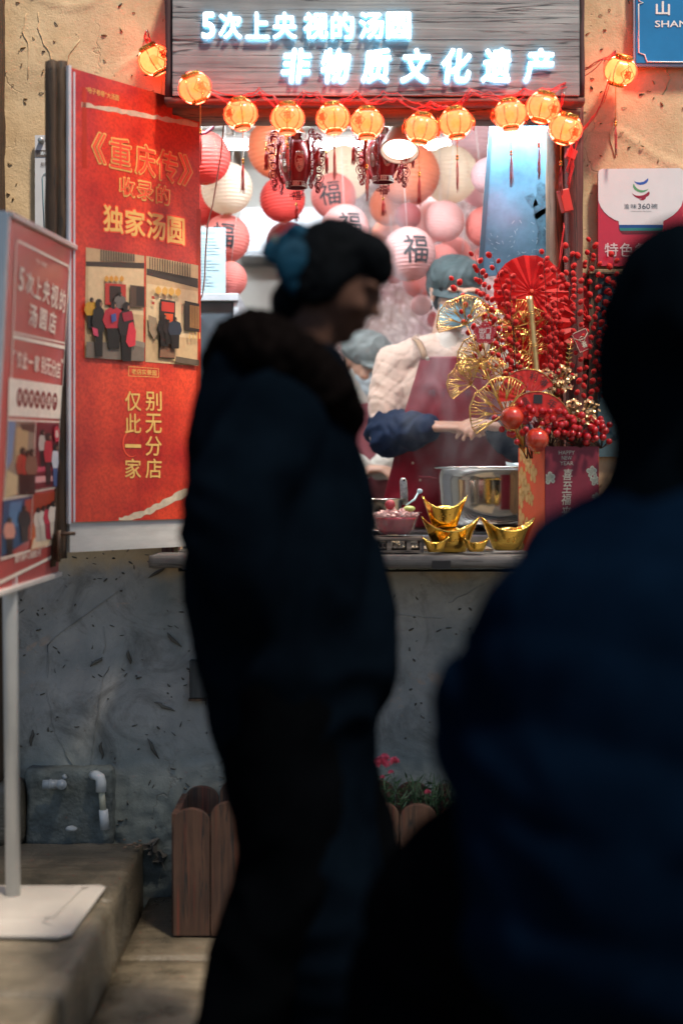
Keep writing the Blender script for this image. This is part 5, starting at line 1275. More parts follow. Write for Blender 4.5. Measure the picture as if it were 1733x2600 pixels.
bm = N0(); ball(bm, (-.016,-.012,hb+.024), (.015,.014,.014), 16, 12); roughen(bm, .0022, 130); finish(bm, 'berry_scoop', mat('berry_scoop', (.36,.045,.06), rough=.5, var=.4, vs=90), bo, smooth=True)
bm = N0(); ball(bm, (.040,-.005,hb+.012), (.018,.015,.009), 14, 10); finish(bm, 'melon_slice', mat('melon', (.42,.50,.14), rough=.35), bo)
bm = N0(); tube(bm, [Wp(1030,1283,-.1), Wp(1052,1268,-.08), Wp(1060,1252,-.07)], [.003,.0035,.003], n=8); ball(bm, Wp(1065,1247,-.07), (.0085,.003,.0075), 12, 8)
tag(finish(bm, 'spoon', mat('spoon_blue', (.45,.63,.70), rough=.25, var=.05)), 'pale blue plastic spoon stuck in the glass bowl', 'spoon')
# steel dish behind with ladle
ds = thing('steel_dish', (Wp(950,0,.06).x, .05, 1.024), 'steel dish with a flat rim behind the glass bowl', 'dish'); zr = Wp(0,1268,.05).z-1.024
bm = N0(); rd = .083; lathe(bm, [(.001,0),(rd*.8,0),(rd*.92,.01),(rd*.97,zr*.6),(rd,zr-.003),(rd*1.12,zr),(rd*1.12,zr+.003),(rd*.97,zr+.001),(rd*.9,zr*.5),(.001,.01)], 48); finish(bm, 'dish', potmat(), ds)
bm = N0(); lathe(bm, [(rd*1.0,zr*.38),(rd*1.03,zr*.38),(rd*1.03,zr*.42),(rd*1.0,zr*.42)], 40); finish(bm, 'band', ST, ds)
ld = thing('ladle', tuple(Wp(1025,1280,.10)), 'worn grey ladle handle standing up behind the bowls', 'ladle')
bm = N0(); pts = [Wp(1026,1282,.1), Wp(1025,1250,.1), Wp(1023,1222,.1), Wp(1023,1213,.1)]; tube(bm, pts, [(.0115,.005),(.0118,.0055),(.0115,.005),(.006,.0035)], n=12, side=Vector((1,0,0)))
finish(bm, 'handle', mat('ladle_grey', (.27,.29,.30), rough=.45, metal=.4, var=.5, vs=90), ld, world=True)
bm = N0(); ball(bm, Wp(1025,1219,.094), (.003,.002,.004), 10, 6); finish(bm, 'eyelet', mat('dark_iron', (0,0,0)), ld, world=True)
tr = thing('bamboo_tray', tuple(Wp(1150,1330,.04)), 'flat woven tray with slots under the upper ingots', 'tray')
for i in range(7):
    bm = N0(); box2(bm, (.19,-.03+i*.03,1.026), (.45,-.012+i*.03,1.032)); finish(bm, 'slat', mat('pale_bamboo', (.40,.32,.22), rough=.6, var=.2), tr, world=True)
# ================================================================== gift box with the new year arrangement
gb0 = Wp(1383,1404,-.13)
gb = thing('gift_box', tuple(gb0), 'maroon and orange paper gift box reading happy new year, with gold clouds', 'box', rot=(0,0,R(15)))
hB = (1402-1131)*sc(-.13); wB = .168; dB = .20
MRN = mat('box_maroon', (.17,.008,.025), rough=.55, var=.15, vs=30); ORG = mat('box_orange', (.62,.085,.02), rough=.5, var=.06)
bm = N0(); box2(bm, (0,0,0), (wB,.002,hB)); finish(bm, 'front_panel', MRN, gb)
bm = N0(); box2(bm, (-.002,.0022,0), (0,dB,hB)); finish(bm, 'side_panel', ORG, gb)
bm = N0(); box2(bm, (wB,.0022,0), (wB+.002,dB,hB)); finish(bm, 'side_panel', ORG, gb)
bm = N0(); box2(bm, (.001,dB-.002,0), (wB-.001,dB,hB)); finish(bm, 'back_panel', MRN, gb)
bm = N0(); box2(bm, (.001,.0022,.0), (wB-.001,dB-.0022,.01)); finish(bm, 'bottom', MRN, gb)
bm = N0(); box2(bm, (.002,.0030,hB-.03), (wB-.002,dB-.003,hB-.024)); finish(bm, 'filling', mat('moss', (.03,.035,.015), rough=.9, var=.5, vs=60), gb)
def cloud(bm, c, s, plane, r_, rings=4):
    "overlapping swirl discs drawn as concentric lines"
    for (dx, dz, q) in ((0,0,1),(.8,.35,.8),(-.75,.3,.75),(.2,.95,.7),(-.3,-.8,.7),(.9,-.6,.6)):
        cx_, cz_ = c[0]+dx*s, c[1]+dz*s; rad = s*q*.8
        for k in range(2):
            rr2 = rad*(1-k*.4)
            vs = [bm.verts.new(plane(cx_+rr2*math.cos(a), cz_+rr2*math.sin(a), r_+k*.0002)) for a in [2*math.pi*i/14 for i in range(14)]]; f = bm.faces.new(vs); f.material_index = k
GC = [mat('cloud_gold', (.60,.36,.10), rough=.4, metal=.3, var=.1), mat('cloud_gold_line', (.66,.43,.16), rough=.4, metal=.3, var=.1)]
sidep = lambda yy, zz, o_: Vector((-.0024-o_, min(max(yy,.004),dB-.004), min(max(zz,.003),hB-.003)))
bm = N0()
for (yy, zz, s) in ((.16,hB*.94,.022),(.12,hB*.83,.02),(.17,hB*.70,.024),(.08,hB*.74,.020),(.14,hB*.58,.026),(.18,hB*.5,.022),(.10,hB*.50,.016),(.18,hB*.30,.022),(.13,hB*.25,.016),(.17,hB*.12,.012)): cloud(bm, (yy,zz), s, sidep, 0)
finish(bm, 'cloud_print', GC, gb)
frp = lambda xx, zz, o_: Vector((min(max(xx,.001),wB-.001), -.0006-o_, zz))
GC2 = [mat('cloud_silver', (.34,.36,.30), rough=.4, metal=.2, var=.1), mat('cloud_silver_line', (.24,.25,.21), rough=.4, metal=.2)]
bm = N0()
cloud(bm, (.012,hB*.70), .013, frp, 0); finish(bm, 'cloud_print', GC2, gb); bm = N0()
for (xx, zz, s) in ((.145,hB*.76,.012),(.155,hB*.68,.011),(.16,hB*.52,.010)): cloud(bm, (xx,zz), s, frp, 0)
finish(bm, 'cloud_print', GC2, gb)
bm = N0()
for k, s in enumerate(('HAPPY','NEW','YEAR')): put_text(bm, s, (.067, hB-.018-k*.0155), (.050,.032,.042)[k], .0115, y=-.0008)
for k, (ch, dz) in enumerate(zip('喜至福来', (0,.037,.072,.108))): put_text(bm, ch, (.070-.002*k, hB-.082-dz), .032, .033, y=-.0008, bold=.012, shear=.15)
finish(bm, 'lettering', mat('box_lettering', (.42,.40,.33), rough=.4, metal=.3, var=.1), gb)
# --------------- helper for stems anchored in the box
AX = lambda px, y=-.02: Wp(px, 1165, y)
VEL = mat('catkin_red', (.52,.008,.007), rough=.85, var=.25, vs=120, sheen=.12, bump=.6, bs=400, bd=.002); TW = mat('twig', (.05,.02,.016), rough=.6, var=.4, vs=40)
bm = N0(); ball(bm, (0,0,.004), (.0088,.0088,.0108), 14, 10); roughen(bm, .0006, 300); cme = mk('catkin', bm, VEL); cme.shade_smooth()
branches = [((1152,708),1335,-.10,'lowest left'),((1206,648),1345,-.11,'second from the left, in front of the cap'),((1218,690),1340,-.08,''),((1250,652),1350,-.10,''),((1292,690),1352,-.12,''),((1225,750),1345,-.13,''),((1380,642),1395,-.08,''),((1415,690),1410,-.12,''),((1445,628),1420,-.05,''),((1474,655),1440,-.03,''),((1502,610),1450,-.02,''),((1512,655),1465,-.04,''),((1556,650),1470,-.06,''),((1538,700),1480,-.02,''),((1560,720),1490,-.08,''),((1462,700),1430,-.12,''),((1395,770),1400,-.14,''),((1528,760),1475,-.12,'')]
wl = ['red pussy willow branch reaching furthest left over the vendor\'s mask','red pussy willow branch crossing the peak of the vendor\'s cap','red pussy willow branch just right of the cap peak','red pussy willow branch at the left edge of the pleated fan','red pussy willow branch in front of the left half of the big pleated fan','short red pussy willow branch behind the flower shaped tag','red pussy willow branch rising over the right half of the big fan','red pussy willow branch crossing the right rim of the big fan','thin red pussy willow branch beside the window post','dense red pussy willow branch against the timber post','tallest red pussy willow branch, in front of the ochre wall','red pussy willow branch under the tallest one','red pussy willow branch in front of the lettering of the red plaque','red pussy willow branch right of the window post below the plaque','outermost right red pussy willow branch in shade','red pussy willow branch between the two pleated fans','short red pussy willow branch right of the gold bamboo stick','shaded red pussy willow branch in front of the envelope tag']
rr = random.Random(31)
for i, (tip, bx, y, _) in enumerate(branches):
    base = Wp(bx, 1150, y+.06); tipw = Wp(*tip, y-.01); base.z = 1.30
    t = thing('willow_branch', tuple(base), wl[i], 'branch', 'red pussy willow branches in the gift box')
    d = tipw-base; lat = Vector((1,0,0))*rr.uniform(-.02,.02)
    P = [base+d*s_+lat*math.sin(math.pi*s_)+Vector((rr.gauss(0,.002),0,0)) for s_ in [k/14 for k in range(15)]]
    bm = N0(); tube(bm, P, [.0022-.0013*k/14 for k in range(15)], n=5); finish(bm, 'twig', TW, t, world=True)
    n = int(d.length/.021); n = min(n, 22)
    for k in range(n):
        s_ = .36+.64*k/(n-1); j = min(13, int(s_*14)); f_ = s_*14-j
        p = P[j].lerp(P[min(j+1,14)], f_); a = (k % 2)*math.pi+rr.uniform(-.9,.9)
        q = Vector((math.cos(a)*.010, math.sin(a)*.007-.004, rr.uniform(-.002,.003)))
        dirv = (q.normalized()*.8+d.normalized()*1.0).normalized()
        c = rr.uniform(.70,1.0); link('catkin', cme, t, loc=p+q-base, rot=dirv.to_track_quat('Z','Y').to_euler(), scale=(c,c,c*rr.uniform(.9,1.1)))
# --------------- gold ginkgo leaves
GW = mat('gold_wire', (.80,.52,.16), rough=.26, metal=.9, var=.12, vs=30)
def ginkgo_mesh(seed, spread=150):
    r = random.Random(seed); bm = N0(); n = 15; tips = []
    for i in range(n+1):
        t = i/n; a = R(90-spread/2+spread*t); rad = 1-.05*math.cos((t-.5)*2*math.pi*1.0)-.16*abs(t-.5)**1.5*2+.02*r.uniform(-1,1)
        if abs(t-.5) < .04: rad *= .93
        tips.append(Vector((math.cos(a)*rad, r.uniform(-.02,.02), math.sin(a)*rad)))
    tube(bm, [Vector((0,0,0)), tips[0]*.25]+[tips[0]*.6]+tips+[tips[-1]*.6, tips[-1]*.25, Vector((0,0,0))], .022, n=5)
    for i in range(1, n):
        st = Vector((0,0,0)) if i % 3 == 0 else None
        k = tips[i]; 
        if i % 3 == 0: tube(bm, [k*.03, k*.5+Vector((0,.012,0)), k], .018, n=4)
        else:
            anc = tips[i-(i % 3)] if (i % 3) == 1 else tips[min(n, i+1)]
            tube(bm, [anc*(.22+.14*r.random()), (anc*.5+k*.35)*.75, k*.8, k], .016, n=4)
            m2 = (k+tips[min(n,i+1)])/2; tube(bm, [k*.55, m2*.8, m2*.985], .015, n=4)
    return mk('leaf', bm, GW)
gme = [ginkgo_mesh(i, s_) for i, s_ in enumerate((165,150,140))]
gk = thing('ginkgo_spray', tuple(Wp(1330,1140,-.12)), 'gold wire ginkgo leaf spray fanning left in front of the vendor', 'ornament')
leaves = [((1182,824),(1150,752),78,-.17,0),((1237,915),(1190,850),82,-.10,0),((1216,925),(1180,915),56,-.16,2),((1196,976),(1162,950),66,-.15,1),((1237,962),(1232,905),60,-.16,1),((1280,1050),(1222,985),96,-.19,0),((1300,832),(1290,750),80,-.08,0),((1345,850),(1325,760),70,-.07,1),((1325,900),(1355,800),70,-.06,2),((1240,838),(1250,770),58,-.12,2),((1290,960),(1320,870),88,-.07,0)]
root0 = Wp(1330,1150,-.1)
bm = N0()
for (j, d, r_, y, k) in leaves:
    J = Wp(*j, y); D = Wp(*d, y)-J; s = sc(y); ang_ = math.atan2(D.z, D.x)-math.pi/2
    link('leaf', gme[k], gk, loc=J-Vector(gk.location), rot=(rr.uniform(-.25,.25), -ang_, rr.uniform(-.3,.3)), scale=(r_*s,)*3)
    mid = Wp((j[0]*.55+1320*.45), (j[1]*.5+1110*.5), y); tube(bm, [J, J.lerp(mid, .5)+Vector((.004,0,0)), mid, root0], [.0016,.0018,.002,.0022], n=5)
finish(bm, 'stem', GW, gk, world=True)
# --------------- pleated fans
FR = mat('fan_red', (.52,.012,.012), rough=.6, var=.1, vs=40, transl=.25); FO = mat('fan_edge', (.60,.05,.02), rough=.6)
def pleated(px, py, r_, y, a0, a1, n, lab, tilt=(0,0)):
    c = Wp(px, py, y); s = sc(y)*r_
    t = thing('pleated_fan', tuple(c), lab, 'fan', 'pleated red paper fans in the gift box', rot=(R(tilt[0]), 0, R(tilt[1])))
    bm = N0(); cv = bm.verts.new((0,-.004,0)); prev = None
    for i in range(2*n+1):
        a = R(a0+(a1-a0)*i/(2*n)); dy = .014*(i % 2)-.007; ro = s*(1 if i % 2 else .985)
        ring = [bm.verts.new((math.cos(a)*s*q, dy*q-.004*(1-q), math.sin(a)*s*q)) if q < 1 else bm.verts.new((math.cos(a)*ro, dy, math.sin(a)*ro)) for q in (.08,.5,1)]
        if prev:
            bm.faces.new((cv, prev[0], ring[0]))
            for k in range(2): bm.faces.new((prev[k], prev[k+1], ring[k+1], ring[k]))
        prev = ring
    for f in bm.faces: f.smooth = False
    finish(bm, 'paper', FR, t)
    bm = N0(); ball(bm, (0,-.008,0), (.008,.004,.008), 12, 8); finish(bm, 'hub', FO, t); return t
pleated(1347,742,98,-.055,-200,160,18,'largest round pleated red paper fan at the top of the arrangement', (-8,6))
pleated(1385,835,112,.0,-200,160,20,'round pleated red fan in shade behind the gold bamboo stick', (0,-10))
pleated(1500,822,92,-.02,20,380,18,'round pleated red fan at the right beside the envelope tag', (0,25))
def folded(px, py, r_, y, a0, a1, lab, chars):
    c = Wp(px, py, y); s = sc(y)*r_
    t = thing('calligraphy_fan', tuple(c), lab, 'fan', 'small red calligraphy fans')
    bm = N0(); n = 22; prev = None
    for i in range(n+1):
        a = R(a0+(a1-a0)*i/n); dy = .0016*(i % 2)
        ring = [bm.verts.new((math.cos(a)*s*q, dy*q, math.sin(a)*s*q)) for q in (.28,.65,1)]
        if prev:
            for k in range(2): bm.faces.new((prev[k], prev[k+1], ring[k+1], ring[k]))
        prev = ring
    finish(bm, 'paper', mat('calligraphy_red', (.58,.02,.012), rough=.45, var=.25, vs=60), t)
    bm = N0(); 
    for i in range(9): a = R(a0+(a1-a0)*(i+.5)/9); tube(bm, [(0,0,0),(math.cos(a)*s*.55,.001,math.sin(a)*s*.55)], .0012, n=4)
    finish(bm, 'rib', mat('fan_rib', (.28,.02,.03), rough=.5), t)
    bm = N0(); tube(bm, [(math.cos(R(a0+(a1-a0)*i/20))*s, 0, math.sin(R(a0+(a1-a0)*i/20))*s) for i in range(21)], .0011, n=4); finish(bm, 'gold_edge', GW, t)
    bm = N0()
    for (a, ch) in chars:
        a = R(a); put_text(bm, ch, (math.cos(a)*s*.78, math.sin(a)*s*.78), s*.26, s*.26, y=-.0014, bold=.006, rot=a-math.pi/2)
    finish(bm, 'lettering', INKC, t)
    bm = N0(); r2 = random.Random(int(px))
    for i in range(14): a = R(r2.uniform(a0,a1)); q = s*r2.uniform(.45,.97); ball(bm, (math.cos(a)*q,-.0013,math.sin(a)*q), (.0014,.0005,.0010), 6, 4)
    finish(bm, 'gold_fleck', GW, t)
folded(1338,1013,76,-.135,28,186,'upper small red fan with black calligraphy beside the gold bamboo stick',[(150,'福'),(115,'心'),(75,'利'),(45,'事')])
folded(1362,1082,88,-.155,14,168,'lower small red fan with black calligraphy above the pomegranates',[(150,'万'),(118,'福'),(88,'一'),(56,'年'),(30,'喜')])
# --------------- gold bamboo stick
bs_ = thing('bamboo_stick', tuple(Wp(1372,1080,-.11)), 'shiny gold bamboo stick with slanted cut top in the middle of the arrangement', 'ornament')
a, b_ = Wp(1373,1080,-.11), Wp(1343,752,-.125); bm = N0(); P = [a.lerp(b_, k/24) for k in range(25)]
tube(bm, P, [.0098+(.0014 if k % 6 == 3 else 0) for k in range(25)], n=16); finish(bm, 'cane', mat('gold_satin', (.74,.50,.22), rough=.3, metal=.85, var=.15, vs=14), bs_, world=True)
for k in (.12,.37,.62,.87):
    p = a.lerp(b_, k); bm = N0(); d_ = (b_-a).normalized(); 
    for o_ in (-.003,.003): u, v = frame_of(d_); tube(bm, [p+d_*o_+(u*math.cos(q)+v*math.sin(q))*.0112 for q in [2*math.pi*i/16 for i in range(16)]], .0012, n=5, closed=True)
    finish(bm, 'node_ring', GW, bs_, world=True)
# --------------- gold hydrangea heads
def hyd(px, py, rx, rz, y, lab):
    t = thing('gold_hydrangea', tuple(Wp(px,py,y)), lab, 'ornament', 'gold hydrangea heads'); r = random.Random(int(px)); s = sc(y)
    bm = N0(); qs = []
    for k in range(64):
        a = r.uniform(0,6.283); q = math.sqrt(r.random()); c = Vector((math.cos(a)*q*rx*s, r.uniform(-.022,.005)*(1-q*.5), math.sin(a)*q*rz*s)); nrm = Vector((c.x*8+r.uniform(-.5,.5), -1, c.z*8+.5+r.uniform(-.4,.5))).normalized(); u, v = frame_of(nrm)
        for j in range(4):
            b0 = j*math.pi/2+r.random(); d_ = u*math.cos(b0)+v*math.sin(b0); e_ = u*math.cos(b0+1.57)+v*math.sin(b0+1.57); l_ = .0062
            vs = [bm.verts.new(c+p) for p in (Vector((0,0,0)), d_*l_*.6+e_*l_*.45+nrm*.001, d_*l_+nrm*.0022, d_*l_*.6-e_*l_*.45+nrm*.001)]; bm.faces.new(vs)
        qs.append(c)
    finish(bm, 'petal_cluster', mat('petal_gold', (.66,.43,.22), rough=.28, metal=.75, var=.35, vs=60), t)
    bm = N0()
    for c in qs: tube(bm, [c, c*.5+Vector((0,.01,-.02)), Vector((0,.02,-rz*s*1.6))], .0007, n=3)
    tube(bm, [Vector((0,.02,-rz*s*1.6)), Vector((0,.04,-.12))], .0018, n=5); finish(bm, 'stem', GW, t)
hyd(1412,962,54,34,-.12,'upper gold hydrangea head beside the bamboo stick'); hyd(1468,1045,54,34,-.13,'lower gold hydrangea head above the red berries')
eu = thing('gold_eucalyptus', tuple(Wp(1440,960,-.08)), 'thin gold eucalyptus sprig standing behind the upper hydrangea', 'ornament'); bm = N0(); tube(bm, [Wp(1436,960,-.08), Wp(1442,910,-.08), Wp(1450,862,-.085)], .001, n=4); finish(bm, 'stem', GW, eu, world=True)
for k in range(8):
    p = Wp(1438+k*1.6, 945-k*11.5, -.082); 
    for sg_ in (-1, 1):
        bm = N0(); d_ = Vector((sg_*.011,0,.006)); vs = [bm.verts.new(p+q) for q in (Vector((0,0,0)), d_*.5+Vector((0,-.001,.003)), d_, d_*.5-Vector((0,0,.0025)))]; bm.faces.new(vs); finish(bm, 'leaf', GW, eu, world=True)
# --------------- tags
tg = thing('flower_tag', tuple(Wp(1230,846,-.20)), 'red flower shaped tag with four white characters hanging in front of the vendor\'s collar', 'tag')
s = sc(-.20); bm = N0(); vs = [bm.verts.new(((27+3.6*math.cos(5*(a-math.pi/2)))*s*math.cos(a), 0, (27+3.6*math.cos(5*(a-math.pi/2)))*s*math.sin(a))) for a in [2*math.pi*i/60 for i in range(60)]]; f = bm.faces.new(vs); e = bmesh.ops.extrude_face_region(bm, geom=[f]); bmesh.ops.translate(bm, verts=[g for g in e['geom'] if isinstance(g, bmesh.types.BMVert)], vec=(0,.002,0)); finish(bm, 'card', mat('tag_red', (.38,.012,.022), rough=.5, var=.05), tg)
bm = N0()
for ch, x, z in (('出',-8,7),('门',8,7),('见',-8,-8),('喜',8,-8)): put_text(bm, ch, (x*s, z*s), 14*s, 14*s, bold=.014, y=-.0006)
finish(bm, 'lettering', mat('tag_white', (.75,.70,.66), rough=.5, var=0), tg)
bm = N0()
for i in range(26):
    a = 2*math.pi*i/26; rr2 = (24+3.2*math.cos(5*(a-math.pi/2)))*s; c = Vector((rr2*math.cos(a), -.0006, rr2*math.sin(a))); d_ = Vector((-math.sin(a),0,math.cos(a)))*.0016; tube(bm, [c-d_, c+d_], .00035, n=4)
ball(bm, (0,-.001,21*s), (.0016,.0006,.0016), 8, 5); finish(bm, 'stitch_print', mat('tag_white', (0,0,0)), tg)
bm = N0(); tube(bm, [(0,0,22*s),(.004,.02,.06)], .0006, n=4); finish(bm, 'thread', CR, tg)
et = thing('envelope_tag', tuple(Wp(1478,865,-.12)), 'dark red envelope tag with cream outline at the right of the arrangement', 'tag', rot=(0,R(-24),R(10)))
s = sc(-.12); bm = N0(); box2(bm, (-21*s,0,-27*s), (21*s,.002,27*s)); finish(bm, 'card', mat('tag_dark_red', (.25,.008,.015), rough=.5), et, bev=.004)
bm = N0(); tube(bm, [(x*s,-.0006,z*s) for x, z in ((-19,-25),(19,-25),(20,24),(14,26),(-14,26),(-20,23))], .0010, n=5, closed=True); tube(bm, [(x*s,-.0006,z*s) for x, z in ((-20,14),(-8,4),(8,4),(20,14))], .0010, n=5)
tube(bm, [(7*s*math.cos(q),-.0006,4*s+7*s*math.sin(q)) for q in [2*math.pi*i/14 for i in range(14)]], .0010, n=5, closed=True); put_text(bm, '喜', (0,-11*s), 14*s, 14*s, bold=.03, y=-.0007); ball(bm, (0,-.0006,4*s), (.002,.0005,.002), 8, 5)
finish(bm, 'outline_print', mat('tag_cream', (.62,.55,.42), rough=.5), et)
# --------------- berries and pomegranates
BR = mat('berry_red', (.50,.006,.010), rough=.16, var=.3, vs=30, coat=.6)
bm = N0(); ball(bm, (0,0,0), 1, 16, 12); bme = mk('berry', bm, BR)
rr = random.Random(77); clusters = [((1330,1080),(1262,1062),9,-.17,'sprig of shiny red berries hanging out left over the pomegranate'),((1400,1085),(1392,1075),34,-.15,'thick bunch of shiny red berries in the middle above the box'),((1470,1095),(1460,1085),38,-.13,'thick bunch of shiny red berries at the right above the box'),((1525,1100),(1510,1095),26,-.09,'shaded bunch of red berries at the right end of the box')]
loose = [(1256,1062),(1273,1090),(1292,1102),(1300,1103),(1311,1122),(1320,1025),(1342,1035),(1374,1043),(1334,1090)]
for ci, (a, c, n, y, lab) in enumerate(clusters):
    t = thing('berry_sprig', tuple(Wp(a[0],1130,y+.03)), lab, 'berries', 'red berry sprigs'); base = Vector(t.location); sb = N0(); pl_ = []
    for k in range(n):
        for tr_ in range(60):
            if ci == 0: q = loose[k]; p = Wp(q[0], q[1], y-.01)
            else: p = Wp(c[0]+rr.gauss(0,30), c[1]+rr.uniform(-32,30), y+rr.uniform(-.03,.035))
            r_ = rr.uniform(.0085,.0115)
            if all((p-q2).length > r_+r3 for q2, r3 in pl_) or ci == 0: break
        pl_.append((p, r_)); link('berry', bme, t, loc=p-base, scale=(r_,r_,r_)); tube(sb, [p-base, (p-base)*.5+Vector((0,.01,-.005)), Vector((0,0,-.01))], .0009, n=4)
    finish(sb, 'stem', TW, t)
PG = mat('pomegranate', (.60,.05,.02), rough=.16, var=.5, vs=22, coat=.7)
for px, py, r_, y, lab in ((1299,1060,29,-.20,'orange red pomegranate with a gold twig, upper left of the two'), (1362,1116,30,-.215,'shiny red pomegranate resting at the top edge of the gift box')):
    t = thing('pomegranate', tuple(Wp(px,py,y)), lab, 'fruit', 'artificial pomegranates'); s = r_*sc(y)
    bm = N0(); ball(bm, (0,0,0), (s,s,s*.97), 28, 18)
    for v in bm.verts:
        a = math.atan2(v.co.y, v.co.x); v.co *= 1+.012*math.cos(6*a)
        if v.co.z < -s*.85: v.co.z -= s*.1
    finish(bm, 'fruit', PG, t)
    bm = N0()
    for k in range(6): a = math.pi/3*k; tube(bm, [(s*.12*math.cos(a),s*.12*math.sin(a),-s*.98),(s*.22*math.cos(a),s*.22*math.sin(a),-s*1.22)], [.004,.001], n=4)
    tube(bm, [(0,0,s*.9),(.01,.01,s*1.2),(.03,.04,s*1.1)], .0016, n=5); finish(bm, 'calyx', GW, t)
# ================================================================== planter of pinks below the counter
PW2 = wood('planter_wood', (.05,.024,.015), (.17,.085,.048), axis='z', rough=.75, tint=(.17,.035,.018))
plt = thing('planter', (-.02,-.28,0), 'old wooden planter with round topped boards and traces of red paint', 'planter')
xs = [-.405+.102*k for k in range(8)]
for k, x in enumerate(xs):
    for yy, nm in ((-.41,'board'),(-.13,'board')):
        bm = N0(); vs = []
        hgt = .345+.006*((k*3) % 4)
        P = [(x-.0495,0,.004),(x+.0495,0,.004)]+[(x+.0495*math.cos(a), 0, hgt-.035+.038*math.sin(a)) for a in [math.pi*i/14 for i in range(15)]]
        f = bm.faces.new([bm.verts.new((p[0], yy, p[2])) for p in P]); e = bmesh.ops.extrude_face_region(bm, geom=[f]); bmesh.ops.translate(bm, verts=[g for g in e['geom'] if isinstance(g, bmesh.types.BMVert)], vec=(0,.018,0))
        finish(bm, nm, PW2, plt, world=True, bev=.002)
for x in (-.452, .358):
    for k in range(3):
        bm = N0(); box2(bm, (x-.009,-.39+k*.085,.004), (x+.009,-.308+k*.085,.33)); finish(bm, 'end_board', PW2, plt, world=True, bev=.002)
bm = N0(); box2(bm, (-.44,-.39,.25), (.345,-.135,.27)); finish(bm, 'soil', mat('soil', (.025,.018,.012), rough=.95), plt, world=True)
PK = mat('pink_petal', (.62,.10,.17), rough=.6, var=.35, vs=60); LF = mat('pink_leaf', (.035,.085,.03), rough=.5, var=.5, vs=30)
rr = random.Random(44)
pc = thing('dianthus_plant', (.02,-.27,.27), 'bushy pink carnations flowering in the planter between the passers by', 'plant')
bm = N0()
for k in range(620):
    x = rr.uniform(-.02,.36); y = rr.uniform(-.38,-.16); z = .27+rr.uniform(.02,.13)*(1-.35*abs(x-.12)/.3); a = rr.uniform(0,6.28); l_ = rr.uniform(.018,.04); w2 = .0022
    d_ = Vector((math.cos(a)*.7, math.sin(a)*.7, rr.uniform(-.2,1))).normalized(); n_ = d_.cross(Vector((rr.random(),rr.random(),.3))).normalized()*w2; p = Vector((x,y,z))
    vs = [bm.verts.new(q) for q in (p-n_*.4, p+d_*l_*.5-n_, p+d_*l_, p+d_*l_*.5+n_, p+n_*.4)]; bm.faces.new(vs)
for k in range(60):
    x = rr.uniform(0,.34); y = rr.uniform(-.36,-.18); tube(bm, [(x,y,.27),(x+rr.uniform(-.02,.02),y,.33),(x+rr.uniform(-.04,.04),y,.40)], .0012, n=3)
lv = finish(bm, 'foliage', LF, pc, world=True); lv['kind'] = 'stuff'
def bloom(bm, c, s):
    for j in range(26):
        a = rr.uniform(0,6.28); e_ = rr.uniform(.1,1.3); d_ = Vector((math.cos(a)*math.cos(e_), math.sin(a)*math.cos(e_)-.35, math.sin(e_))).normalized(); u, v = frame_of(d_); w2 = s*.35
        vs = [bm.verts.new(c+q) for q in (d_*s*.1, d_*s*.8-u*w2, d_*s*.95-u*w2*.5+v*s*.06, d_*s*.88, d_*s*1.0+u*w2*.4-v*s*.06, d_*s*.8+u*w2)]; bm.faces.new(vs)
for px, py, s in ((903,1902,.021),(968,1942,.025),(1000,1937,.018),(976,1925,.014),(943,1947,.008),(992,1962,.009),(924,1998,.007),(1085,2013,.010),(970,1974,.007)):
    bm = N0(); bloom(bm, Wp(px,py,-.36), s); finish(bm, 'flower', PK, pc, world=True)
bk = thing('wooden_box', tuple(Wp(500,1770,-.02)), 'small dark wooden hatch on the wall left under the counter', 'box')
bm = N0(); a = Wp(482,1772,-.02); b_ = Wp(522,1675,-.02); box2(bm, (a.x,-.03,a.z), (b_.x,.01,b_.z)); finish(bm, 'lid', wood('hatch_wood', (.03,.035,.035), (.07,.075,.07), axis='z'), bk, world=True, bev=.003)
bm = N0(); box2(bm, (a.x-.003,-.034,a.z-.008), (b_.x+.003,.01,a.z-.001)); finish(bm, 'ledge', DARKW, bk, world=True)
# steam over the pot
def steam(name, c, r, dens, lab, seed):
    bm = N0(); ball(bm, (0,0,0), r, 24, 16)
    m = bpy.data.materials.new(name); m.use_nodes = True; N = m.node_tree.nodes; L = m.node_tree.links; N.remove(N['Principled BSDF'])
    v = N.new('ShaderNodeVolumePrincipled'); v.inputs['Color'].default_value = (.95,.96,1,1); v.inputs['Anisotropy'].default_value = .2
    tc = N.new('ShaderNodeTexCoord'); mp = N.new('ShaderNodeMapping'); mp.inputs['Scale'].default_value = (1,1,.45); mp.inputs['Location'].default_value = (seed,seed*2,0)
    n = N.new('ShaderNodeTexNoise'); n.inputs['Scale'].default_value = 7; n.inputs['Detail'].default_value = 2; n.inputs['Distortion'].default_value = 1.5
    L.new(tc.outputs['Object'], mp.inputs[0]); L.new(mp.outputs[0], n.inputs[0])
    cr = N.new('ShaderNodeMapRange'); cr.inputs[1].default_value = .47; cr.inputs[2].default_value = .75; cr.inputs[3].default_value = 0; cr.inputs[4].default_value = dens; L.new(n.outputs[0], cr.inputs[0])
    g = N.new('ShaderNodeTexGradient'); g.gradient_type = 'SPHERICAL'; mg = N.new('ShaderNodeMapping'); mg.inputs['Scale'].default_value = [1/q for q in r]; L.new(tc.outputs['Object'], mg.inputs[0]); L.new(mg.outputs[0], g.inputs[0])
    mu_ = N.new('ShaderNodeMath'); mu_.operation = 'MULTIPLY'; L.new(cr.outputs[0], mu_.inputs[0]); L.new(g.outputs['Fac'], mu_.inputs[1]); L.new(mu_.outputs[0], v.inputs['Density']); L.new(v.outputs[0], N['Material Output'].inputs['Volume'])
    o = finish(bm, name, m); o.location = c; o['kind'] = 'stuff'; o['label'] = lab; o['category'] = 'steam'; return o
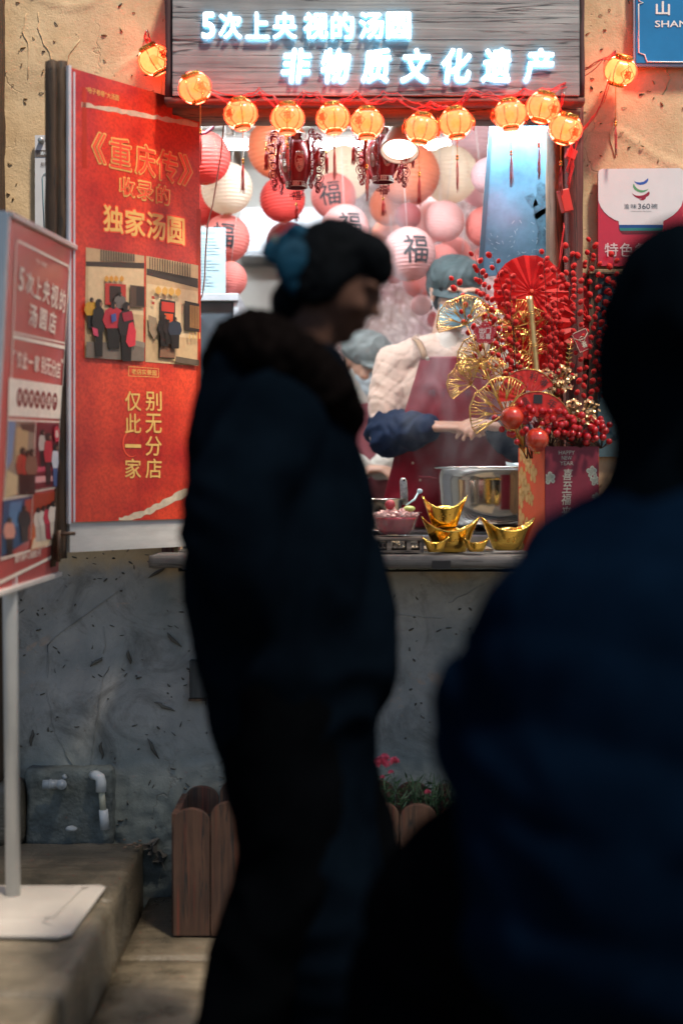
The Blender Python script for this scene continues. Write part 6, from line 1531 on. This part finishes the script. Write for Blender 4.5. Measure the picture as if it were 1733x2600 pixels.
steam('steam', (.42,.52,1.54), (.30,.22,.42), 6.0, 'white steam rising from the big pot in front of the vendor', 3)
steam('steam', (.18,.75,2.02), (.34,.25,.48), 6.0, 'thin steam drifting up between the paper lanterns', 7)
# ================================================================== people
def fuse(o, vox, sm=6, fold=0, fsc=14, fn=None):
    "one continuous skin out of the overlapping limbs"
    r = o.modifiers.new('remesh', 'REMESH'); r.mode = 'VOXEL'; r.voxel_size = vox; r.use_smooth_shade = True
    s = o.modifiers.new('smooth', 'SMOOTH'); s.factor = .5; s.iterations = sm
    mats_ = list(o.data.materials); settle(o); me = o.data
    if not me.materials:
        for m in mats_: me.materials.append(m)
    if fold or fn:
        ns = [v.normal.copy() for v in me.vertices]
        for v, n in zip(me.vertices, ns):
            p = v.co
            d = 0
            if fold:
                q = Vector((p.x*fsc, p.y*fsc, p.z*fsc*.8)); w_ = noise.noise(q*.5)*1.5
                d = (1-abs(noise.noise(q+Vector((w_,w_,w_))))*2.2)*fold + noise.noise(q*2.7)*fold*.3
            if fn: d += fn(p)
            v.co += n*d
    me.shade_smooth(); return o
def headM(c, yaw, pitch, roll=0): return Matrix.Translation(c) @ Euler((0,0,yaw)).to_matrix().to_4x4() @ Euler((pitch, roll, 0)).to_matrix().to_4x4()
def head(bm, M, s=1.0):
    def b(c, r, seg=18, rg=12): ball(bm, [q*s for q in c], [q*s for q in r], seg, rg, M=M)
    b((0,.012,.028),(.074,.092,.084)); b((0,-.026,-.018),(.066,.070,.075)); b((0,-.034,-.056),(.050,.052,.046)); b((0,-.066,-.088),(.022,.020,.018))
    b((0,-.094,.002),(.009,.012,.026)); b((0,-.104,-.018),(.014,.014,.011)); b((.03,-.078,.026),(.028,.018,.010)); b((-.03,-.078,.026),(.028,.018,.010))
    b((.038,-.070,-.022),(.022,.020,.020)); b((-.038,-.070,-.022),(.022,.020,.020)); b((0,-.088,-.050),(.021,.012,.006)); b((0,-.087,-.060),(.018,.012,.006))
    for q in (-1, 1): b((q*.030,-.079,.006),(.013,.010,.010)); b((q*.077,.012,-.006),(.008,.017,.030)); b((q*.080,.018,.012),(.008,.014,.014))
def hand(bm, wr_, tip, back, s=1.0, curl=.5, thumb=1):
    "palm, four fingers and a thumb from wrist towards tip; back = direction of the back of the hand"
    d = (tip-wr_).normalized(); b = (back-d*back.dot(d)).normalized(); l = d.cross(b)*thumb
    limb(bm, [wr_-d*.01, wr_+d*.03*s, wr_+d*.085*s], [(.024*s,.018*s),(.034*s,.016*s),(.038*s,.013*s)], n=14, side=l, sub=3)
    for k, (o, L_, r) in enumerate(((.029,.068,.0085),(.010,.076,.0088),(-.010,.071,.0084),(-.028,.056,.0074))):
        p = wr_+d*.082*s+l*o*s; q = [p]; a = .15; dd = d
        for j, f in enumerate((.45,.32,.25)):
            a += curl*(.55+.1*k); dd = (d*math.cos(a)-b*math.sin(a)+l*o*1.5).normalized(); q.append(q[-1]+dd*L_*f*s)
        limb(bm, [p-d*.02*s]+q, [r*s*1.05, r*s*1.05, r*s, r*s*.92, r*s*.8], n=10, sub=2)
    t0 = wr_+d*.025*s+l*.022*s; limb(bm, [t0, t0+(d*.6+l*.7-b*.25).normalized()*.035*s, t0+(d*.6+l*.7-b*.25).normalized()*.035*s+(d*.9+l*.15-b*.45).normalized()*.028*s, t0+(d*.6+l*.7-b*.25).normalized()*.035*s+(d*.9-b*.6-l*.1).normalized()*.052*s], [.014*s,.0115*s,.010*s,.008*s], n=10, sub=2)
SK = bpy.data.materials.new('skin'); SK.use_nodes = True; b_ = SK.node_tree.nodes['Principled BSDF']; MC['skin'] = SK
b_.inputs['Base Color'].default_value = (.50,.28,.19,1); b_.inputs['Roughness'].default_value = .5; b_.inputs['Subsurface Weight'].default_value = .15; b_.inputs['Subsurface Radius'].default_value = (.01,.004,.002); b_.inputs['Subsurface Scale'].default_value = 1
HAIR = mat('black_hair', (.0022,.0030,.0040), rough=.8, spec=.02, var=.3, vs=60, stretch=(1,1,.2), bump=.4, bs=150)
def build_body(bm, J, sides=None):
    lat = (J['shL']-J['shR']).normalized()
    limb(bm, [J['pel'], J['pel'].lerp(J['chest'], .45), J['chest'], J['chest'].lerp(J['neck'], .6)], [(.155,.11),(.125,.095),(.15,.105),(.11,.075)], side=lat)
    limb(bm, [J['shL'], J['chest'].lerp(J['neck'], .75), J['shR']], [.048,.055,.048], side=Vector((0,0,1)))
    limb(bm, [J['chest'].lerp(J['neck'], .7), J['neck'], J['head']+(J['neck']-J['head'])*.25], [.062,.052,.050])
    for q in 'LR':
        limb(bm, [J['sh'+q], J['sh'+q].lerp(J['el'+q], .5), J['el'+q]], [.050,.043,.036]); limb(bm, [J['el'+q], J['el'+q].lerp(J['wr'+q], .4), J['wr'+q]], [.037,.036,.024])
        limb(bm, [J['hip'+q], J['hip'+q].lerp(J['kn'+q], .5), J['kn'+q]], [.088,.075,.052]); limb(bm, [J['kn'+q], J['kn'+q].lerp(J['an'+q], .35), J['an'+q]], [.054,.052,.034])
        f = J.get('toe', Vector((0,-1,0))); limb(bm, [J['an'+q]+Vector((0,0,-.03))-f*.03, J['an'+q]+Vector((0,0,-.045))+f*.16], [(.036,.032),(.038,.022)], side=Vector((1,0,0)))
# ---------------------------------------------------------------- vendor behind the counter
V = lambda px, py, y: Wp(px, py, y)
J = dict(pel=V(1125,1300,.90), chest=V(1125,1010,.86), neck=V(1132,852,.84), head=V(1156,747,.81), shL=V(1003,925,.86), shR=V(1262,925,.88), elL=V(985,1105,.80), wrL=V(1100,1083,.66), elR=V(1300,1120,.82), wrR=V(1262,1083,.66))
fl = .33
J.update(hipL=J['pel']+Vector((-.09,0,-.04)), hipR=J['pel']+Vector((.09,0,-.04))); 
for q in 'LR': J['kn'+q] = Vector((J['hip'+q].x, .86, .78)); J['an'+q] = Vector((J['hip'+q].x, .90, .40))
ven = thing('person', (J['pel'].x, .9, .30), 'vendor in dark cap, blue mask, cream quilted jacket and burgundy apron behind the pot', 'person')
HM = headM(J['head'], R(14), R(16)); hs_ = 1.05
bm = N0(); build_body(bm, J); head(bm, HM, hs_)
hand(bm, J['wrL'], V(1205,1082,.61), Vector((-.1,-.25,1)), s=1.12, curl=.20, thumb=-1)
hand(bm, J['wrR'], V(1195,1072,.60), Vector((.1,-.3,1)), s=1.12, curl=.6, thumb=1)
o = finish(bm, 'body', SK, ven, world=True); fuse(o, .0052, 3)
for q in (-1, 1):
    bm = N0(); ball(bm, (q*.030*hs_,-.082*hs_,.006*hs_), (.011,.008,.0045), 12, 8, M=HM); finish(bm, 'eye', mat('eye_dark', (.02,.015,.012), rough=.3, var=0), ven, world=True)
QJ = mat('cream_quilt', (.50,.355,.275), rough=.75, var=.06, vs=20, bump=.35, bs=35, sheen=.2, bd=.004)
def quilt(p):
    a = math.sin(p.z*62+math.sin(p.x*30)*1.5+p.y*18); b = math.sin(p.z*40-p.x*48+p.y*20)
    return -.0065*math.exp(-abs(a)*8)-.0050*math.exp(-abs(b)*8)
bm = N0(); lat = (J['shL']-J['shR']).normalized()
limb(bm, [J['pel']+Vector((0,0,.02)), J['pel'].lerp(J['chest'], .5), J['chest'], J['chest'].lerp(J['neck'], .62)], [(.185,.135),(.165,.125),(.180,.125),(.125,.088)], side=lat)
limb(bm, [J['shL'], J['chest'].lerp(J['neck'], .70), J['shR']], [.070,.078,.070], side=Vector((0,0,1)))
for q in 'LR':
    e = J['el'+q]; limb(bm, [J['sh'+q], J['sh'+q].lerp(e, .5)+Vector((-.012 if q == 'L' else .012,0,0)), e+Vector((0,0,.0))], [.074,.070,.066]); limb(bm, [e, e.lerp(J['wr'+q], .35)], [.066,.058])
o = finish(bm, 'jacket', QJ, ven, world=True); fuse(o, .0075, 3, .006, 13, quilt)
TN = mat('turtleneck', (.50,.44,.37), rough=.8, var=.05, bump=.3, bs=160, bd=.002)
bm = N0(); nk = J['neck']; hd = J['head']; limb(bm, [nk+Vector((-.004,0,-.090)), nk+Vector((0,-.002,-.060)), nk+Vector((.004,-.004,-.032))], [(.095,.080),(.074,.072),(.063,.066)], side=lat)
o = finish(bm, 'turtleneck', TN, ven, world=True); fuse(o, .006, 4, .003, 16)
NV = mat('navy_oversleeve', (.007,.017,.045), rough=.7, var=.25, vs=16, spec=.2)
for q in 'LR':
    e, wv = J['el'+q], J['wr'+q]; bm = N0(); limb(bm, [e.lerp(J['sh'+q], .16), e+(e-wv).normalized()*.008, e.lerp(wv, .45), e.lerp(wv, .86)], [.073,.077,.070,.047]); o = finish(bm, 'oversleeve', NV, ven, world=True); fuse(o, .007, 4, .006, 20)
    bm = N0(); u, v = frame_of(wv-e); c = e.lerp(wv, .88); tube(bm, [c+(u*math.cos(a)+v*math.sin(a))*(.038+.003*math.sin(a*11)) for a in [2*math.pi*i/44 for i in range(44)]], .009, n=7, closed=True); finish(bm, 'cuff', NV, ven, world=True)
AP = mat('burgundy_apron', (.17,.002,.012), rough=.6, var=.22, vs=10, spec=.3)
bm = N0(); NU, NV_ = 44, 60
prof = [(905,1068,1232,.70),(960,1052,1262,.690),(1040,1028,1275,.685),(1100,1012,1290,.69),(1180,995,1300,.70),(1260,975,1320,.72),(1340,960,1335,.74)]
def ap(t):
    t = t*(len(prof)-1); i = min(int(t), len(prof)-2); f = t-i; return [prof[i][k]*(1-f)+prof[i+1][k]*f for k in range(4)]
G = []
for j in range(NV_+1):
    py, xa, xb, y = ap(j/NV_); row = []
    for i in range(NU+1):
        u = i/NU*2-1; yy = y+.075*abs(u)**2.6
        px = (xa+xb)/2+(xb-xa)/2*u; p = Wp(px, py, yy); q = Vector((p.x*9, p.z*7, 2)); w_ = noise.noise(q*.7)*1.6
        p.y += (abs(noise.noise(q+Vector((w_,0,w_)))))*.020 + noise.noise(q*3)*.003 - .004
        row.append(bm.verts.new(p))
    G.append(row)
for j in range(NV_):
    for i in range(NU): bm.faces.new((G[j][i], G[j][i+1], G[j+1][i+1], G[j+1][i])).smooth = True
o = finish(bm, 'apron', AP, ven, world=True); sdm = o.modifiers.new('thick', 'SOLIDIFY'); sdm.thickness = .003
STP = mat('tan_strap', (.25,.14,.07), rough=.6, var=.15)
bm = N0(); tube(bm, [V(1078,912,.692), V(1073,890,.705), V(1062,868,.745), V(1050,858,.83), V(1060,850,.90)], [(.011,.002)]*5, n=6, side=Vector((1,0,.2))); finish(bm, 'strap', STP, ven, world=True)
bm = N0(); tube(bm, [V(1222,912,.70), V(1228,885,.72), V(1236,866,.77), V(1240,858,.86)], [(.011,.002)]*4, n=6, side=Vector((1,0,-.2))); finish(bm, 'strap', STP, ven, world=True)
for px, py, y in ((1085,911,.686),(1047,1176,.70),(1178,1184,.70),(1066,1219,.70)):
    bm = N0(); c = V(px,py,y-.01); tube(bm, [c, c+Vector((0,-.004,0))], .0075 if py < 1000 else .0042, n=14); ball(bm, c+Vector((0,-.004,0)), (.0055 if py < 1000 else .003,.0016,.0055 if py < 1000 else .003), 12, 6); finish(bm, 'button', mat('brass_button', (.40,.36,.28), metal=.9, rough=.3), ven, world=True)
bm = N0(); 
for k, ch in enumerate('啥子巷巷'): p = V(1097+k*30, 997, .668); put_text(bm, ch, (p.x,p.z), .024, .023, bold=.01, y=p.y+.004)
finish(bm, 'lettering', mat('apron_ink', (.05,.035,.05), rough=.7), ven, world=True)
bm = N0(); tube(bm, [V(1062,1210,.683), V(1120,1216,.679), V(1178,1216,.682)], .0022, n=5); finish(bm, 'pocket_seam', AP, ven, world=True)
# cap
CP = mat('cap_slate', (.030,.050,.053), rough=.75, var=.15, vs=14, bump=.25, bs=180, bd=.002)
bm = N0()
ball(bm, (0,.022,.060), (.098,.112,.074), 24, 16, M=HM); ball(bm, (0,.045,.020), (.092,.090,.070), 24, 16, M=HM)
o = finish(bm, 'cap', CP, ven, world=True)
fuse(o, .006, 5, .006, 22)
bm = N0(); rows_ = []
for j in range(7):
    t = j/6; row = []
    for i in range(21):
        a = R(-78+156*i/20); rr_ = 1+.62*t*math.cos(a*.75)
        p = HM @ Vector((math.sin(a)*.090*(1+.06*t), -math.cos(a)*.095*rr_+.012, .030-.022*t-.010*abs(math.sin(a))*1.2)); row.append(bm.verts.new(p))
    rows_.append(row)
for j in range(6):
    for i in range(20): bm.faces.new((rows_[j][i], rows_[j][i+1], rows_[j+1][i+1], rows_[j+1][i])).smooth = True
o = finish(bm, 'cap_peak', CP, ven, world=True); m_ = o.modifiers.new('t', 'SOLIDIFY'); m_.thickness = .004
# mask
MK = mat('mask_blue', (.22,.45,.56), rough=.6, var=.06, bump=.2, bs=30)
def maskmesh(bm, HM, s):
    rows_ = []
    for j in range(13):
        t = j/12; z = .006-.100*t; row = []
        for i in range(21):
            u = i/20*2-1; wx = .066-.012*abs(t-.45); x = u*wx
            yf = -.112+.020*(abs(t-.35))-.004*math.sin(t*18) ; y = yf+.072*abs(u)**2.1+(.016 if t < .1 else 0)*(abs(u))
            if t < .15: y -= .004*(1-abs(u))
            row.append(bm.verts.new(HM @ (Vector((x, y+.0, z-.004))*s)))
        rows_.append(row)
    for j in range(12):
        for i in range(20): bm.faces.new((rows_[j][i], rows_[j][i+1], rows_[j+1][i+1], rows_[j+1][i])).smooth = True
    return rows_
bm = N0(); maskmesh(bm, HM, hs_); o = finish(bm, 'face_mask', MK, ven, world=True); m_ = o.modifiers.new('t', 'SOLIDIFY'); m_.thickness = .002
bm = N0()
for q in (-1, 1):
    for z0_ in (-.004, -.078): tube(bm, [HM @ (Vector((q*.064,-.046,z0_))*hs_), HM @ (Vector((q*.078,-.010,z0_*.6))*hs_), HM @ (Vector((q*.086,.024,.004))*hs_)], .0013, n=5)
finish(bm, 'ear_loop', mat('loop_white', (.7,.7,.7)), ven, world=True)
bm = N0()
for q in (-1, 1):
    for k in range(14):
        a = .02*k; tube(bm, [HM @ Vector((q*(.074-.0008*k),-.040-.003*k+.05*(k > 7),.030)), HM @ Vector((q*(.083-.001*k),-.030-.002*k+.05*(k > 7),-.008)), HM @ Vector((q*.080,-.022+.05*(k > 7),-.040-.002*k))], .0012, n=3)
ball(bm, (0,.045,-.010), (.078,.062,.075), 18, 12, M=HM)
finish(bm, 'hair', HAIR, ven, world=True)
# ---------------------------------------------------------------- second worker behind
J = dict(pel=V(905,1280,1.42), chest=V(915,1085,1.40), neck=V(915,990,1.40), head=V(930,925,1.36), shL=V(840,1045,1.40), shR=V(985,1045,1.42), elL=V(835,1170,1.30), wrL=V(925,1190,1.15), elR=V(1000,1170,1.38), wrR=V(960,1190,1.18))
J.update(hipL=J['pel']+Vector((-.09,0,-.04)), hipR=J['pel']+Vector((.09,0,-.04)))
for q in 'LR': J['kn'+q] = Vector((J['hip'+q].x, 1.40, .72)); J['an'+q] = Vector((J['hip'+q].x, 1.42, .38))
wk = thing('person', (J['pel'].x, 1.42, .30), 'second worker in grey cap and white face mask bending down behind the vendor', 'person')
HM = headM(J['head'], R(30), R(22)); bm = N0(); build_body(bm, J); head(bm, HM, 1.05); hand(bm, J['wrL'], V(985,1192,1.1), Vector((0,-.2,1)), curl=.4, thumb=-1); hand(bm, J['wrR'], V(920,1196,1.12), Vector((0,-.2,1)), curl=.4)
o = finish(bm, 'body', SK, wk, world=True); fuse(o, .007, 3)
bm = N0(); lat = (J['shL']-J['shR']).normalized(); limb(bm, [J['pel'], J['chest'], J['chest'].lerp(J['neck'], .6)], [(.17,.125),(.165,.12),(.11,.085)], side=lat); limb(bm, [J['shL'], J['chest'].lerp(J['neck'], .7), J['shR']], [.066,.072,.066])
for q in 'LR': limb(bm, [J['sh'+q], J['el'+q]], [.066,.06])
limb(bm, [J['chest'].lerp(J['neck'],.6), J['neck'].lerp(J['head'],.3)], [.085,.075])
o = finish(bm, 'jumper', mat('dusty_rose', (.25,.07,.085), rough=.8, var=.2, vs=12), wk, world=True); fuse(o, .009, 4, .006, 12)
bm = N0(); 
for q in 'LR': limb(bm, [J['el'+q], J['el'+q].lerp(J['wr'+q], .9)], [.064,.046])
limb(bm, [J['neck']+Vector((0,0,-.05)), J['neck'].lerp(J['head'],.5)], [.09,.078])
o = finish(bm, 'white_sleeves', mat('white_cloth', (.58,.56,.50), rough=.8), wk, world=True); fuse(o, .008, 4, .004, 16)
bm = N0(); ball(bm, (0,.020,.056), (.100,.114,.072), 24, 16, M=HM); ball(bm, (0,-.085,.024), (.075,.060,.010), 20, 10, M=HM); o = finish(bm, 'cap', mat('cap_grey', (.16,.19,.185), rough=.75, var=.15, vs=14), wk, world=True); fuse(o, .006, 4, .006, 20)
bm = N0(); maskmesh(bm, HM, 1.05); o = finish(bm, 'face_mask', mat('mask_white', (.55,.66,.70), rough=.6), wk, world=True); m_ = o.modifiers.new('t', 'SOLIDIFY'); m_.thickness = .002
bm = N0(); ball(bm, (0,.035,-.005), (.080,.070,.075), 18, 12, M=HM); finish(bm, 'hair', HAIR, wk, world=True)
# ---------------------------------------------------------------- woman walking past (left silhouette)
YA = -1.54
J = dict(pel=V(715,1640,YA), chest=V(720,1150,YA), neck=V(775,890,YA), head=V(848,720,YA), shL=V(725,1040,YA+.15), shR=V(725,1040,YA-.15), elL=V(760,1330,YA+.18), wrL=V(760,1560,YA+.12), elR=V(660,1360,YA-.16), wrR=V(730,1560,YA-.12),
         hipL=V(735,1690,YA+.09), hipR=V(705,1690,YA-.09), knL=V(900,2230,YA+.09), anL=V(1000,2720,YA+.09), knR=V(740,2200,YA-.09), anR=V(590,2640,YA-.09))
J['toe'] = Vector((1,0,0)); J['shL'], J['shR'] = J['shR'], J['shL']
wa = thing('person', (J['pel'].x, YA, 0), 'woman in dark padded coat with fur collar and blue hair bow walking past', 'person')
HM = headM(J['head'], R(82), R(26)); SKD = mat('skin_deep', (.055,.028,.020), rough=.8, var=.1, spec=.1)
bm = N0(); J2 = dict(J); J2['shL'], J2['shR'] = J['shR'], J['shL']; build_body(bm, J2); head(bm, HM, .93); hand(bm, J['wrL'], J['wrL']+Vector((.02,0,-.1)), Vector((0,1,0))); hand(bm, J['wrR'], J['wrR']+Vector((.02,0,-.1)), Vector((0,-1,0)))
o = finish(bm, 'body', SKD, wa, world=True); fuse(o, .007, 3)
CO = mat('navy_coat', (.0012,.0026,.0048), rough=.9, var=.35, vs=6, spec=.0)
bm = N0(); Yv = Vector((0,1,0))
limb(bm, [V(850,2560,YA), V(790,2180,YA), V(738,1930,YA), V(722,1800,YA), V(720,1650,YA), V(715,1500,YA), V(710,1340,YA), V(712,1170,YA), V(745,1010,YA)], [(.15,.105),(.165,.122),(.175,.122),(.19,.135),(.205,.160),(.215,.178),(.215,.170),(.19,.145),(.13,.115)], side=Yv)
limb(bm, [V(700,1060,YA-.13), V(620,1240,YA-.19), V(600,1400,YA-.20), V(690,1590,YA-.15)], [.09,.092,.088,.06], side=Yv)
limb(bm, [V(740,1060,YA+.13), V(820,1240,YA+.18), V(850,1390,YA+.17), V(830,1530,YA+.12)], [.09,.088,.078,.055], side=Yv)
limb(bm, [V(800,1400,YA), V(850,1560,YA), V(868,1700,YA), V(850,1850,YA), V(840,2050,YA)], [(.14,.11),(.14,.115),(.13,.10),(.12,.075),(.12,.075)], side=Yv)
limb(bm, [V(600,950,YA), V(585,1080,YA), V(590,1300,YA)], [(.13,.05),(.15,.07),(.15,.075)], side=Yv)
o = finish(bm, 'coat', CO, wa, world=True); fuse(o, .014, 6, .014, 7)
bm = N0(); P = [V(610,890,YA-.03), V(660,865,YA-.11), V(740,915,YA-.14), V(815,985,YA-.11), V(852,1060,YA), V(815,985,YA+.11), V(740,905,YA+.14), V(655,855,YA+.09)]
tube(bm, P, [.062,.052,.055,.056,.055,.055,.055,.052], n=14, closed=True); limb(bm, [V(620,880,YA), V(598,930,YA), V(590,1060,YA)], [.055,.062,.055])
o = finish(bm, 'fur_collar', mat('dark_fur', (.0028,.0022,.0022), rough=.95, var=.5, vs=50, spec=.0), wa, world=True); fuse(o, .010, 3, .010, 34)
bm = N0()
for q in 'LR':
    limb(bm, [J['hip'+q], J['hip'+q].lerp(J['kn'+q], .5), J['kn'+q], J['kn'+q].lerp(J['an'+q], .5), J['an'+q]], [.11,.105,.100,.092,.078])
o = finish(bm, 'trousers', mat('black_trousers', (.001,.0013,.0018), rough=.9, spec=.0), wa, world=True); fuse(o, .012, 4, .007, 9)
bm = N0()
for q in 'LR':
    a = J['an'+q]; limb(bm, [a+Vector((-.03,0,-.01)), a+Vector((0,0,-.05)), a+Vector((.16,0,-.07))], [(.05,.05),(.05,.05),(.048,.036)], side=Yv)
o = finish(bm, 'boots', mat('black_boots', (.004,.004,.004), rough=.5), wa, world=True); fuse(o, .010, 3)
bm = N0()
def hb_(c, r): ball(bm, [q*.93 for q in c], [q*.93 for q in r], 20, 14, M=HM)
hb_((0,.022,.040),(.086,.088,.088)); hb_((0,-.030,.075),(.070,.065,.050)); hb_((0,.055,-.010),(.070,.050,.075)); hb_((0,-.072,.062),(.050,.028,.034)); hb_((0,.06,-.07),(.060,.045,.05))
for q in (-1,1): hb_((q*.070,.020,.0),(.022,.052,.066))
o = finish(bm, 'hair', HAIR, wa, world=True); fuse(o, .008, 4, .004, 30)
SC_ = mat('blue_scarf', (.003,.024,.046), rough=.7, var=.35, vs=14, spec=.05)
bm = N0()
limb(bm, [V(775,600,YA-.03), V(755,592,YA), V(738,612,YA+.03)], [(.014,.016),(.018,.022),(.010,.014)]); limb(bm, [V(762,615,YA-.06), V(735,665,YA-.07), V(748,750,YA-.06)], [(.020,.006),(.034,.006),(.006,.004)], side=Vector((1,0,0)))
limb(bm, [V(745,620,YA), V(705,655,YA+.02), V(682,622,YA+.04)], [(.03,.015),(.026,.012),(.012,.008)], side=Vector((1,0,0)))
o = finish(bm, 'hair_bow', SC_, wa, world=True); fuse(o, .006, 4, .005, 26)
bm = N0(); limb(bm, [V(695,605,YA+.05), V(712,650,YA+.04), V(745,690,YA+.01)], [(.012,.006),(.024,.006),(.012,.006)], side=Vector((1,0,.6))); o = finish(bm, 'bow_tail', mat('grey_silk', (.05,.065,.065), rough=.7, spec=.1, var=.3, vs=20), wa, world=True); fuse(o, .005, 3, .003, 30)
# ---------------------------------------------------------------- passer by at the right, very close
YB = -2.34; yb_ = YB
J = dict(pel=V(1660,2000,YB), chest=V(1700,1580,YB), neck=V(1725,1180,YB), head=V(1735,905,YB), shL=V(1490,1460,YB+.04), shR=V(2000,1460,YB-.04), elL=V(1330,1780,YB+.08), wrL=V(1400,2130,YB+.02), elR=V(2120,1760,YB-.1), wrR=V(2080,2150,YB-.1),
         hipL=V(1560,2080,YB+.03), hipR=V(1770,2080,YB-.03), knL=V(1330,2700,YB+.03), knR=V(1760,2800,YB-.05))
J['anL'] = Vector((J['knL'].x-.03, YB+.02, .09)); J['anR'] = Vector((J['knR'].x+.02, YB-.05, .09)); J['toe'] = Vector((-.4,.9,0)).normalized()
wb = thing('person', (J['pel'].x, YB, 0), 'person in dark blue padded jacket and hood seen from behind at the right edge', 'person')
HM = headM(J['head'], R(150), R(8)); bm = N0(); build_body(bm, J); head(bm, HM, 1.08); hand(bm, J['wrL'], J['wrL']+Vector((0,0,-.1)), Vector((-1,0,0))); hand(bm, J['wrR'], J['wrR']+Vector((0,0,-.1)), Vector((1,0,0)))
o = finish(bm, 'body', SKD, wb, world=True); fuse(o, .008, 3)
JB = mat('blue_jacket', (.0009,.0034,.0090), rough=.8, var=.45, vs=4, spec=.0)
def puff(p): return .010*abs(math.sin(p.z*26+p.x*7+math.sin(p.y*9)))
bm = N0(); lat = Vector((1,0,0))
limb(bm, [V(1650,2330,YB), V(1650,2000,YB), V(1670,1700,YB), V(1705,1500,YB), V(1720,1340,YB)], [(.25,.18),(.255,.19),(.235,.18),(.20,.15),(.11,.10)], side=lat)
limb(bm, [J['shL'], V(1720,1370,YB), J['shR']], [.085,.095,.085])
limb(bm, [J['shL']+Vector((0.01,0,0)), V(1370,1610,YB+.05), V(1270,1790,YB+.08), V(1290,1970,YB+.05), V(1360,2130,YB+.02)], [.085,.085,.082,.075,.06]); limb(bm, [J['shR'], J['elR'], J['wrR']], [.09,.09,.06])
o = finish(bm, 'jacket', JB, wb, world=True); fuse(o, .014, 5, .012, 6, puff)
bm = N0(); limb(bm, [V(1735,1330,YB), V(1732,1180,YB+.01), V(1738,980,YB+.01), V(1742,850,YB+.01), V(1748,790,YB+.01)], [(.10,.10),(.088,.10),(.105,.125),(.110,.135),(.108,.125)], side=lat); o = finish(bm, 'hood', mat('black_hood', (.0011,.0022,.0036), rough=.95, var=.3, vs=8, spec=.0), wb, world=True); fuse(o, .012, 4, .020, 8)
bm = N0()
for q in 'LR': limb(bm, [J['hip'+q], J['hip'+q].lerp(J['kn'+q], .5), J['kn'+q], J['an'+q]], [.125,.115,.09,.065])
limb(bm, [V(1420,2200,YB), V(1190,2330,YB+.15), V(1120,2650,YB+.25)], [.13,.145,.15])
o = finish(bm, 'trousers', mat('black_trousers', (.0,.0,.0)), wb, world=True); fuse(o, .014, 4, .008, 8)
bm = N0()
for q in 'LR':
    a = J['an'+q]; limb(bm, [a, a+Vector((0,0,-.045)), a+Vector((-.06,.14,-.06))], [(.05,.05),(.05,.05),(.046,.034)])
o = finish(bm, 'shoes', mat('black_boots', (.0,.0,.0)), wb, world=True); fuse(o, .012, 3)
# ================================================================== added banner out of view, put there to shade the lower wall
bn = thing('shade_banner', (2.0,-3.0,0), 'added dark cloth banner on two poles out of view, shading the lower wall', 'banner')
def along(t, z): return Vector((0,-t,z))
T = 3.0; kz = -SUN.z/SUN.y; kx = -SUN.x/SUN.y
zlo = kz*(T-.42); zhi = 1.0+kz*T; xo = kx*T
bm = N0(); box2(bm, (-1.15,-T-.01,zlo), (1.9+xo,-T+.01,zhi)); finish(bm, 'cloth', mat('shade_banner_cloth', (.10,.09,.09), rough=.9), bn, world=True)
for x in (-1.2, 1.95+xo):
    bm = N0(); tube(bm, [(x,-T,-.2),(x,-T,zhi+.2)], .04, n=10); finish(bm, 'pole', DARKW, bn, world=True)
